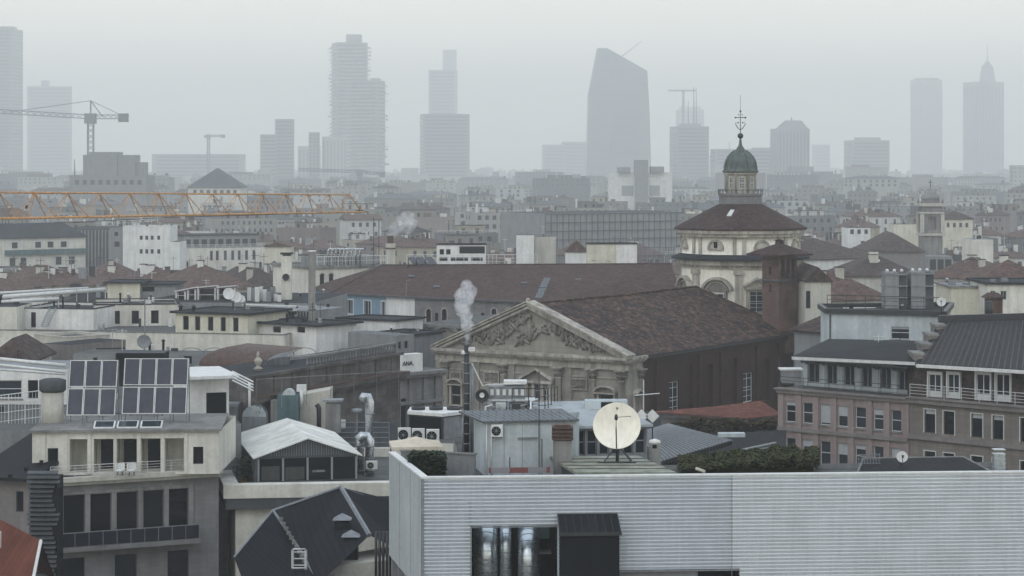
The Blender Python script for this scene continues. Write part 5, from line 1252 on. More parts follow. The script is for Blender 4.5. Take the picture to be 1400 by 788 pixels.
for r0_, r1_ in zip(rings, rings[1:]): t.face([r0_[0], r0_[1], r1_[1], r1_[0]][::-1])
t.face([r[0] for r in rings] + [Vector((c.x, a.y, c.z)), Vector((c.x, a.y, a.z))]); t.box(a.x, c.x + .6, a.y + .01, a.y + 5, a.z - 2, a.z - .01)
tag(t.build('curved_zinc_roof', None, None, at=a), 'small grey quarter-round zinc roof beside the stone finial', 'roof')
# hoops
for k in range(7):
    px = 262 + k * 31 if k < 6 else 474; D = 205; a = P(px, 484, D); r = .75
    t = MB().use(M['gsteel']); t.tube([a + Vector((-r * 1.4 * math.cos(PI * q / 8), 0, r * .75 * math.sin(PI * q / 8))) for q in range(9)], .035, 4)
    t.tube([a + Vector((r * 1.4, 0, 0)), a + Vector((r * 1.4, 0, -1.5))], .035, 4); t.tube([a - Vector((r * 1.4, 0, 0)), a - Vector((r * 1.4, 0, 1.5))], .035, 4)
    tag(t.build('roof_hoop', None, None, at=a), 'thin grey metal hoop in the row along the foot of the plain parapet', 'hoop', 'metal hoops along the parapet')
b = house('low grey building strip with small window between hoops and solar panels', 100, 208, 290, 206, 5, 485, M['grey'], rows=[(0, [(252, 262)], 487, 498, 256, 'dark'), (0, [(127, 133)], 489, 500, 130, 'dark')]); b.flat(b.z1, M['gravel'])
b = house('dark glass roof strip above the right solar array', 158, 200, 224, 200, 3, 483, M['dark'], name='glass_skylight', cat='skylight'); b.flat(b.z1, M['dgrey'])
b = house('brown shed with dark ribbed top at the left, in front of the ornate parapet', 58, 218, 96, 216, 8, 471, M['taupe'], name='roof_shed', cat='shed'); b.flat(b.z1, M['bitumen'])
b = house('cream roof-end block with open ornament on the parapet corner', 92, 232, 150, 236, 6, 460, M['warm'], name='parapet_block'); b.flat(b.z1 - .2, M['gravel'], 1, M['warm'])
b = house('small hut with brown sloping tile roof at the left edge', -20, 205, 40, 205, 10, 497, M['cream'], name='roof_hut', cat='building'); b.hip(2.2, M['tiledk'], .4)

# -- the loggia house, bottom left
zc = 26.6
B0, B1 = v2(R(62, 655, zc)), v2(R(299, 641, zc))
bd = (B1 - B0).normalized(); bn = Vector((-bd.y, bd.x))
LH = Bld('loggia_house', 'grey stone house with five dark tall windows, glass balcony and a cream loggia storey', 'building', [B0, B1, B1 + bn * 18, B0 + bn * 18])
f = LH.fr[0]
LH.row(0, [(86, 116), (123, 152), (159, 188), (196, 223.5), (231, 257.5)], 673, 740, 170, 'dark', dp=.5)
LH.row(0, [(84, 116), (157, 187), (229, 258)], 758, 805, 170, 'dark', dp=.5)
LH.walls(zc, M['greyst'])
t = MB().use(M['concrete']); z5, z6 = f.z(170, 741), f.z(170, 672)
for px in (83, 119.5, 155.5, 192, 227, 260.5): u = f.u(px); t.fbox(f, u - .17, u + .17, z5, z6, .003, .14)
t.fbox(f, f.u(80), f.u(263), z6 + .002, z6 + .22, .003, .16); t.build('window_pillars', None, LH.o)
t = MB().use(M['warm']); t.fbox(f, -.3, f.L + .1, zc - .25, zc + .05, .003, .75); t.fbox(f, -.2, f.L + .05, zc - .5, zc - .252, .003, .45); t.build('cornice', None, LH.o)
t = MB().use(M['greyst']); ub0, ub1 = f.u(76), f.u(268); zs_ = f.z(170, 746); t.fbox(f, ub0, ub1, zs_, zs_ + .32, .003, 1.2); t.build('balcony_slab', None, LH.o)
t = MB().use(M['glassb']); t.fbox(f, ub0 + .1, ub1 - .1, zs_ + .36, zs_ + 1.25, 1.1, 1.13); t.use(M['gsteel']); t.fbox(f, ub0 + .05, ub1 - .05, zs_ + 1.26, zs_ + 1.32, 1.07, 1.15)
for k in range(11): u = ub0 + .1 + (ub1 - ub0 - .2) * k / 10; t.fbox(f, u - .02, u + .02, zs_ + .33, zs_ + 1.25, 1.135, 1.16)
t.build('balcony_glass', None, LH.o)
# set back storey
C0_ = XY(44, 151.5) ; C1_ = XY(300, 152.5)
z1p = zt(590, 152)
PS = Bld('loggia_storey', 'cream set back top storey with five open loggia bays and two small windows', 'building', [C0_, C1_, C1_ + Vector((0, 9)), C0_ + Vector((0, 9))], z0=zc - .1)
LGB = [(95, 123.5), (128, 155), (159.5, 187), (193, 219.5), (225.5, 252.5)]
PS.row(0, LGB, 600, 646, 170, '', dp=2.2); PS.row(0, [(65, 79.5), (264, 278)], 612, 636, 170, 'dark')
PS.walls(z1p, M['cream']); f = PS.fr[0]
t = MB().use(M['dgrey'])
for k, (a, c) in enumerate(LGB):
    if k in (1, 2, 3): t.use(M['glassb']); t.fbox(f, f.u(a) + .3, f.u(c) - .1, zc, zc + 2.1, -2.1, -2.0)
    if t.f: t.build('loggia_glazing', None, PS.o); t = MB()
t = MB().use(M['concrete']); t.fbox(f, -.15, f.L + .15, z1p, z1p + .16, -9.3, .35)
t.use(M['cream'])
for xl in (60, 90, 122, 190, 222, 254): u = f.u(xl); t.fbox(f, u - .12, u + .12, zc, z1p - .002, .003, .09)
t.build('roof_slab', None, PS.o)
for k, (a, c) in enumerate(((127, 156), (159, 188), (191, 221))):
    u0, u1 = f.u(a), f.u(c); z = z1p + .18; t = MB().use(M['wsteel']); q = [f.pt(u0, z, -.2), f.pt(u1, z, -.2), f.pt(u1, z + .35, -1.2), f.pt(u0, z + .35, -1.2)]; up = Vector((0, 0, .08)); t.hexa(q + [x + up for x in q]); t.use(M['glass']); ins = lambda a_, b_: a_.lerp(b_, .08)
    cc = sum(q, Vector()) / 4; t.face([x.lerp(cc, .14) + up * 1.05 for x in q]); t.build('skylight', None, PS.o)
rail('railing', 'thin pale railing in front of the cream loggia bays', 'railing', [LH.fr[0].pt(.3, zc + .06, .2), LH.fr[0].pt(LH.fr[0].L - .1, zc + .06, .2)], .75, M['wsteel'], 1.6, 0, 3, .018)
for k, px in enumerate((164, 180)):
    p = XY(px, 150.6); o = thing('chair', 'white tub chair in the middle loggia bay, %s one' % ('left' if k == 0 else 'right'), 'chair', (p.x, p.y, zc + .05), 'white chairs in the loggia')
    z = zc + .05; t = MB().use(M['wsteel']); t.lathe((p.x, p.y, z), [(.22, .25), (.27, .28), (.27, .42), (.02, .43)], 12); t.build('seat', None, o)
    t = MB().use(M['wsteel']); rg = []
    for q in range(9): a_ = PI * q / 8; rg.append([Vector((p.x + math.cos(a_) * r, p.y + math.sin(a_) * r, z + h)) for r, h in ((.26, .3), (.34, .3), (.34, .82), (.26, .82))])
    t.rings(rg, True, False); t.build('backrest', None, o)
    for sx, sy in ((-1, -1), (1, -1), (1, 1), (-1, 1)): MB().use(M['dsteel']).tube([(p.x + sx * .18, p.y + sy * .18, z), (p.x + sx * .15, p.y + sy * .15, z + .26)], .02, 5).build('leg', None, o)
# roof world above the loggia storey
zr1 = z1p - .1
b = house('flat roof building carrying the solar panels', -40, 158, 330, 163, 30, 585, M['grey'], name='roof_building'); b.flat(b.z1, M['gravel']); zr1 = b.z1
def solar(label, xl, xr, yt, yb, nx, D):
    f = Fr(XY(xl, D), XY(xr, D)); o = thing('solar_array', label, 'solar panels', f.pt(0, zr1), 'solar arrays'); z1, z0 = f.z(xl, yt), f.z(xl, yb); L = f.L; zm = (z0 + z1) / 2
    for r, (za_, zb_) in enumerate(((z0, zm - .06), (zm + .06, z1))):
        for k in range(nx):
            u0, u1 = L * k / nx + .02, L * (k + 1) / nx - .02; ya, yb2 = (-.02, -.6) if r == 0 else (-.75, -1.33)
            q = [f.pt(u0, za_, ya), f.pt(u1, za_, ya), f.pt(u1, zb_, yb2), f.pt(u0, zb_, yb2)]; nn = Vector((0, .05, -.02)); t = MB().use(M['wsteel']); t.hexa([x + nn for x in q] + q)
            t.use(M['panel']); cc = sum(q, Vector()) / 4; n3 = Vector((0, -.012, .004))
            t.face([Vector((cc.x + (x.x - cc.x) * .9, x.y + (cc.y - x.y) * .06, cc.z + (x.z - cc.z) * .95)) + n3 for x in q]); t.build('panel', None, o)
    t = MB().use(M['gsteel'])
    for k in range(nx + 1):
        u = L * k / nx; t.tube([f.pt(u, zr1, -.1), f.pt(u, z0, -.1)], .03, 4); t.tube([f.pt(u, zr1, -1.6), f.pt(u, z1, -1.4)], .035, 4); t.tube([f.pt(u, z0, -.08), f.pt(u, z1, -1.42)], .035, 4)
    t.build('mounting_frame', None, o)
solar('left solar array of six dark panels in two rows on a white frame', 90.5, 157, 495, 568, 3, 155)
solar('right solar array of eight dark panels in two rows on a white frame', 166, 254.5, 492.5, 566, 4, 155)
rail('railing', 'dark close-barred railing behind the solar panels', 'railing', [P(113, 590, 160), P(222, 590, 160)], 1.3, M['dsteel'], 1.0, .12, 1, .03)
p = P(72, 588, 156); o = thing('water_tank', 'round pale tank with a dark cap left of the solar panels', 'tank', (p.x, p.y, zr1)); zt1, zt2 = zt(536, 156), zt(520, 156)
MB().use(M['warm']).lathe((p.x, p.y, 0), [(.78, zr1), (.78, zt1)], 20).build('drum', None, o); MB().use(M['dgrey']).lathe((p.x, p.y, 0), [(.8, zt1 + .003), (.95, zt1 + .15), (.95, zt2), (.6, zt2 + .12)], 20).build('cap', None, o)
b = house('pale slab-roofed cabin behind the solar panels, running to the left edge', -40, 176, 92, 176, 8, 505, M['white'], name='roof_cabin', rows=[(0, [(-10, 30)], 520, 545, 10, 'bar'), (0, [(38, 52)], 520, 545, 45, 'dark')]); b.flat(b.z1, M['paleroof'])
for k, (y0, y1, D, r) in enumerate(((490, 500, 172, .16), (498, 509, 170, .12), (505, 512, 171, .1))):
    pole_line('roof_beam', 'long white roof beam ending at the left solar array, %s of three' % ('top', 'middle', 'bottom')[k], 'beam', [P(-20, y0 - 1, D), P(90, y1, D)], r, M['wsteel'])
rail('railing', 'white barred railing at the left edge below the slab-roofed cabin', 'railing', [P(-10, 590, 163), P(56, 582, 163)], 2.6, M['wsteel'], 1.0, .25, 3, .03)
b = house('pale cabin with a dark door under a white slab, right of the solar panels', 256, 165, 313, 166, 6, 516, M['white'], name='roof_cabin', rows=[(0, [(282, 310)], 537, 575, 290, 'darks')]); b.flat(b.z1 - .02, M['paleroof'])
t = MB().use(M['wsteel']); t.fbox(b.fr[0], -.3, b.fr[0].L + .5, b.z1, b.z1 + .22, -6.5, 1.5); t.build('roof_slab', None, b.o)
t = MB().use(M['wsteel'])
for k in range(4): a, c = P(318, 508 + k * 4, 165 - k * .4), P(346, 522 + k * 4, 161 - k * .4); t.tube([a, c], .06, 5)
t.tube([P(341, 524, 161), P(341, 556, 161)], .1, 6); tag(t.build('pergola_beams', None, None, at=P(341, 556, 161)), 'white slanted pergola beams on one post beside the dark-door cabin', 'pergola')
b = house('dark low roof building under the ducts between conservatory and solar panels', 285, 174.5, 545, 176, 7, 594, M['dgrey'], name='roof_building'); b.flat(b.z1, M['bitumen']); zr2 = b.z1
# machinery
def box_thing(name, label, cat, xl, xr, yt, yb, D, depth, mat, group=None, ang=0):
    f = Fr(XY(xl, D), XY(xr, D + ang)); z0, z1 = f.z(xl, yb), f.z(xl, yt); t = MB().use(M[mat]); t.fbox(f, 0, f.L, z0, z1, -depth, 0); return tag(t.build(name, None, None, at=f.pt(0, z0)), label, cat, group), f, z0, z1
o, f, z0, z1 = box_thing('duct_casing', 'grey-green sheet duct casing with a low hood beside the solar roof', 'duct', 299, 325, 556, 598, 175, 1.2, 'gsteel')
t = MB().use(M['gsteel']); t.fbox(f, -.3, f.L + .1, z1 + .002, z1 + .25, -1.4, .3); t.build('hood', None, o); t = MB().use(M['concrete']); t.fbox(f, .7, 1.3, z0, z0 + .7, .002, .3); t.build('junction_box', None, o)
o, f, z0, z1 = box_thing('ventilation_duct', 'fat round-topped galvanised duct left of the conservatory roof', 'duct', 331, 364, 570, 598, 174.6, 1.5, 'gsteel')
t = MB().use(M['duct']); n = 8
rg = [[f.pt(f.L * .5 + math.cos(PI * k / n) * f.L * .5 * s_, z1 + .003 + math.sin(PI * k / n) * .9 * s_, d) for k in range(n + 1)] for s_, d in ((1, -1.5), (1, 0))]
t.rings(rg, True, False); t.build('curved_top', None, o)
o, f, z0, z1 = box_thing('roof_cabinet', 'teal green sheet metal cabinet behind the conservatory', 'cabinet', 379, 408, 541, 592, 176, 1.4, 'green')
t = MB().use(M['duct']); c = f.pt(.9, z1, -.6); t.rings([[c + Vector((math.cos(PI * k / 12) * .5, d, math.sin(PI * k / 12) * .5)) for k in range(13)] for d in (-.4, .4)], True); t.build('round_cowl', None, o)
box_thing('small_wall', 'pale short wall piece beside the teal cabinet', 'wall', 370, 379, 548, 592, 176, 1.2, 'concrete')
t = MB().use(M['wsteel']); c = P(412, 540, 176.5); t.tube([c + Vector((0, 0, -1)), c + Vector((0, 0, .3))], .15, 8); t.fbox(Fr(XY(405.5, 176.5), XY(419, 176.5)), 0, .78, c.z + .25, c.z + .8, -.4, 0); tag(t.build('chimney_pipe', None, None, at=c + Vector((0, 0, -1))), 'small flue pipe with bright white square cowl behind the conservatory', 'flue')
f = Fr(XY(408, 177.5), XY(451, 177.5)); z0 = f.z(408, 590); t = MB().use(M['warm']); za_, zb_ = f.z(408, 541), f.z(451, 533); t.hexa([f.pt(0, z0, 0), f.pt(f.L, z0, 0), f.pt(f.L, z0, -3), f.pt(0, z0, -3), f.pt(0, za_, 0), f.pt(f.L, zb_, 0), f.pt(f.L, zb_, -3), f.pt(0, za_, -3)]); tag(t.build('stair_housing', None, None, at=f.pt(0, z0)), 'pale stair housing with slightly sloping top behind the conservatory', 'stair housing')
o, f, z0, z1 = box_thing('masonry_chimney', 'pale masonry chimney with flat cap right of the sloping stair housing', 'chimney', 445, 465, 552, 592, 174.5, 1.0, 'concrete')
t = MB().use(M['gsteel']); t.fbox(f, -.2, f.L + .2, z1 + .15, z1 + .3, -1.2, .2); t.fbox(f, .1, f.L - .1, z1 + .002, z1 + .149, -.9, -.1); t.build('cap', None, o)
t = MB().use(M['dsteel']); t.tube([P(436, 595, 175), P(436, 558, 175), P(433, 553, 175)], .2, 8); tag(t.build('flue_pipe', None, None, at=P(436, 595, 175)), 'short black flue pipe left of the pale masonry chimney', 'flue')
def steel_flue(label, px, yb, yt, D, r, elbow):
    a, c = P(px, yb, D), P(px, yt, D); o = thing('steel_flue', label, 'flue', a, 'shiny steel flues'); t = MB().use(M['steel']); t.tube([a, c, c + Vector((elbow * .25, 0, r * 1.1)), c + Vector((elbow * .6, -.1, r * 1.2)), c + Vector((elbow * .9, -.2, r * .3))], r, 14); t.build('pipe', None, o)
    t = MB().use(M['gsteel'])
    for k in range(3): z = a.z + (c.z - a.z) * (k + .5) / 3; t.lathe((a.x, a.y, z), [(r, 0), (r * 1.08, .01), (r * 1.08, .08), (r, .09)], 14, caps=False)
    t.build('clamp', None, o); return o
steel_flue('tall shiny steel flue with double elbow top right of the conservatory', 505, 650, 550, 166, .36, -.6)
steel_flue('short fat shiny steel flue with elbow in front of the tall one', 506, 652, 603, 164, .33, -1.0)
steel_flue('short fat shiny steel flue with rounded top nearest the conservatory corner', 493, 652, 602, 165, .33, .55)
t = MB().use(M['gsteel']); c = P(488, 563, 174.5); t.lathe(c, [(.3, -.1), (.42, 0), (.42, .2), (.1, .25)], 12); t.tube([c, c + Vector((0, 0, -1.6))], .06, 5); tag(t.build('roof_fan', None, None, at=c + Vector((0, 0, -1.6))), 'small round roof fan left of the tall steel flue', 'fan')
rail('railing', 'pale four-bar railing behind the steel flues', 'railing', [P(462, 612, 174.2), P(532, 612, 174.6)], 2.0, M['gsteel'], 1.1, 0, 4, .03)
rail('railing', 'thin railing along the roof between palace and conservatory', 'railing', [P(350, 560, 168), P(545, 545, 185)], 2.3, M['gsteel'], 3, 0, 0, .02)

# -- conservatory building
zf = 25.3
D0 = D_at(660, zf); CF0, CF1 = XY(322, D_at(662, zf)), XY(540, D_at(658.5, zf))
CB = Bld('cream_building', 'cream building with dark soffit under its terrace, carrying the conservatory', 'building', [CF0, CF1, CF1 + Vector((1, 18)), XY(299, 175)])
wf = CB.fr[3]
CB.walls(zf - 1.6, M['cream'], top=M['gravel']); f = CB.fr[0]
CB.z1 = zf
CB.ring(.9, .2, zf - .9, zf + .05, M['cream'], 'terrace_parapet'); CB.ring(.75, .1, zf - 1.7, zf - .902, M['dgrey'], 'soffit')
MB().use(M['gravel']).face([(p.x, p.y, zf - .6) for p in CB.inset(.1)]).build('terrace_floor', None, CB.o)
t = MB().use(M['dgrey'])
for k in range(9): t.fbox(wf, wf.L * .1 + k * 1.5, wf.L * .1 + k * 1.5 + .7, 12, zf - 2.2, .003, .06)
t.build('side_windows', None, CB.o)
t = MB().use(M['frameg']); t.fbox(f, 2.5, 4.6, zf - 6, zf - 2, .003, .06); t.build('front_shutter', None, CB.o)
# conservatory itself
o = thing('conservatory', 'glazed roof conservatory with white gabled roof and four dark panes', 'conservatory', P(420, 660, 159))
Dc = 158.0; f = Fr(XY(352, Dc), XY(488, Dc + 1.6)); zf0 = zf - .6; ze = f.z(360, 625); Lc_ = f.L; zap_ = P(425, 600, Dc + .7).z
back = 13.5
t = MB().use(M['dgrey'])
def side_panel(fr_, n, d0=-.1, d1=0):
    pass
t.fbox(f, 0, Lc_, zf0, zf0 + .45, -.15, 0); t.fbox(f, 0, Lc_, ze - .15, ze, -.15, 0); t.use(M['frameg'])
for k in range(5): u = (Lc_ - .12) * k / 4; t.fbox(f, u, u + .14, zf0 + .452, ze - .152, -.12, .03)
t.use(M['dgrey']); t.face([f.pt(0, ze, -.01), f.pt(Lc_, ze, -.01), f.pt(Lc_ / 2, zap_ - .1, -.01)])
sf = Fr(f.pt(0, 0, -back).xy, f.pt(0, 0, 0).xy); t.fbox(sf, 0, back - .16, zf0, ze, -.12, .003)
sf2 = Fr(f.pt(Lc_, 0, 0).xy, f.pt(Lc_, 0, -back).xy); t.fbox(sf2, .16, back, zf0, ze, -.12, .003)
t.use(M['gsteel'])
for k in range(36): u = (back - .3) * k / 36; t.fbox(sf, u, u + .05, zf0, ze - .05, .004, .06)
for k in range(40):
    u = Lc_ * (k + .5) / 40; h = (1 - abs(u - Lc_ / 2) / (Lc_ / 2)) * (zap_ - ze - .15)
    if h > .1: t.fbox(f, u, u + .035, ze + .02, ze + h, -.005, .03)
t.build('frame', None, o)
t = MB().use(M['glassb']); t.fbox(f, .1, Lc_ - .1, zf0 + .45, ze - .16, -.1, -.06); t.build('glazing', None, o)
MB().use(M['dimblind']).fbox(f, .3, 1.6, zf0 + .5, ze - .7, -.058, -.05).build('dim_room_panel', None, o); MB().use(M['dimblind']).fbox(f, Lc_ * .28, Lc_ * .47, zf0 + .5, ze - .8, -.058, -.05).build('dim_room_panel', None, o); MB().use(M['concrete']).fbox(f, Lc_ * .55, Lc_ * .68, zf0 + 1.0, zf0 + 1.15, -.058, -.05).build('table', None, o)  # flat panels before the glass, coloured like the dim room behind
t = MB().use(M['whiteroof']); ov_ = .35; th = Vector((0, 0, .1)); ap0, ap1 = f.pt(Lc_ / 2, zap_, ov_), f.pt(Lc_ / 2, zap_ + 0.0, -back)
for s in (0, 1):
    e0, e1 = (f.pt(-ov_, ze - .12, ov_), f.pt(-ov_, ze - .12, -back - ov_)) if s == 0 else (f.pt(Lc_ + ov_, ze - .12, ov_), f.pt(Lc_ + ov_, ze - .12, -back - ov_))
    q = [e0, ap0, f.pt(Lc_ / 2, zap_, -back + 1.2), e1] if s == 0 else [ap0, e0, e1, f.pt(Lc_ / 2, zap_, -back + 1.2)]
    t.hexa(q + [x + th for x in q])
q = [f.pt(-ov_, ze - .12, -back - ov_), f.pt(Lc_ + ov_, ze - .12, -back - ov_), f.pt(Lc_ / 2, zap_, -back + 1.2)]; t.face([q[1] + th, q[0] + th, q[2] + th])
t.build('roof', None, o)
ac_unit('small white wall air conditioner at the right of the conservatory', 500, 643, 162)
for k, px in enumerate((336, 340, 332)):
    c = P(px, 648 + k * 2, 163 - k * 1.5); t = MB().use(M['hedge']); rr_ = random.Random(k)
    for _ in range(260): v = Vector((rr_.gauss(0, .3), rr_.gauss(0, .3), rr_.uniform(-.2, 1.3))); s = .1; a_ = rr_.random() * 6; d = Vector((math.cos(a_), math.sin(a_), rr_.uniform(-.5, .5))) * s; e = Vector((-math.sin(a_), math.cos(a_), rr_.uniform(-.5, .5))) * s; t.face([c + v - d, c + v + e, c + v + d, c + v - e])
    o = t.build('potted_shrub', None, None, at=(c.x, c.y, c.z - .7)); tag(o, 'dark slim shrub on the terrace left of the conservatory, %s of three' % ('middle', 'rear', 'front')[k], 'shrub', 'terrace shrubs'); MB().use(M['pot']).lathe((c.x, c.y, 0), [(.15, c.z - .7), (.22, c.z - .15), (.2, c.z - .14)], 8).build('pot', None, o)

# -- dark slate roofed building in front of it
o = thing('slate_house', 'dark slate roofed house with valley gutters and two cowled chimneys, bottom centre', 'building', P(400, 760, 138))
Pk = lambda px, py, D: P(px, py, D)
p1, p2, p3, p4, p5 = Pk(320, 762, 136), Pk(373, 698, 143), Pk(466, 666, 150), Pk(530, 690, 150), Pk(345, 830, 131)
q1, q2, q3 = Pk(505, 732, 141), Pk(440, 795, 135), Pk(345, 800, 133)
t = MB().use(M['slate']); t.face([p1, p5, Pk(415, 760, 139), p2]); t.face([p2, Pk(415, 760, 139), Pk(440, 795, 135), q1, p3]); t.face([p3, q1, Pk(560, 760, 143), Pk(560, 690, 150)]); t.face([Pk(415, 760, 139), p5, Pk(440, 830, 132), Pk(440, 795, 135)])
r_ = t.build('roof', None, o)
t = MB().use(M['gsteel']); t.tube([p2, Pk(415, 760, 139), Pk(430, 790, 136)], .1, 5); t.tube([p3, q1], .16, 5); t.tube([p2, p3], .1, 5); t.tube([p1, p2], .06, 5)
for k in range(8): t.tube([Pk(470 + k * 1.5, 667 + k * 3, 149.8), Pk(560, 700 + k * 4, 149.5 - k * .2)], .02, 4)
t.build('ridge_flashing', None, r_)
for (x, y, D) in ((468, 712, 143), (480, 735, 141)):
    c = Pk(x, y, D); t = MB().use(M['slate']); t.box(c.x - .45, c.x + .45, c.y - .45, c.y + .45, c.z - 2.5, c.z); t.use(M['gsteel']); ap = c + Vector((0, 0, .5)); e = .6
    cs = [c + Vector((sx * e, sy * e, .1)) for sx, sy in ((-1, -1), (1, -1), (1, 1), (-1, 1))]
    for i in range(4): t.face([cs[i], cs[(i + 1) % 4], ap])
    t.build('chimney', None, r_)
rr_ = random.Random(2)
for k in range(10):
    c = Pk(384 + k * 3.6, 711 + k * 6.4, 142 - k * .5); t = MB().use(M['concrete']); s = .13; t.box(c.x - s, c.x + s, c.y - s, c.y + s, c.z - .05, c.z + .15); t.build('roof_hatch', None, r_)
t = MB().use(M['warm']); t.prism([(p.x, p.y) for p in (Pk(345, 800, 137.5), Pk(440, 798, 137.2), Pk(460, 760, 139.2), Pk(560, 760, 144), Pk(540, 700, 151), Pk(380, 700, 145))], 0, Pk(400, 800, 135).z - .5); t.prism([(p.x, p.y) for p in (Pk(458, 798, 138.5), Pk(528, 790, 140.5), Pk(540, 740, 146), Pk(480, 740, 143))], 0, Pk(515, 768, 140).z); t.build('wall', None, o)
t = MB().use(M['frame']); Dl = 137
for px in (400, 418):
    t.tube([P(px, 800, Dl), P(px, 752, Dl)], .09, 5)
for k in range(6): y = 755 + k * 9; t.tube([P(400, y, Dl), P(418, y, Dl)], .04, 4)
for y in (752, 778): t.tube([P(400, y, Dl), P(401, y - 1, Dl - .7), P(409, y - 1, Dl - 1), P(417, y - 1, Dl - .7), P(418, y, Dl)], .05, 4)
tag(t.build('caged_ladder', None, None, at=P(409, 800, Dl)), 'cream caged ladder rising over the dark slate roof', 'ladder')
t = MB().use(M['dsteel'])
for k in range(4): px = 514 + k * 5; t.tube([P(px, 795, 139), P(px, 727, 139)], .09, 7)
tag(t.build('flue_bundle', None, None, at=P(520, 795, 139)), 'bundle of dark vertical flues beside the foreground building', 'flues')

# -- bottom left corner
f = Fr(XY(39, 141), XY(80, 141)); o = thing('louvre_tower', 'dark slatted louvre tower between red roof and loggia house', 'ventilation tower', f.pt(0, 0))
z0, z1 = 10, f.z(40, 648); MB().use(M['dark']).fbox(f, .1, f.L - .1, z0, z1 - .3, -2, -.1).build('core', None, o)
t = MB().use(metal('dark louvre metal', (.07, .08, .09), .6, .1, .3)); k = 0; z = z1
while z > z0:
    e = .12 * math.sin(k * .9) + (.25 if k % 9 < 3 else 0); t.hexa([f.pt(0 - e * .3, z, .12), f.pt(f.L * .85 + e, z, .12), f.pt(f.L * .85 + e, z + .14, -.1), f.pt(0 - e * .3, z + .14, -.1), f.pt(0 - e * .3, z + .035, .12), f.pt(f.L * .85 + e, z + .035, .12), f.pt(f.L * .85 + e, z + .175, -.1), f.pt(0 - e * .3, z + .175, -.1)]); z -= .3; k += 1
t.build('louvres', None, o)
o = thing('red_roofed_house', 'low house with plain red sheet roof in the bottom left corner', 'building', P(10, 760, 125))
a, c = P(-30, 695, 128), P(56, 739, 122); t = MB().use(M['redroof']); dn = Vector((0, -4.0, -3.6)); t.face([a, a + dn * 1.6, c + dn * 1.6, c]); t.face([a + Vector((0, 4, -3)), a, c, c + Vector((0, 4, -3))]); t.build('roof', None, o)
t = MB().use(M['wsteel']); t.tube([c, c + dn * 1.6], .1, 5); e = P(2, 730, 124); t.box(e.x - .2, e.x + .2, e.y - 1.3, e.y - .9, e.z - .6, e.z + .3); t.build('edge_flashing', None, o)
t = MB().use(M['dgrey']); t.prism([(a.x, a.y - 4), (c.x - .3, c.y - 4), (c.x - .3, c.y + 3), (a.x, a.y + 3)], 0, c.z - 4.5); t.build('wall', None, o)
b = house('dark grey flat roofed house at the left edge beside the loggia house', -30, 150, 40, 149, 12, 655, M['taupe'], rows=[(0, [(22, 32)], 672, 700, 25, 'dark')])
f = b.fr[0]; t = MB().use(M['mroof']); zt_ = b.z1; t.hexa([f.pt(-.5, zt_, .8), f.pt(f.L + .8, zt_, .8), f.pt(f.L + .6, zt_ + 1.9, -9), f.pt(-.5, zt_ + 1.9, -9), f.pt(-.5, zt_ + .2, .8), f.pt(f.L + .8, zt_ + .2, .8), f.pt(f.L + .6, zt_ + 2.1, -9), f.pt(-.5, zt_ + 2.1, -9)]); t.build('roof', None, b.o)
t = MB().use(M['dark'])
for k in range(6): u = f.u(20) + (k % 3) * .35 + k * .12; s = k / 6; c = f.pt(u, zt_ + .3 + 1.9 * s, .6 - 8 * s); t.box(c.x - .12, c.x + .12, c.y - .1, c.y + .1, c.z - .1, c.z + .12)
t.build('snow_guards', None, b.o)
# ================================================================ foreground: corrugated metal building
ZF = 32.0
K0, K1, KL = v2(R(577, 653, ZF)), v2(R(1440, 644.6, ZF)), v2(R(532, 618, ZF))
fd = (K1 - K0).normalized(); fnb = Vector((-fd.y, fd.x))
KM = K0 + fd * Fr(K0, K1).u(922)
FB = Bld('metal_clad_building', 'large foreground building clad in pale corrugated metal with a smooth panelled end', 'building', [K0, K1, K1 + fnb * 11, KM + fnb * 11, KM + fnb * 24, K0 + fd * 2.6 + fnb * 24, K0 + fd * 2.6 + fnb * 13, KL + fnb * 5 + fd * .4, KL])
ff = FB.fr[0]; ZR = 30.7
uo0, uo1 = ff.u(643), ff.u(762); uk0, uk1 = ff.u(762), ff.u(845); zo = ff.z(700, 720); zk = ff.z(800, 704)
u_r = ff.u(1011); zlow = ff.z(930, 779)
t = MB().use(M['corr'])
PIT = .19
def corr(u0, u1, z0, z1):
    z = z1; n = 0
    while z > z0 + .02:
        zb_ = max(z0, z - PIT); h = z - zb_
        prof = [(-.1, z), (.05, z - h * .1), (.055, z - h * .45), (-.1, z - h * .5), (-.1, zb_)]
        for (d0, a), (d1, c) in zip(prof, prof[1:]): t.face([ff.pt(u0, c, d1), ff.pt(u1, c, d1), ff.pt(u1, a, d0), ff.pt(u0, a, d0)])
        z = zb_
Lw = ff.L
cuts = [x for x in (ff.u(1000),)]
uj = ff.u(1000)
corr(.02, uo0, 22, ZF - .07); corr(uo0, uo1, zo, ZF - .07); corr(uo1, ff.u(845), 22, ZF - .07); corr(ff.u(845), uj, zlow, ZF - .07); t.use(M['corr2']); corr(uj, u_r, zlow, ZF - .07); corr(u_r, Lw, 22, ZF - .07)
t.build('corrugated_cladding', None, FB.o)
t = MB().use(M['wsteel']); t.fbox(ff, -.03, Lw, ZF - .07, ZF + .02, -.35, .09); fe = FB.fr[8]; t.fbox(fe, 0, fe.L, ZF - .07, ZF + .021, -.35, .05); t.build('coping', None, FB.o)
t = MB().use(M['gsteel']); t.fbox(ff, -.06, .1, 22, ZF - .071, -.02, .08)
for px in (1000,): u = ff.u(px); t.fbox(ff, u, u + .03, 22, ZF - .071, .02, .062)
t.build('corner_trim', None, FB.o)
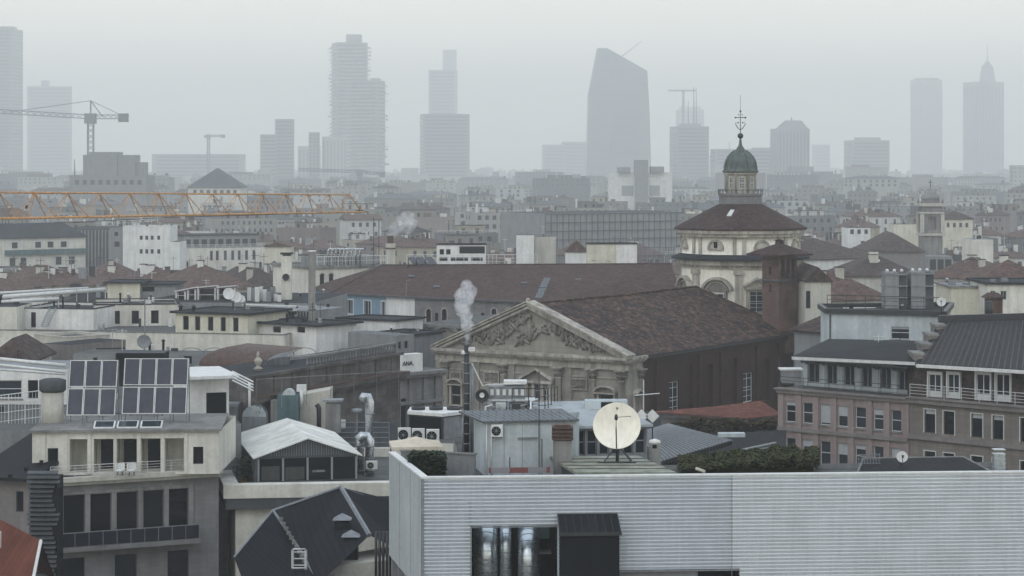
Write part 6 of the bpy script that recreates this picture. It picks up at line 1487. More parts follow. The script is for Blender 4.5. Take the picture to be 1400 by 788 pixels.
# smooth end wall
t = MB().use(M['corrend'] if 'corrend' in M else plaster('end wall panels', (.40, .43, .44), .08, .08)); ze0 = fe.z(535, 762); t.face([fe.pt(0, ze0, 0), fe.pt(fe.L, ze0 - .3, 0), fe.pt(fe.L, ZF - .07, 0), fe.pt(0, ZF - .07, 0)])
t.use(M['grey']);
for k in range(1, 3): u = fe.L * k / 3; t.fbox(fe, u, u + .03, ze0, ZF - .08, .002, .012)
t.build('end_wall', None, FB.o)
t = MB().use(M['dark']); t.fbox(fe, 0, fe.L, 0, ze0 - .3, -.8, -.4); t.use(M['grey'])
for k in range(5): u = fe.L * (k + .3) / 5; t.fbox(fe, u, u + .3, 0, ze0 - .01, -.3, -.02)
t.build('end_pillars', None, FB.o)
t = MB().use(M['grey']); t.face([ff.pt(0, 0), ff.pt(Lw, 0), ff.pt(Lw, 22), ff.pt(0, 22)]); 
for i in (1, 2, 3, 4, 5, 6, 7): w_ = FB.fr[i]; t.face([w_.pt(0, 0), w_.pt(w_.L, 0), w_.pt(w_.L, ZR + .3), w_.pt(0, ZR + .3)])
t.build('wall', None, FB.o)
t = MB().use(M['gravel']); dk = (FB.pts[8] - K0).dot(fnb); EL = K0.lerp(FB.pts[8], 4.9 / dk); z3_ = lambda p: (p[0], p[1], ZR)
t.face([z3_(K0), z3_(ff.pt(uo0, 0)), z3_(ff.pt(uo0, 0, -4.9)), z3_(EL)]); t.face([z3_(ff.pt(uo1 + .3, 0)), z3_(K1), z3_(ff.pt(Lw, 0, -4.9)), z3_(ff.pt(uo1 + .3, 0, -4.9))]); t.face([z3_(EL), z3_(ff.pt(uo0, 0, -4.9)), z3_(ff.pt(uo1 + .3, 0, -4.9)), z3_(ff.pt(Lw, 0, -4.9))] + [z3_(p) for p in FB.pts[2:9]])
t.use(M['grey']); t.face([ff.pt(uo0, zo, -.32), ff.pt(uo1, zo, -.32), ff.pt(uo1, ZF - .07, -.32), ff.pt(uo0, ZF - .07, -.32)][::-1]); t.face([ff.pt(Lw, ZR, -.3), ff.pt(0, ZR, -.3), ff.pt(0, ZF - .07, -.3), ff.pt(Lw, ZF - .07, -.3)]); t.face([fe.pt(fe.L, ZR, -.3), fe.pt(0, ZR, -.3), fe.pt(0, ZF - .07, -.3), fe.pt(fe.L, ZF - .07, -.3)]); t.build('roof', None, FB.o)
# plant recess
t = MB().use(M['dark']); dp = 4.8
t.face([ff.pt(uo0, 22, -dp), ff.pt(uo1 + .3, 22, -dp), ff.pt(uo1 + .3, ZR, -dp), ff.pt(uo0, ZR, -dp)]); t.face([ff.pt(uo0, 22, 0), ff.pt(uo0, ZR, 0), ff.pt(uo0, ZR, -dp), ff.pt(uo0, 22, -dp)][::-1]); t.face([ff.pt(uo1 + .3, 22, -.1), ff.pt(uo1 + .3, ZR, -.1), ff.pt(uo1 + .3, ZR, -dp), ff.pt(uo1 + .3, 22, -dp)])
t.use(M['gsteel']); t.fbox(ff, uo0 + .0, uo0 + .07, 22, zo, -.1, .07); t.fbox(ff, uo0, uo1, zo - .05, zo, -.1, .065)
t.use(M['green']); t.fbox(ff, ff.u(727), ff.u(760), ff.z(740, 755), ff.z(740, 728), -dp + .1, -dp + .8); t.use(M['gsteel']); t.fbox(ff, ff.u(727), ff.u(762), ff.z(740, 775), ff.z(740, 772), -dp + .1, -dp + 1.2)
t.build('plant_recess', None, FB.o)
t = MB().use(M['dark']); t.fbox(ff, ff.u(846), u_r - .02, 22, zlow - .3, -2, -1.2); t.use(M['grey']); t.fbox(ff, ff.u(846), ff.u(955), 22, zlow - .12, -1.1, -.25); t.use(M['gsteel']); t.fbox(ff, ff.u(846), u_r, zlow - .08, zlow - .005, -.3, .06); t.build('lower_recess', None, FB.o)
def bent_duct(label, xl, xr, ytop, D, r_out, mat='duct', group='curved ventilation ducts in the wall recess'):
    f = Fr(XY(xl, D), XY(xr, D)); o = thing('curved_duct', label, 'duct', f.pt(0, 24), group); z = f.z(xl, ytop) - r_out; n = 26; t = MB().use(M[mat]); rg = []
    path = [(-r_out, 24)] + [(-r_out * (1 + math.cos(PI - a * PI / 2 / n * 1)) + 0, z + math.sin(a * PI / 2 / n) * r_out) for a in range(0)]
    prof = [(0, 23.0), (0, z)] + [(-r_out * (1 - math.cos(a * PI / 2 / n)), z + r_out * math.sin(a * PI / 2 / n)) for a in range(1, n + 1)] + [(-r_out - 1.2, z + r_out)]
    rr_ = f.L / 2; o_ = rr_; t.tube([f.pt(rr_, z_, d - o_) for d, z_ in prof], rr_, 28)
    t.use(M['gsteel']); zz = 24.1; q = [f.pt(rr_, z_, d - o_) for d, z_ in prof]
    while zz < z: c = f.pt(rr_, 0, -o_); t.lathe((c.x, c.y, zz), [(rr_, 0), (rr_ * 1.035, .01), (rr_ * 1.035, .05), (rr_, .06)], 28, caps=False); zz += .3
    for k in range(4, len(q) - 1, 4): t.tube([q[k], q[k].lerp(q[k + 1], .25)], rr_ * 1.035, 28)
    t.build('duct_body', None, o); return o
bent_duct('widest curved silver duct at the left of the wall recess', 647, 680, 725, 114.1, 1.5)
bent_duct('narrow curved silver duct in the middle of the wall recess', 683, 699, 725, 114.5, 1.1)
bent_duct('curved silver duct set lower at the right of the wall recess', 708, 737, 738, 114.0, 1.2)
# black box dormer
o = thing('black_kiosk', 'black box with a ribbed sloping metal roof projecting from the corrugated wall', 'dormer', ff.pt(uk0, 22)); zt_ = ff.z(800, 724)
t = MB().use(M['dark']); t.fbox(ff, uk0 + .1, uk1 - .05, 21, zt_, -.2, 1.05); t.use(M['dark'])
for k in range(2): t.fbox(ff, uk0 + .2 + k * 1.45, uk0 + 1.55 + k * 1.45, 21, zt_ - .3, 1.052, 1.07)
t.build('box', None, o)
t = MB().use(M['mroof']); q = [ff.pt(uk0, zt_, 1.2), ff.pt(uk1 + .02, zt_, 1.2), ff.pt(uk1 - .05, zk, .06), ff.pt(uk0, zk, .06)]; up = Vector((0, 0, .07)); t.hexa(q + [x + up for x in q])
t.use(M['dsteel'])
for k in range(9): a, c = q[0].lerp(q[1], (k + .05) / 8.1) + up, q[3].lerp(q[2], (k + .05) / 8.1) + up; t.tube([a, c], .03, 4)
t.use(M['dsteel']); t.fbox(ff, uk0 - .02, uk1 + .05, zt_ - .12, zt_ + .06, 1.18, 1.26); t.build('roof', None, o)

# ---------------------------------------------------------------- on its roof
def hedge(name, label, pts_fn, n, mats, cat, s=.09, seed=1, leafmat=None):
    rr_ = random.Random(seed); t = MB().use(leafmat or M['hedge'])
    for _ in range(n):
        c = pts_fn(rr_); a_ = rr_.random() * 6.28; e1 = Vector((math.cos(a_), math.sin(a_), rr_.uniform(-.6, .6))) * s * rr_.uniform(.6, 1.5); e2 = Vector((-math.sin(a_), math.cos(a_), rr_.uniform(-.6, .6))) * s * rr_.uniform(.6, 1.5)
        t.face([c - e1, c + e2, c + e1, c - e2])
    return t
def f_hedge1(r):
    x = r.uniform(0, 1); px = 563 + x * 42; D_ = 117.5 + r.uniform(0, 2.2); c = XY(px, D_); zz = r.betavariate(2.5, 1.0) * (1.65 + .06 * math.sin(px * .9)); return Vector((c.x + r.uniform(-.2, .2), D_, ZR + zz))
t = hedge('hedge', '', f_hedge1, 9000, None, '', .1, 3); o = t.build('roof_hedge', None, None, at=(-5, 123, ZR)); tag(o, 'dark green hedge below the cream gazebo behind the metal coping', 'hedge')
t = MB().use(M['rust']); c0, c1 = R(563, 640, ZR), R(605, 640, ZR); t.box(-5.25, -3.8, 117.6, 119.6, ZR + .005, ZR + .4); t.build('planter', None, o)
# gazebo
Dg = 124.5; o = thing('gazebo', 'small cream canvas gazebo with pyramid top on the terrace', 'gazebo', (XY(572, Dg).x, Dg + 1.4, ZR)); f = Fr(XY(538, Dg), XY(603, Dg + .3)); L = f.L; ze = f.z(570, 611); zp = P(569, 597, Dg + 1.4).z
t = MB().use(M['canvas']); cs = [f.pt(-.1, ze, .1), f.pt(L + .1, ze, .1), f.pt(L + .1, ze, -L - .1), f.pt(-.1, ze, -L - .1)]; ap = f.pt(L / 2, zp, -L / 2)
for i in range(4):
    a, c = cs[i], cs[(i + 1) % 4]; m_ = (a + c) / 2 + Vector((0, 0, -.02)); k1 = a.lerp(ap, .5) + Vector((0, 0, -.06)); k2 = c.lerp(ap, .5) + Vector((0, 0, -.06))
    t.face([a, c, k2, k1]); t.face([k1, k2, ap]); t.face([a - Vector((0, 0, .2)), c - Vector((0, 0, .2)), c, a])
t.build('canopy', None, o)
for u, d in ((0, 0), (L, 0), (0, -L), (L, -L)): MB().use(M['dsteel']).tube([f.pt(u, ZR, d), f.pt(u, ze, d)], .04, 6).build('leg', None, o)
b = house('grey terrace parapet wall between the gazebo and the white container', 548, 122, 648, 120.5, .3, 620, M['grey'], name='terrace_wall', cat='wall'); MB().use(M['concrete']).prism(b.inset(-.06), b.z1, b.z1 + .08).build('coping', None, b.o)
b = house('cream low wall block behind the gazebo under the big cooling unit', 553, 150, 640, 149, 6, 606, M['cream'], name='roof_block', cat='building'); b.flat(b.z1, M['gravel']); zg = b.z1
# large cooler
Dk = 153; o = thing('chiller', 'big dark cooling unit with white top tray and black fans behind the gazebo', 'cooling unit', P(590, 604, Dk)); f = Fr(XY(559, Dk), XY(605, Dk - 1.5)); f3 = Fr(XY(605, Dk - 1.5), XY(632, Dk)); z0, z1 = f.z(580, 601), f.z(580, 568)
pts = [f.A, f.B, f3.B, f3.B + Vector((-1.0, 2.5)), f.A + Vector((.1, 2.6))]
t = MB().use(M['dsteel']); t.prism(pts, z0, z1); t.use(M['gsteel']); t.fbox(f3, .1, f3.L - .1, z0 + .1, z1 - .1, .003, .04); t.use(M['dark']); t.fbox(f, .1, f.L - .1, z0 + .1, z1 - .1, .003, .04); t.build('body', None, o)
t = MB().use(M['wsteel']); cc = sum(pts, Vector((0, 0))) / 5; t.prism([cc + (p - cc) * 1.06 for p in pts], z1 + .002, z1 + .22); t.prism([cc + (p - cc) * 1.04 for p in pts], z0 - .12, z0 - .002); t.build('tray', None, o)
for k in range(3): c = f.A.lerp(f3.B, (k + .5) / 3) + Vector((0, .9)); MB().use(M['dsteel']).lathe((c.x, c.y, 0), [(.48, z1 + .22), (.5, z1 + .42), (.4, z1 + .43), (.38, z1 + .3), (.02, z1 + .3)], 14).build('fan', None, o)
for k, (xl, lab) in enumerate(((544, 'leftmost of three pale air conditioners in front of the big cooling unit'), (563, 'middle of three pale air conditioners in front of the big cooling unit'), (583, 'rightmost of three pale air conditioners in front of the big cooling unit'))):
    ac_unit(lab, xl, 605 + k, 147, .85, .95, 'air conditioners before the cooling unit')
# tall flue with steam
p = P(638, 650, 131); pt = P(638, 472, 131); o = thing('tall_flue', 'tall dark metal flue with brackets giving off steam before the church front', 'flue', (p.x, p.y, ZR))
MB().use(M['dsteel']).tube([(p.x, p.y, ZR), (p.x, p.y, pt.z)], .17, 10).build('pipe', None, o)
t = MB().use(M['gsteel'])
for dx in (-.24, .26, .36): t.tube([(p.x + dx, p.y - .1, ZR), (p.x + dx, p.y - .1, zt(572 if dx < 0 else 500, 131))], .05, 6)
for k in range(12): z = ZR + .6 + k * .6; t.lathe((p.x, p.y, z), [(.18, 0), (.21, .01), (.21, .06), (.18, .07)], 10, caps=False)
t.use(M['wsteel']); t.box(p.x + .1, p.x + .5, p.y - .3, p.y, pt.z - .35, pt.z - .12); t.lathe((p.x - .2, p.y - .2, pt.z - .55), [(.02, 0), (.15, .02), (.05, .25)], 10); t.build('brackets', None, o)
t = MB().use(M['wsteel']); t.tube([P(645, 497, 131), P(660, 528, 131), P(666, 526, 131), P(712, 525, 131)], .04, 5); o2 = t.build('antenna_boom', None, None, at=P(660, 528, 131)); tag(o2, 'white bent boom holding the round dark horn next to the tall flue', 'antenna')
p = P(659, 541, 130.5); o = thing('round_horn', 'round dark dish with a white centre on the bent boom beside the flue', 'satellite dish', p)
def disc(mat, c, r, r1, dep, nm):
    t = MB().use(mat); t.rings([[c + Vector((math.cos(a * PI / 12) * q, dy, math.sin(a * PI / 12) * q)) for a in range(24)] for q, dy in ((r, 0), (r, -dep), (r * .92, -dep), (r1, -dep * .4))], True); return t.build(nm, None, o)
disc(M['dsteel'], p, .4, .15, .2, 'bowl'); disc(M['wsteel'], p + Vector((0, -.22, .05)), .15, .05, .12, 'centre'); MB().use(M['gsteel']).tube([p + Vector((0, .1, 0)), Vector((p.x, p.y + .1, ZR))], .05, 6).build('pole', None, o)
# white container
Dm = 121.5; zc0 = ZR
cA, cB = XY(664, Dm), XY(788, Dm + 1); WCn = Bld('white_container', 'pale grey metal cabin with a single wall air conditioner and flat ribbed roof', 'cabin', [cA, cB, cB + Vector((.3, 4.5)), XY(648, Dm + 4.2)], z0=ZR); ztp = WCn.fr[0].z(700, 578)
WCn.walls(ztp, M['coolwhite']); f = WCn.fr[0]; t = MB().use(M['zinc']); q = [f.pt(-.15, ztp + .0, .2), f.pt(f.L + .1, ztp, .2), f.pt(f.L + .1, ztp + .1, -4.4), f.pt(-.75, ztp + .1, -4.4)]; up = Vector((0, 0, .12)); t.hexa([x + Vector((0, 0, .003)) for x in q] + [x + up for x in q]); t.use(M['gsteel'])
for k in range(18): t.tube([q[0].lerp(q[1], k / 17) + up, q[3].lerp(q[2], k / 17) + up], .025, 4)
t.build('roof', None, WCn.o)
t = MB().use(M['wsteel'])
for u in (.04, .3): t.tube([f.pt(u, ZR, .08), f.pt(u, ztp - .05, .08)], .035, 6)
t.build('downpipes', None, WCn.o)
t = MB().use(M['gsteel']);
for k in range(4): t.fbox(f, f.L * (k + 1) / 5, f.L * (k + 1) / 5 + .02, ZR, ztp - .05, .003, .014)
t.fbox(f, f.u(708), f.u(734), f.z(720, 600), f.z(720, 598), .003, .12); t.build('panel_joints', None, WCn.o)
ac_unit('white air conditioner mounted high on the pale metal cabin wall', 672, 599, 121.2, .62, .72)
for px, yb, yt in ((737, 648, 508), (697, 648, 625), (741, 648, 600)):
    pole_line('roof_pole', {737: 'tallest thin dark pole before the pale metal cabin', 697: 'shortest thin dark pole at the left of the cabin front', 741: 'thin dark pole close beside the tallest one'}[px], 'pole', [P(px, yb, 119.5), P(px, yt, 119.5)], .03, M['dsteel'])
t = MB().use(checker('red and white barrier stripes', (.18, .06, .06), (.22, .22, .23), 1.0)); f_ = Fr(XY(668, 119.0), XY(752, 119.2)); t.fbox(f_, 0, f_.L, ZR + .55, ZR + .85, -.03, .0); t.use(M['gsteel']); t.fbox(f_, .2, .26, ZR, ZR + .549, -.03, .0); t.fbox(f_, 2.9, 2.96, ZR, ZR + .549, -.03, .0)
tag(t.build('barrier_board', None, None, at=f_.pt(0, ZR)), 'low faded red and white striped board in front of the pale metal cabin', 'barrier')
# machines above/behind container
o = thing('rooftop_machine', 'grey machine rack with ducts and white upper tray behind the pale metal cabin', 'machine', P(700, 567, 131)); f = Fr(XY(668, 131), XY(718, 131)); z0 = f.z(690, 572)
t = MB().use(M['gsteel']); t.fbox(f, 0, f.L, ZR, f.z(690, 552), -2, 0); t.fbox(f, 0, f.L, f.z(690, 546), f.z(690, 529), -1.6, -.2); t.build('casing', None, o)
t = MB().use(M['wsteel'])
for k in range(6): u = f.L * k / 6 + .1; t.fbox(f, u, u + .2, f.z(690, 541), f.z(690, 533), -.19, -.12)
t.fbox(f, .2, f.L + .6, f.z(690, 548), f.z(690, 546.5), -1.5, .1); t.fbox(f, .9, f.L + .1, f.z(690, 526), f.z(690, 522), -1.4, -.3); t.build('vent_row', None, o)
rr_ = random.Random(9)
for k in range(14):
    px = 664 + k * 5.2; pole = k % 3; D = 127 + (k % 4); z1 = zt(rr_.uniform(548, 566), D)
    t = MB().use(rr_.choice([M['gsteel'], M['dsteel'], M['wsteel'], M['duct']])); x = XY(px, D).x; wq = rr_.uniform(.1, .3)
    if pole: t.box(x - wq, x + wq, D - .2, D + .2, ZR, z1)
    else: t.tube([(x, D, ZR), (x, D, z1), (x + .4, D, z1 + .1)], .07, 6)
    tag(t.build('roof_fitting', None, None, at=(x, D, ZR)), 'small metal box or pipe in the clutter between machine rack and cabin roof', 'fitting', 'metal clutter behind the cabin')
rail('railing', 'thin dark railing behind the cabin, in front of the church middle window', 'railing', [P(700, 566, 130), P(745, 566, 130), P(762, 562, 134)], 1.5, M['dsteel'], .9, 0, 2, .03)
# louvred brick chimney + glazed cabin + mossy slab + big dish
o = thing('louvred_chimney', 'square stone chimney with stacked dark louvre slabs, left of the big dish', 'chimney', P(769, 648, 120)); c = XY(769, 120.5)
t = MB().use(M['concrete']); t.box(c.x - .5, c.x + .5, 120, 121, ZR, zt(603, 120)); t.build('stack', None, o); t = MB().use(M['rust'])
for k in range(4): z = zt(602 - k * 5.2, 120); t.box(c.x - .58, c.x + .58, 119.9, 121.1, z, z + .1); t.box(c.x - .42, c.x + .42, 120.05, 120.95, z + .101, z + .2)
t.build('louvres', None, o)
b = house('glazed rooftop cabin with pale tilted roof behind the big dish', 783, 127, 885, 128, 6, 584, M['grey'], name='glazed_cabin', cat='cabin', rows=[(0, even(785, 884, 6, 13), 588, 622, 830, 'greyb')])
f = b.fr[0]; t = MB().use(plaster('grey white roof panel', (.36, .39, .41))); q = [f.pt(-1.6, b.z1, .5), f.pt(f.L + .2, b.z1 + .0, .5), f.pt(f.L - .6, b.z1 + .75, -6), f.pt(-1.6, b.z1 + .75, -6)]; t.hexa([x + Vector((0, 0, .004)) for x in q] + [x + Vector((0, 0, .15)) for x in q]); t.build('roof', None, b.o)
o = thing('mossy_slab_roof', 'low mossy concrete slab roof carrying the big cream dish', 'roof', P(840, 648, 118)); a_ = [P(764, 622, 125.5), P(873, 622, 125.5), P(925, 645, 118.5), P(800, 646, 118)]
zq = a_[3].z; pts = [v2(R(787, 646, 31.75)), v2(R(925, 646, 31.75)), v2(R(873, 623, 31.75)), v2(R(752, 624, 31.75))]
t = MB().use(M['moss']); t.prism(pts, 31.6, 31.75); t.use(M['rust'])
for k in range(1, 5): a, c = pts[0].lerp(pts[3], k / 5), pts[1].lerp(pts[2], k / 5); t.tube([(a.x, a.y, 31.76), (c.x, c.y, 31.76)], .03, 4)
t.build('slab', None, o); cc = sum(pts, Vector((0, 0))) / 4; MB().use(M['dgrey']).prism([cc + (p - cc) * .93 for p in pts], ZR, 31.598).build('base', None, o)
dc = P(843.5, 583, 119.5); foot = Vector((dc.x, 120.6, 31.75))
o = thing('large_satellite_dish', 'very large round cream satellite dish on a tripod in the middle foreground', 'satellite dish', foot)
aim = Vector((-.1, -1, .33)).normalized(); s = aim.cross(Vector((0, 0, 1))).normalized(); u = s.cross(aim).normalized(); Rd = 1.3
def ringp(rr2, off): return [dc + aim * (.3 * (rr2 / Rd) ** 2 - .15 + off) + s * math.cos(2 * PI * k / 40) * rr2 + u * math.sin(2 * PI * k / 40) * rr2 * .98 for k in range(40)]
t = MB().use(M['dish']); t.rings([ringp(Rd * q, -.05) for q in (.04, .3, .6, .85, 1)] + [ringp(Rd * q, .02) for q in (1.0, .97, .85, .6, .3, .04)], True, True)
t.use(M['gsteel'])
c8 = dc + u * .98 + aim * .06; t.sph(c8, .07, 8); t.build('reflector', None, o)
t = MB().use(M['dsteel']); fp = dc + aim * .95 + u * .3; t.tube([dc - u * 1.25 + aim * .14, dc - u * .35 + aim * .85, fp], .035, 6); t.lathe(fp, [(.08, -.15), (.1, 0), (.06, .15)], 8); t.tube([fp, dc + u * .55 + s * -.75 + aim * .05], .015, 4); t.build('feed_arm', None, o)
t = MB().use(M['dsteel']); hub = dc - aim * .35; t.tube([hub, dc - aim * .15], .2, 8); t.tube([hub, Vector((hub.x, hub.y, 31.76))], .09, 8); t.build('mount', None, o)
for a_ in (-.9, .9, 3.1, 2.2): MB().use(M['dsteel']).tube([Vector((hub.x, hub.y, 32.7)), Vector((hub.x + math.sin(a_) * 1.0, hub.y - math.cos(a_) * .8, 31.77))], .035, 5).build('leg', None, o)
for a_ in (0,): t = MB().use(M['dsteel']); t.tube([(hub.x - 1.1, hub.y - .3, 31.78), (hub.x + 1.0, hub.y - .5, 31.78)], .04, 4); t.build('base_bar', None, o)
t = MB().use(M['white']); c = XY(895, 124); t.lathe((c.x, c.y, 0), [(.33, ZR), (.33, zt(606, 124)), (.36, zt(606, 124) + .01), (.3, zt(601, 124) - .05), (.02, zt(600, 124))], 14); t.use(M['dark']); t.fbox(Fr(XY(892, 123.6), XY(898, 123.6)), 0, .24, zt(612, 124), zt(607, 124), 0, .03); tag(t.build('vent_pot', None, None, at=(c.x, c.y, ZR)), 'small white round-topped vent right of the big dish', 'vent')
for k, px in enumerate((870, 885)):
    c = P(px + 7, 569, 129); t = MB().use(M['wsteel']); r = .4; t.hexa([c + Vector((x * r, y, z * r)) for y in (0,) for x, z in ((0, -1), (1, 0), (0, 1), (-1, 0))] + [c + Vector((x * r, -.08, z * r)) for x, z in ((0, -1), (1, 0), (0, 1), (-1, 0))]); t.use(M['dsteel']); t.tube([c, Vector((c.x, c.y + .1, ZR))], .04, 5)
    tag(t.build('panel_antenna', None, None, at=(c.x, c.y, ZR)), 'white diamond-shaped antenna panel behind the big dish, %s one' % ('left' if k == 0 else 'right'), 'antenna', 'diamond antenna panels')
a = P(800, 569, 131); t = MB().use(M['coolwhite']); f_ = Fr(XY(800, 131), XY(868, 131)); t.fbox(f_, 0, f_.L * .85, f_.z(830, 560), f_.z(830, 548), -1.0, 0); t.use(M['dark']); t.fbox(f_, f_.L * .32, f_.L * .55, f_.z(830, 559), f_.z(830, 550), .003, .03); t.use(M['gsteel']); t.tube([f_.pt(.3, ZR, -.4), f_.pt(.3, f_.z(830, 560), -.4)], .05, 5); t.tube([f_.pt(2.3, ZR, -.4), f_.pt(2.3, f_.z(830, 560), -.4)], .05, 5)
tag(t.build('signal_box', None, None, at=a), 'flat pale box on two posts above the big dish', 'equipment box')
pole_line('aerial', 'horizontal comb-like aerial right above the diamond panels', 'antenna', [P(868, 541, 132), P(902, 538, 132)], .03, M['wsteel'], 4)
pole_line('aerial_mast', 'thin mast carrying the comb-like aerial', 'antenna', [P(880, 600, 132), P(880, 520, 132)], .03, M['wsteel'], 4)
# ribbed sloping roof and dark things right of the dish
o = thing('ribbed_roof', 'grey ribbed sloping metal roof with toothed lower edge right of the big dish', 'roof', P(940, 620, 150)); q = [P(905, 631, 147), P(1001, 603, 152), P(913, 580, 163), P(870, 592, 160)]
t = MB().use(M['zinc']); t.hexa([x - Vector((0, 0, .3)) for x in q] + q); t.use(M['gsteel'])
for k in range(21): t.tube([q[0].lerp(q[1], k / 20) + Vector((0, 0, .02)), q[3].lerp(q[2], k / 20) + Vector((0, 0, .02))], .045, 4)
t.use(M['dsteel'])
for k in range(24): c = q[0].lerp(q[1], (k + .5) / 24); t.box(c.x - .09, c.x + .09, c.y - .15, c.y, c.z - .25, c.z + .06)
t.build('roof_sheet', None, o); t = MB().use(M['dgrey']); t.prism([v2(x) * 1.0 + (v2(sum(q, Vector()) / 4) - v2(x)) * .06 for x in q], 15, min(x.z for x in q) - .4); t.build('wall', None, o)
o = thing('dark_lower_roof', 'dark flat lower roof between ribbed roof and the long mossy hedge', 'roof', P(1000, 615, 158)); t = MB().use(M['slate']); zz = 27.5; t.prism([v2(R(900, 655, zz)), v2(R(1075, 640, zz)), v2(R(1075, 588, zz)), v2(R(930, 595, zz))], 8, zz); t.build('slab', None, o)
t = MB().use(M['gsteel']); c = [P(958, 628, 140), P(1060, 606, 150)]; t.tube(c, .1, 6); t.tube([P(958, 632, 140), P(1060, 610, 150)], .06, 6); tag(t.build('roof_gutter', None, None, at=c[0]), 'long thin grey gutter edge above the mossy hedge', 'gutter')
for px, y, D in ((1000, 592, 150), (965, 622, 138)):
    c = P(px, y, D); t = MB().use(M['coolwhite']); t.box(c.x - (.9 if px == 1000 else .15), c.x + (.9 if px == 1000 else .15), c.y - .4, c.y + .4, c.z - (.25 if px == 1000 else 1.2), c.z); tag(t.build('roof_box', None, None, at=c), 'low pale box lying on the dark roof' if px == 1000 else 'slim grey post box in front of the mossy hedge', 'box')
def f_h2(r):
    x = r.random(); px = 928 + x * 192; base = 122 + 6 * r.random(); top = 30.95 + .8 * min(1, .1 + x * 1.3) * (.8 + .14 * math.sin(x * 19) + .16 * math.sin(x * 47 + 1)); return Vector((XY(px, base).x, base, 30.9 + (top - 30.9) * r.betavariate(3, 1.1)))
t = hedge('', '', f_h2, 15000, None, '', .085, 8, M['ivy']); o = t.build('long_hedge', None, None, at=(10, 125, 30.9)); tag(o, 'long mossy green and ochre hedge behind the metal coping right of the dish', 'hedge')
t = MB().use(M['ivy']); t.prism([XY(930, 123.2), XY(1112, 123.2), XY(1108, 127), XY(932, 127)], 30.72, 31.05); t.build('planting_mass', None, o)
t = MB().use(M['yellow']); c = P(958, 642, 117.5); t.tube([P(952, 641, 117.5), P(963, 645, 117)], .09, 6); tag(t.build('yellow_lifebelt', None, None, at=c), 'small yellow rounded object on the metal coping', 'object')
# ivy wall and red roof in front of the church flank
def ivyw(r):
    px = 925 + r.random() * 140; D = 205 + r.random() * 5; yb = 618; yt = 574 + 3 * math.sin(px * .13); z = zt(yb, D) + (zt(yt, D) - zt(yb, D)) * r.random(); return Vector((XY(px, D).x, D, z))
t = hedge('', '', ivyw, 9000, None, '', .2, 12, M['ivydark']) if 'ivydark' in M else hedge('', '', ivyw, 9000, None, '', .2, 12, leafy('dark autumn ivy', (.02, .024, .014), (.07, .045, .02)))
o = t.build('ivy', None, None, at=(20, 207, 15)); tag(o, 'dark autumn ivy mass below the red roof beside the church', 'ivy')
b = house('dark garden wall house under the ivy beside the church', 920, 209, 1064, 212, 10, 576, M['dgrey'], name='garden_house'); b.flat(b.z1, M['bitumen'])
o = thing('red_roof_house', 'low house with a bright red tiled hip roof beside the church flank', 'building', P(1000, 572, 205)); q = [P(890, 563, 209.5), P(1020, 572, 206), P(1070, 567, 209), P(1040, 548, 213), P(975, 556, 211)]
t = MB().use(M['tilered']); t.face([q[0], q[1], q[3], q[4]]); t.face([q[1], q[2], q[3]]); t.face([q[4], q[3], q[3] + Vector((1, 8, -3)), q[4] + Vector((-4, 8, -3))]); t.use(M['rust']); t.face([q[0] - Vector((0, 0, .25)), q[1] - Vector((0, 0, .25)), q[1], q[0]]); t.face([q[1] - Vector((0, 0, .25)), q[2] - Vector((0, 0, .25)), q[2], q[1]]); t.build('roof', None, o)
MB().use(M['taupe']).prism([v2(q[0]) + Vector((1, .6)), v2(q[1]) + Vector((0, .8)), v2(q[2]) + Vector((-.5, .3)), v2(q[3]) + Vector((0, -.3)), v2(q[4]) + Vector((0, -.3))], 0, min(q[0].z, q[1].z, q[2].z) - .35).build('wall', None, o)

# ================================================================ right hand houses
zr_ = 29.0
Q0, Q1, Q2 = v2(R(1066, 531, zr_)), v2(R(1243, 545, zr_)), v2(R(1440, 562, zr_)); qd = (Q1 - Q0).normalized(); qn = Vector((-qd.y, qd.x))
RB = Bld('pink_house', 'pinkish rendered house with pilasters and two rows of seven windows at the right', 'building', [Q0, Q1 - qd * .02, Q1 + qn * 14, Q0 + qn * 14])
wx = [(1074, 1088), (1097, 1111), (1121, 1136), (1145, 1159.5), (1169, 1184), (1194, 1208), (1218, 1232)]
RB.row(0, wx, 549, 577, 1080, 'bar', blinds={0: .15, 2: .95, 3: .45, 5: .3}); RB.row(0, wx, 603.5, 636, 1128, 'bar', blinds={1: .3, 3: .5, 4: .2, 6: .6}); RB.row(0, wx, 660, 690, 1128, 'bar')
RB.walls(zr_, M['pinks']); f = RB.fr[0]
t = MB().use(M['pinks'])
for px in (1068.5, 1092.5, 1116, 1140.5, 1164, 1189, 1213, 1239): u = f.u(px); t.fbox(f, u - .28, u + .28, 5, zr_ - .35, .003, .14)
t.build('pilaster', None, RB.o)
t = MB().use(M['taupe']); z = f.z(1080, 589); t.fbox(f, -.1, f.L, z, z + .3, .003, .3); t.fbox(f, -.15, f.L, zr_ - .34, zr_ - .05, .003, .35); t.fbox(f, -.25, f.L, zr_ - .049, zr_ + .08, -.3, .55); t.build('cornice', None, RB.o)
MB().use(M['gravel']).face([(p.x, p.y, zr_) for p in RB.pts]).build('terrace', None, RB.o)
rail('railing', 'dark terrace railing on top of the pinkish house', 'railing', [f.pt(0, zr_ + .08, .2), f.pt(f.L, zr_ + .08, .2)], .95, M['dsteel'], 2.2, 0, 2, .025)
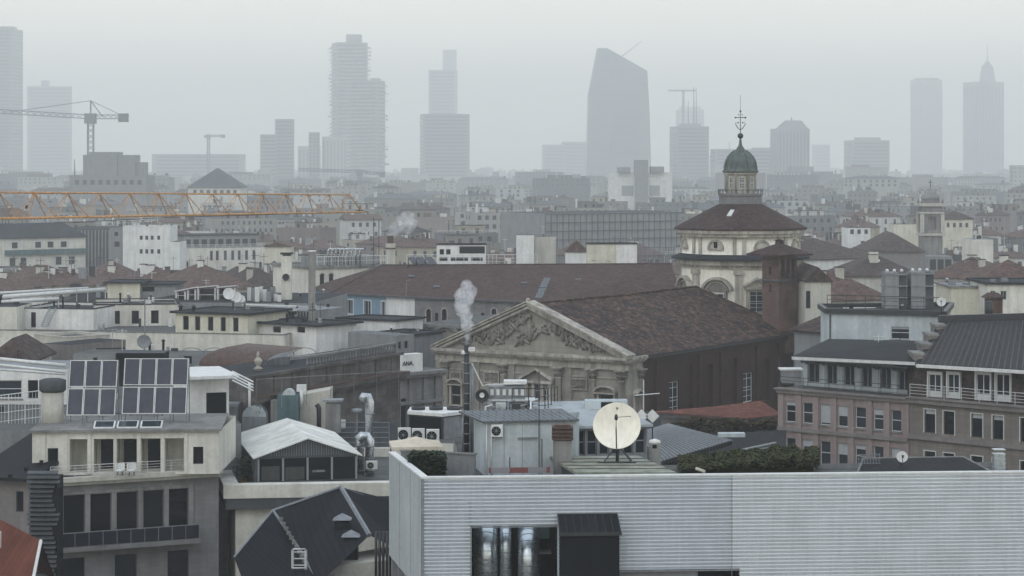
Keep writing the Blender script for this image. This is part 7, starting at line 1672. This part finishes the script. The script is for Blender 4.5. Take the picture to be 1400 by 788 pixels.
# its attic
aA, aB = XY(1098, 188.5), XY(1243, 181); AT = Bld('attic_storey', 'attic storey with pale teal shutters and dark windows on top of the pinkish house', 'building', [aA, aB, aB + qn * 9, aA + qn * 9], z0=zr_); za3 = AT.fr[0].z(1170, 497)
AT.row(0, [(1105, 1120), (1130, 1144), (1154, 1168), (1178, 1192), (1203, 1218), (1228, 1242)], 499, 528, 1170, 'grey'); AT.walls(za3, M['teal'] if 'teal' in M else plaster('pale teal shutters', (.38, .42, .42), .1, .1)); f = AT.fr[0]
t = MB().use(M['coolwhite'])
for px in (1099, 1122.5, 1147, 1171.5, 1195.5, 1221): u = f.u(px); t.fbox(f, u - .0, u + .42, zr_, za3 - .15, .003, .08)
t.build('shutters', None, AT.o)
t = MB().use(M['dgrey'])
for k in range(24): u = f.L * k / 24; t.fbox(f, u, u + f.L / 24 * .9, za3 - .28 - .08 * (k % 2), za3 - .05, .35, .38)
t.build('awning_fringe', None, AT.o)
# metal roof over attic
E0, E1 = P(1083, 487.5, 186), P(1251, 495, 177.5); T0, T1 = P(1133, 463.5, 194), P(1256, 466, 186); bk0 = Vector((E0.x + qn.x * 10 + .5, E0.y + qn.y * 10, E0.z + .2))
t = MB().use(M['mroof']); t.face([E0, E1, T1, T0]); t.face([bk0, E0, T0]); t.face([T0, T1, T1 + Vector((1, 8, -1)), bk0 + Vector((2, 1, 0))]); t.build('roof', None, AT.o)
t = MB().use(M['wsteel']); t.hexa([E0 + Vector((0, 0, -.28)), E1 + Vector((0, 0, -.28)), E1 + Vector((0, .3, -.28)), E0 + Vector((0, .3, -.28)), E0 + Vector((0, -.02, -.02)), E1 + Vector((0, -.02, -.02)), E1 + Vector((0, .3, -.02)), E0 + Vector((0, .3, -.02))]); t.build('eaves_gutter', None, AT.o)
p = P(1080, 506, 190); t = MB().use(M['grey']); t.box(p.x - .7, p.x + .9, 189.5, 191, zr_ + .1, p.z); t.use(M['wsteel']); t.box(p.x - .9, p.x + 1.1, 189.4, 191.2, p.z + .002, p.z + .12); tag(t.build('terrace_shed', None, None, at=(p.x, 190, zr_)), 'small grey shed at the left end of the pinkish house terrace', 'shed')
# beige house
BE = Bld('beige_house', 'beige stone-clad house with tall windows adjoining the pinkish one, right edge', 'building', [Q1, Q2, Q2 + Vector((-6, 14)), Q1 + qn * 14])
bx = [(1264, 1279), (1290, 1305), (1328, 1343.5), (1357, 1372), (1395, 1409)]
BE.row(0, bx, 560, 592, 1270, 'dark', blinds={0: .15, 2: .12, 3: .2}); BE.row(0, bx, 617, 655, 1270, 'dark'); BE.walls(zr_ + .1, M['beige']); f = BE.fr[0]
t = MB().use(M['frame'])
for a, c in bx:
    for za_, zb_ in ((f.z(1270, 592), f.z(1270, 560)), (f.z(1270, 655), f.z(1270, 617))):
        u0, u1 = f.u(a), f.u(c)
        for q_ in ((u0 - .07, u0, za_, zb_ + .07), (u1, u1 + .07, za_, zb_ + .07), (u0, u1, zb_, zb_ + .07)): t.fbox(f, *q_, .003, .05)
t.build('window_surround', None, BE.o)
t = MB().use(M['taupe']); z = f.z(1260, 601); t.fbox(f, 0, f.L, z, z + .35, .003, .25); t.fbox(f, 0, f.L, zr_ - .3, zr_ + .09, .003, .4); t.fbox(f, 0, f.L, zr_ + .092, zr_ + .2, -.3, .6); t.build('cornice', None, BE.o)
MB().use(M['gravel']).face([(p.x, p.y, zr_ + .1) for p in BE.pts]).build('terrace', None, BE.o)
rail('railing', 'white terrace railing in front of the four white balcony doors', 'railing', [f.pt(.2, zr_ + .2, .2), f.pt(f.L, zr_ + .2, .2)], 1.0, M['wsteel'], 1.5, 0, 3, .022)
mA, mB = XY(1250, 178), XY(1440, 171); MA = Bld('attic_storey', 'dark brown attic storey with four white balcony doors under the ribbed roof', 'building', [mA, mB, mB + Vector((-1, 10)), mA + Vector((0, 10))], z0=zr_); z3 = MA.fr[0].z(1320, 500)
MA.walls(z3, M['tiledk']); f = MA.fr[0]
for a, c in ((1271, 1288), (1297, 1313), (1336, 1355), (1363, 1382)):
    u0, u1 = f.u(a), f.u(c); zt_, zb_ = f.z((a + c) / 2, 508), zr_ + .25; t = MB().use(M['frame']); w_ = u1 - u0
    t.fbox(f, u0, u1, zt_ - .25, zt_, .003, .3)
    for k in (0, .47, .94): t.fbox(f, u0 + w_ * k, u0 + w_ * k + w_ * .06, zb_, zt_ - .251, .003, .1)
    t.fbox(f, u0 + w_ * .06, u1 - w_ * .06, zb_, zb_ + .5, .003, .09); t.fbox(f, u0 - .1, u0, zb_, zt_, .003, .28); t.fbox(f, u1, u1 + .1, zb_, zt_, .003, .28)
    o = t.build('balcony_door', None, MA.o); MB().use(M['glass']).fbox(f, u0 + w_ * .06, u1 - w_ * .06, zb_ + .51, zt_ - .26, .004, .05).build('pane', None, o)
E0, E1 = P(1252, 497, 177), P(1440, 508, 169.5); T0, T1 = P(1284, 441, 188), P(1440, 437, 184)
t = MB().use(M['mroofg']); t.hexa([E0 - Vector((0, 0, .1)), E1 - Vector((0, 0, .1)), T1 - Vector((0, 0, .3)), T0 - Vector((0, 0, .3)), E0, E1, T1, T0]); t.use(M['dsteel'])
for k in range(24): t.tube([E0.lerp(E1, k / 23), T0.lerp(T1, k / 23)], .05, 4)
t.build('roof', None, MA.o)
t = MB().use(M['wsteel']); t.hexa([E0 + Vector((0, -.35, -.3)), E1 + Vector((0, -.35, -.3)), E1 + Vector((0, 0, -.3)), E0 + Vector((0, 0, -.3)), E0 + Vector((0, -.35, -.05)), E1 + Vector((0, -.35, -.05)), E1 + Vector((0, 0, -.05)), E0 + Vector((0, 0, -.05))]); t.build('eaves_gutter', None, MA.o)
t = MB().use(M['taupe'])
for k in range(4): px = 1250 + k * 10; y = 486 - k * 13; a = P(px, y, 178 + k * 2.6); t.box(a.x, a.x + .75, a.y, a.y + 2.5, zr_ + 2, a.z); t.use(M['concrete']); t.box(a.x - .1, a.x + .85, a.y - .1, a.y + 2.5, a.z + .002, a.z + .2); t.use(M['taupe'])
t.build('stepped_gable', None, MA.o)
t = MB().use(M['dsteel']); a, c = P(1284, 439, 188.5), P(1440, 435, 184.5); t.hexa([a - Vector((0, 0, .3)), c - Vector((0, 0, .3)), c + Vector((0, .6, -.3)), a + Vector((0, .6, -.3)), a + Vector((0, 0, .45)), c + Vector((0, 0, .45)), c + Vector((0, .6, .45)), a + Vector((0, .6, .45))]); t.build('ridge_wall', None, MA.o)
# white-blue house behind with the twin chimneys
HW = Bld('white_house', 'bluish white house with thick black roof edge and a single window behind the attics', 'building', [XY(1131, 207), XY(1290, 203), XY(1300, 216), XY(1122, 214)]); HW.row(0, [(1218, 1243)], 447, 464, 1230, 'bar', blinds={0: .2}); HW.walls(HW.fr[0].z(1200, 430), M['coolwhite']); HW.ring(.3, .1, HW.z1 - .02, HW.z1 + .45, M['dsteel'], 'roof_edge'); MB().use(M['bitumen']).face([(p.x, p.y, HW.z1 + .1) for p in HW.pts]).build('roof', None, HW.o)
t = MB().use(M['dgrey']); f = HW.fr[0]; t.tube([f.pt(.3, 10, .1), f.pt(.3, HW.z1 - .1, .1)], .08, 6); t.build('downpipe', None, HW.o)
rail('railing', 'thin roof railing on the bluish white house', 'railing', [f.pt(0, HW.z1 + .4), f.pt(f.L, HW.z1 + .4)], 1.3, M['dsteel'], 1.6, 0, 2, .03)
for k, (xl, xr, y) in enumerate(((1211, 1240, 373), (1246, 1277, 372))):
    f = Fr(XY(xl, 212), XY(xl + 17, 212)); c = XY(xr, 212); t = MB().use(M['grey']); z0, z1 = HW.z1, zt(y, 212); w_ = (xr - xl) * 212 / F
    o = thing('twin_chimney', 'tall grey banded chimney block on the white house, %s of two' % ('left' if k == 0 else 'right'), 'chimney', (f.A.x, 212, z0), 'twin grey chimneys'); t.box(f.A.x, f.A.x + w_ * .62, 212, 214.5, z0, z1); t.use(M['dgrey']); t.box(f.A.x + w_ * .62, f.A.x + w_, 212.2, 214.3, z0, z1 - .1); t.build('stack', None, o)
    t = MB().use(M['gsteel'])
    for z in (z0 + 1.1, z0 + 2.2, z1 - .25): t.box(f.A.x - .06, f.A.x + w_ + .06, 211.94, 214.56, z, z + .12)
    t.build('band', None, o)
    t = MB().use(M['wsteel'])
    for q_ in range(3): t.sph((f.A.x + .3 + q_ * .7, 213, z1 + .15), .17, 7)
    t.build('pot', None, o)
q = P(1287, 413, 200); dish('satellite_dish', 'white dish facing left on the edge of the bluish white house', (q.x, q.y, q.z - 1.2), .42, (-.25, -1, .2), M['wsteel'], 1.2)
p = P(1345, 436, 190); o = thing('brick_chimney', 'square brown brick chimney with tiled cap behind the ribbed roof', 'chimney', p); a, c = XY(1346, 191), XY(1374, 191); t = MB().use(M['brickt']); t.box(a.x + .3, c.x - .2, 191, 192.4, p.z - 3, zt(408, 191)); t.build('stack', None, o); t = MB().use(M['tiledk']); m_ = (a.x + c.x) / 2; z = zt(408, 191); t.hexa([Vector((a.x, 190.7, z + .003)), Vector((c.x, 190.7, z + .003)), Vector((c.x, 192.7, z + .003)), Vector((a.x, 192.7, z + .003)), Vector((m_ - .4, 191.4, z + .45)), Vector((m_ + .4, 191.4, z + .45)), Vector((m_ + .4, 192, z + .45)), Vector((m_ - .4, 192, z + .45))]); t.build('cap', None, o)
t = MB().use(M['dsteel']); p = P(1352, 436, 189.5); t.tube([p, P(1352, 412, 189.5)], .35, 10); t.build('flue', None, o)
b = house('cream house with two windows behind the brown brick chimney', 1350, 245, 1440, 245, 10, 388, M['cream'], rows=[(0, [(1354, 1361), (1368, 1376)], 398, 410, 1360, 'grey')]); b.flat(b.z1, M['bitumen']); b.ring(.3, .1, b.z1 - .1, b.z1 + .15, M['bitumen'], 'eaves')
b = house('cream flat house left of the brick chimney house', 1300, 250, 1349, 250, 9, 392, M['yellow']); b.flat(b.z1, M['paleroof']); b.ring(.3, .1, b.z1 - .1, b.z1 + .1, M['concrete'], 'eaves')
b = house('cream gable wall end beside the brick bell tower', 1101, 262, 1136, 262, 14, 386, M['warm'], rows=[(0, [(1102, 1108)], 398, 422, 1105, 'dark')]); b.hip(1.8, M['tiledk'], .2, True)
b = house('low dark roofed house in front of the cream gable wall', 1086, 232, 1130, 228, 8, 455, M['grey']); b.hip(2.0, M['tiledk'], .4)
# lower right dark roof in front
o = thing('dark_flat_roof', 'dark flat roof with pale edge and curved grille in front of the pinkish house', 'roof', P(1260, 640, 124)); zz = 31.5; pts = [v2(R(1170, 652, zz)), v2(R(1368, 652, zz)), v2(R(1318, 625, zz)), v2(R(1180, 627, zz))]; MB().use(M['slate']).prism(pts, 0, zz).build('slab', None, o)
t = MB().use(M['concrete']); 
for a, c in zip(pts, pts[1:] + pts[:1]): t.tube([(a.x, a.y, zz), (c.x, c.y, zz)], .06, 4)
t.build('edge', None, o)
t = MB().use(M['gsteel'])
for k in range(9): px = 1170 + k * 4; y = 640 - 20 * math.sin(PI / 2 * min(1, (k + 3) / 8)); t.tube([P(px, 650, 121), P(px, y, 121)], .025, 4)
for k in range(5): t.tube([P(1170, 646 - k * 6, 121), P(1204, 646 - k * 6, 121)], .02, 4)
tag(t.build('curved_grille', None, None, at=P(1185, 650, 121)), 'curved wire grille at the left end of the dark flat roof', 'grille')
q = P(1233, 625, 120.5); dish('satellite_dish', 'small white dish at the front of the dark flat roof', (q.x, q.y, q.z - .8), .31, (.05, -1, .25), M['wsteel'], .8)
t = MB().use(M['duct']); c = P(1367, 640, 122); t.box(c.x - .3, c.x + .3, c.y, c.y + .6, ZR, zt(621, 122)); 
for k in range(5): t.box(c.x - .33, c.x + .33, c.y - .02, c.y + .62, ZR + .4 + k * .25, ZR + .44 + k * .25)
tag(t.build('ribbed_vent', None, None, at=(c.x, c.y, ZR)), 'small ribbed grey vent box right of the dark flat roof', 'vent')

# ---------------------------------------------------------------- campanile and roofs beyond on the right
D = 560; o = thing('campanile', 'distant stone campanile with open belfry, small dome and cross on the right', 'bell tower', (XY(1272, D).x, D, 0)); c = XY(1272, D); fz = lambda y: zt(y, D)
t = MB().use(M['concrete']); h = 2.6
f = Fr((c.x - h, D - h), (c.x + h, D - h)); t2 = [Fr((c.x - h, D - h), (c.x + h, D - h)), Fr((c.x + h, D - h), (c.x + h, D + h)), Fr((c.x + h, D + h), (c.x - h, D + h)), Fr((c.x - h, D + h), (c.x - h, D - h))]
for q_ in t2: wall_holes(t, q_, 0, fz(280), [(q_.L * .3, q_.L * .7, fz(314), fz(296), '', 1.2)], 1.2)
t.build('shaft', None, o)
t = MB().use(M['warm'])
for y0, y1, e in ((322, 319, .5), (292, 290, .4), (282, 278, .6)): t.box(c.x - h - e, c.x + h + e, D - h - e, D + h + e, fz(y0), fz(y1))
for sx in (-1, 1):
    for sy in (-1, 1): t.box(c.x + sx * h - .45, c.x + sx * h + .45, D + sy * h - .45, D + sy * h + .45, fz(318), fz(293))
t.build('cornice', None, o)
t = MB().use(M['greyst']); t.lathe((c.x, c.y, 0), [(2.3, fz(278)), (2.3, fz(272)), (2.6, fz(271.5)), (2.2, fz(268)), (1.2, fz(264)), (.5, fz(261)), (.3, fz(259)), (.02, fz(257))], 8, False)
for sx in (-1, 1):
    for sy in (-1, 1): t.lathe((c.x + sx * 2.6, D + sy * 2.6, 0), [(.3, fz(278)), (.3, fz(275)), (.02, fz(271))], 6)
t.build('cupola', None, o)
t = MB().use(M['dsteel']); t.tube([(c.x, c.y, fz(259)), (c.x, c.y, fz(246))], .09, 4); t.tube([(c.x - .5, c.y, fz(249.5)), (c.x + .5, c.y, fz(249.5))], .08, 4); t.build('cross', None, o)
t = MB().use(M['glass']); 
for k in range(3): t.fbox(Fr((c.x - 2.6, D - 12), (c.x + 3, D - 12)), .2 + k * 1.9, 1.7 + k * 1.9, fz(366), fz(352), 0, .1)
t.use(M['grey']); t.box(c.x - 2.9, c.x + 3.2, D - 11.99, D - 6, 0, fz(348)); tag(t.build('glazed_lift_shaft', None, None, at=(c.x, D - 9, 0)), 'dark glazed block at the foot of the distant campanile', 'building')
brown('large dark hipped roof left of the distant campanile', 1190, 520, 1262, 520, 345, 4.5, 22, 'tiledk', 0, 'taupe')
brown('long dark church-like roof right of the dome', 1100, 470, 1200, 480, 355, 4.4, 20, 'tiledk', 0, 'white')
brown('brown roof with small chimneys before the twin grey chimneys', 1130, 330, 1215, 335, 412, 4.2, 16, 'tilebr', 2)
brown('brown hipped roof under the distant campanile', 1150, 410, 1260, 410, 379, 4.0, 18, 'tiledk', 3, 'warm')
brown('brown roof between campanile and right edge', 1265, 400, 1375, 395, 382, 3.8, 18, 'tilebr', 4)
brown('red brown roof at the right edge above the cream house', 1340, 330, 1440, 330, 388, 3.4, 14, 'tilebr', 2)
b = house('white block with three square windows left of the distant campanile', 1159, 640, 1190, 640, 12, 312, M['white'], rows=[(0, even(1160, 1189, 3, 5), 314, 320, 1175, 'far')]); b.flat(b.z1, M['bitumen'])
b = house('pale yellow long block behind the distant campanile', 1222, 700, 1262, 700, 10, 307, M['yellow']); b.flat(b.z1, M['bitumen'])
b = house('pale yellow wing right of the distant campanile', 1288, 690, 1330, 690, 10, 300, M['yellow'], rows=[(0, even(1292, 1326, 4, 4), 305, 311, 1300, 'far')]); b.hip(2.5, M['tiledk'], .5)
b = house('pale block with domed tank right of the distant campanile', 1327, 470, 1358, 470, 9, 328, M['cream']); b.flat(b.z1, M['paleroof'])
MASK += [(1255, 1290, 345, 560), (1095, 1200, 358, 470), (1190, 1262, 350, 520), (1150, 1260, 385, 410), (1265, 1400, 392, 395), (1159, 1190, 325, 640), (1222, 1330, 318, 690), (1100, 1140, 410, 262), (915, 1110, 350, 283)]

# ---------------------------------------------------------------- the wall with letters left of the church, and the shaded wing
SG = Bld('lettered_building', 'building left of the church with a pale parapet carrying dark letters', 'building', quad(546, 215, 604, 219, 12), z0=0); f = SG.fr[0]; z1 = f.z(575, 507)
SG.row(0, [(548, 556)], 545, 585, 552, 'dark'); SG.walls(z1, M['greyst']); SG.flat(z1 + .01, M['gravel'])
t = MB().use(M['white']); zp = f.z(560, 484); t.fbox(f, 0, f.u(574.5), z1 + .012, zp, -.6, .35); SGp = t.build('parapet', None, SG.o)
cu = bpy.data.curves.new('letters', 'FONT'); cu.body = 'ANA.'; cu.size = .62; cu.extrude = .03; co_ = bpy.data.objects.new('letters_tmp', cu); COL.objects.link(co_)
dg = bpy.context.evaluated_depsgraph_get(); me = bpy.data.meshes.new_from_object(co_.evaluated_get(dg)); bpy.data.objects.remove(co_); ob = bpy.data.objects.new('lettering', me); COL.objects.link(ob); ob.parent = SG.o; me.materials.clear(); me.materials.append(M['framed'])
ob.location = f.pt(f.u(547), f.z(560, 499), .39) - W(SG.o); ob.rotation_euler = (PI / 2, 0, f.ang)
t = MB().use(M['greyst'])
for z0, z_1, d in ((z1 - .3, z1 + .01, .9), (z1 - .6, z1 - .302, .6), (z1 - 3.2, z1 - 2.9, .4)): t.fbox(f, -.2, f.L, z0, z_1, .003, d)
for px in (560, 580, 596): u = f.u(px); t.fbox(f, u - .25, u + .25, 5, z1 - .61, .003, .25)
t.build('cornice', None, SG.o)
AN = Bld('stone_annex', 'weathered pale stone annex with a curved pediment between palace and church front', 'building', quad(564, 266, 642, 262, 20), z0=0); f = AN.fr[0]; z1 = f.z(590, 444); AN.row(0, [(548, 556)], 500, 510, 552, ''); AN.ops = {i: [] for i in range(4)}; AN.walls(z1, M['facdull'] if 'facdull' in M else blocks('dull annex stone', (.30, .28, .26), (.25, .235, .22), 1.2, .5, .8, .015, var=.35)); AN.flat(z1 + .01, M['gravel'])
t = MB().use(M['concrete']); t.fbox(f, -.2, f.L, z1 - .3, z1 + .1, .003, .5); t.fbox(f, -.1, f.L, f.z(590, 466), f.z(590, 462), .003, .45)
u = f.u(612); arch_ring(t, f, u, z1 - 2.2, 2.0, 2.35, .003, .6, 14, .35, PI - .35)
for px in (567, 581, 600): t.fbox(f, f.u(px) - .45, f.u(px) + .45, 5, z1 - .31, .003, .25)
t.build('mouldings', None, AN.o)
b = house('grey-white parapet house between the stone palace and the blue house', 390, 262, 500, 255, 10, 459, M['grey'], name='parapet_house'); b.flat(b.z1 - .4, M['gravel'], 1, M['grey'])
b = house('grey attic block with one window in front of the blue house', 489, 250, 542, 247, 9, 459, M['grey'], name='attic_block', rows=[(0, [(493, 503.5)], 462, 480, 498, 'grey')]); b.flat(b.z1, M['bitumen']); b.ring(.3, .1, b.z1 - .1, b.z1 + .12, M['bitumen'], 'eaves')
b = house('cream and grey roof box in front of the blue wall', 463, 262, 541, 258, 6, 437, M['white'], name='roof_box', cat='building'); b.flat(b.z1, M['bitumen']); b.ring(.3, .1, b.z1 - .1, b.z1 + .14, M['bitumen'], 'eaves')
b = house('narrow grey wall with two small windows left of the stone annex', 541, 245, 566, 247, 8, 458, M['grey'], name='side_wall', rows=[(0, [(544.5, 549), (553, 558)], 467, 477, 550, 'dark')]); b.flat(b.z1, M['zinc'])
# ---------------------------------------------------------------- steam
def steam(label, path, r0, r1, dens, seed, n=30):
    rr_ = random.Random(seed); t = MB(); pts = [Vector(p) for p in path]; L = len(pts) - 1
    ob = thing('steam_plume', label, 'steam', pts[0])
    m = bpy.data.materials.new('steam %d' % seed); m.use_nodes = True; nt = m.node_tree; nt.nodes.clear(); out = nd(nt, 'ShaderNodeOutputMaterial'); pv = nd(nt, 'ShaderNodeVolumePrincipled'); pv.inputs['Color'].default_value = (.97, .98, 1, 1); pv.inputs['Anisotropy'].default_value = .2
    p = pos(nt); k = rng(nt, noise(nt, p, 1.5 / r1, 5, .7), 0, dens, .40, .78); nt.links.new(k, pv.inputs['Density']); nt.links.new(pv.outputs[0], out.inputs['Volume'])
    for j in range(n):
        s = j / (n - 1); q = s * L; i = min(L - 1, int(q)); c = pts[i].lerp(pts[i + 1], q - i); r = (r0 + (r1 - r0) * s) * rr_.uniform(.6, 1.1); c += Vector((rr_.gauss(0, r * .35), rr_.gauss(0, r * .3), rr_.gauss(0, r * .2)))
        rings = []
        for a in range(9):
            ph = PI * a / 8; rings.append([c + Vector((math.sin(ph) * math.cos(2 * PI * b_ / 12), math.sin(ph) * math.sin(2 * PI * b_ / 12), -math.cos(ph))) * r * (1 + .12 * math.sin(b_ * 2.3 + a * 1.7 + j)) for b_ in range(12)])
        t.rings(rings, True, True)
    o = t.build('plume', m, ob)
    md = o.modifiers.new('remesh', 'REMESH'); md.mode = 'VOXEL'; md.voxel_size = r1 * .12
    return ob
steam('rising white steam plume from the tall dark flue before the church', [P(638, 470, 131), P(639, 450, 131.5), P(634, 428, 132), P(637, 393, 132)], .1, .55, 3.4, 3, 34)
steam('white steam cloud drifting from the brown chimney behind the palace', [P(534, 322, 372), P(537, 314, 373), P(545, 310, 374), P(560, 303, 376)], .5, 1.7, .55, 5, 22)
def make_fill():
    rnd = random.Random(21)
    r2 = random.Random(77)
    for o in list(SC.objects):       # small roof things on the nearer hand-built roofs
        if o.parent is None and o.name.split('.')[0] in ('attic_storey', 'attic_block', 'roof_building', 'long_building', 'parapet_house', 'town_house', 'roof_hut', 'roof_structure', 'white_house', 'roof_cabin', 'terrace_house') and o.name in BREG and o.name.split('.')[0] != 'roof_cabin':
            b = BREG[o.name]; z1 = b.z1
            if (b.pts[1] - b.pts[0]).length < 3 or any('roof' == c.name.split('.')[0] and len(c.data.polygons) > 8 for c in o.children if c.type == 'MESH'): continue
            q = b.inset(.5); t = MB(); L = b.fr[0].L
            for _ in range(min(14, int(3 + L / 2.5))):
                p = q[0].lerp(q[1], r2.random()).lerp(q[3].lerp(q[2], r2.random()), r2.uniform(.25, 1)); s = r2.uniform(.12, .4); h = r2.uniform(.3, 1.0); t.use(r2.choice([M['wsteel'], M['gsteel'], M['dsteel'], M['grey'], M['steel'], M['bitumen']])); k = r2.random()
                if k < .18: t.tube([(p.x, p.y, z1 - .4), (p.x, p.y, z1 + 2.2)], .03, 4); t.tube([(p.x - .5, p.y, z1 + 2), (p.x + .5, p.y, z1 + 2)], .02, 3); t.tube([(p.x - .4, p.y, z1 + 1.7), (p.x + .4, p.y, z1 + 1.7)], .02, 3)
                elif k < .45: t.lathe((p.x, p.y, 0), [(.12, z1 - .4), (.12, z1 + h), (.2, z1 + h + .02), (.2, z1 + h + .1), (.02, z1 + h + .25)], 8)
                elif k < .55: t.tube([(p.x, p.y, z1 + .1), (p.x + r2.uniform(1, 4), p.y + r2.uniform(-1, 1), z1 + .1)], .07, 5)
                else: t.box(p.x - s, p.x + s, p.y - s * .7, p.y + s * .7, z1 - .4, z1 + h * .7)
            tag(t.build('roof_clutter', None, b.o), kind='stuff')
    for D, n, zb in exec_rows:
        x = -130 + rnd.uniform(-20, 0); wav = 1460 / n
        while x < 1530:
            wpx = wav * rnd.uniform(.55, 1.35); px = x + wpx / 2; x += wpx * rnd.uniform(1.0, 1.12)
            d = D * rnd.uniform(.96, 1.05); z1 = zb + rnd.uniform(-3, 3.5)
            if D > 1500 and rnd.random() < .18: z1 += rnd.uniform(4, 12)
            k = rnd.random()
            kind = ('hip' if k < .42 else 'gable' if k < .52 else 'slate' if k < .62 else 'flat') if D < 1000 else ('hip' if k < .22 else 'slate' if k < .35 else 'flat')
            ztop = z1 + (3.2 if kind != 'flat' else 2.8); ok = True
            for xl, xr, yb, dm2 in MASK:
                if px + wpx / 2 > xl and px - wpx / 2 < xr:
                    if d < dm2 - 5:
                        zmax = H - (yb - HY) * (d + 8) / F
                        if ztop > zmax: z1 -= ztop - zmax; ztop = zmax
                    elif d < dm2 + 28: ok = False
            if not ok or z1 < 7: continue
            wall = rnd.randrange(len(fill_w))
            b = far_building(px, d, wpx * .97, z1, kind, (fill_w if d < 950 else fill_hazed)[wall], rnd.choice([-.35, -.2, .12, .3, .45]), rnd)
            FL.append((b, px, H, zt_py(z1, d), cname[wall], d))
def zt_py(z, d): return HY + (H - z) * F / d
def label_fill():
    groups = {}
    for b, px, _, py, cn, d in FL:
        near = min(LM, key=lambda l: abs(l[0] - px)); side = 'left of' if px < near[0] - 14 else 'right of' if px > near[0] + 14 else 'below'
        dist = 'very distant' if d > 1700 else 'distant' if d > 1000 else 'mid distance' if d > 600 else 'nearer'
        groups.setdefault((dist, cn, b.kindname, side, near[1]), []).append((py, px, b))
    words = ['topmost', 'second from top', 'third from top', 'fourth from top', 'fifth from top', 'sixth from top']
    for (dist, cn, kn, side, lm), l in groups.items():
        l.sort(key=lambda q: q[:2])
        for i, (py, px, b) in enumerate(l):
            kn2 = {'hipped brown tile roof': 'hipped', 'gabled brown tile roof': 'gabled', 'dark metal roof': 'metal-roofed', 'flat roof': 'flat-roofed'}[kn]
            s = '%s %s %s building, %s the %s' % (dist, cn, kn2, side, lm)
            if len(l) > 1: s += ', %s' % words[i]
            b.o['label'] = s
make_fill(); label_fill()
seen = {}
for o in SC.objects:
    if o.parent is None and 'label' in o: seen.setdefault(o['label'], []).append(o)
for k, v in seen.items():
    if len(v) > 1 or not 4 <= len(k.replace(',', ' ').split()) <= 16: print('LABEL CHECK', len(v), len(k.split()), k)
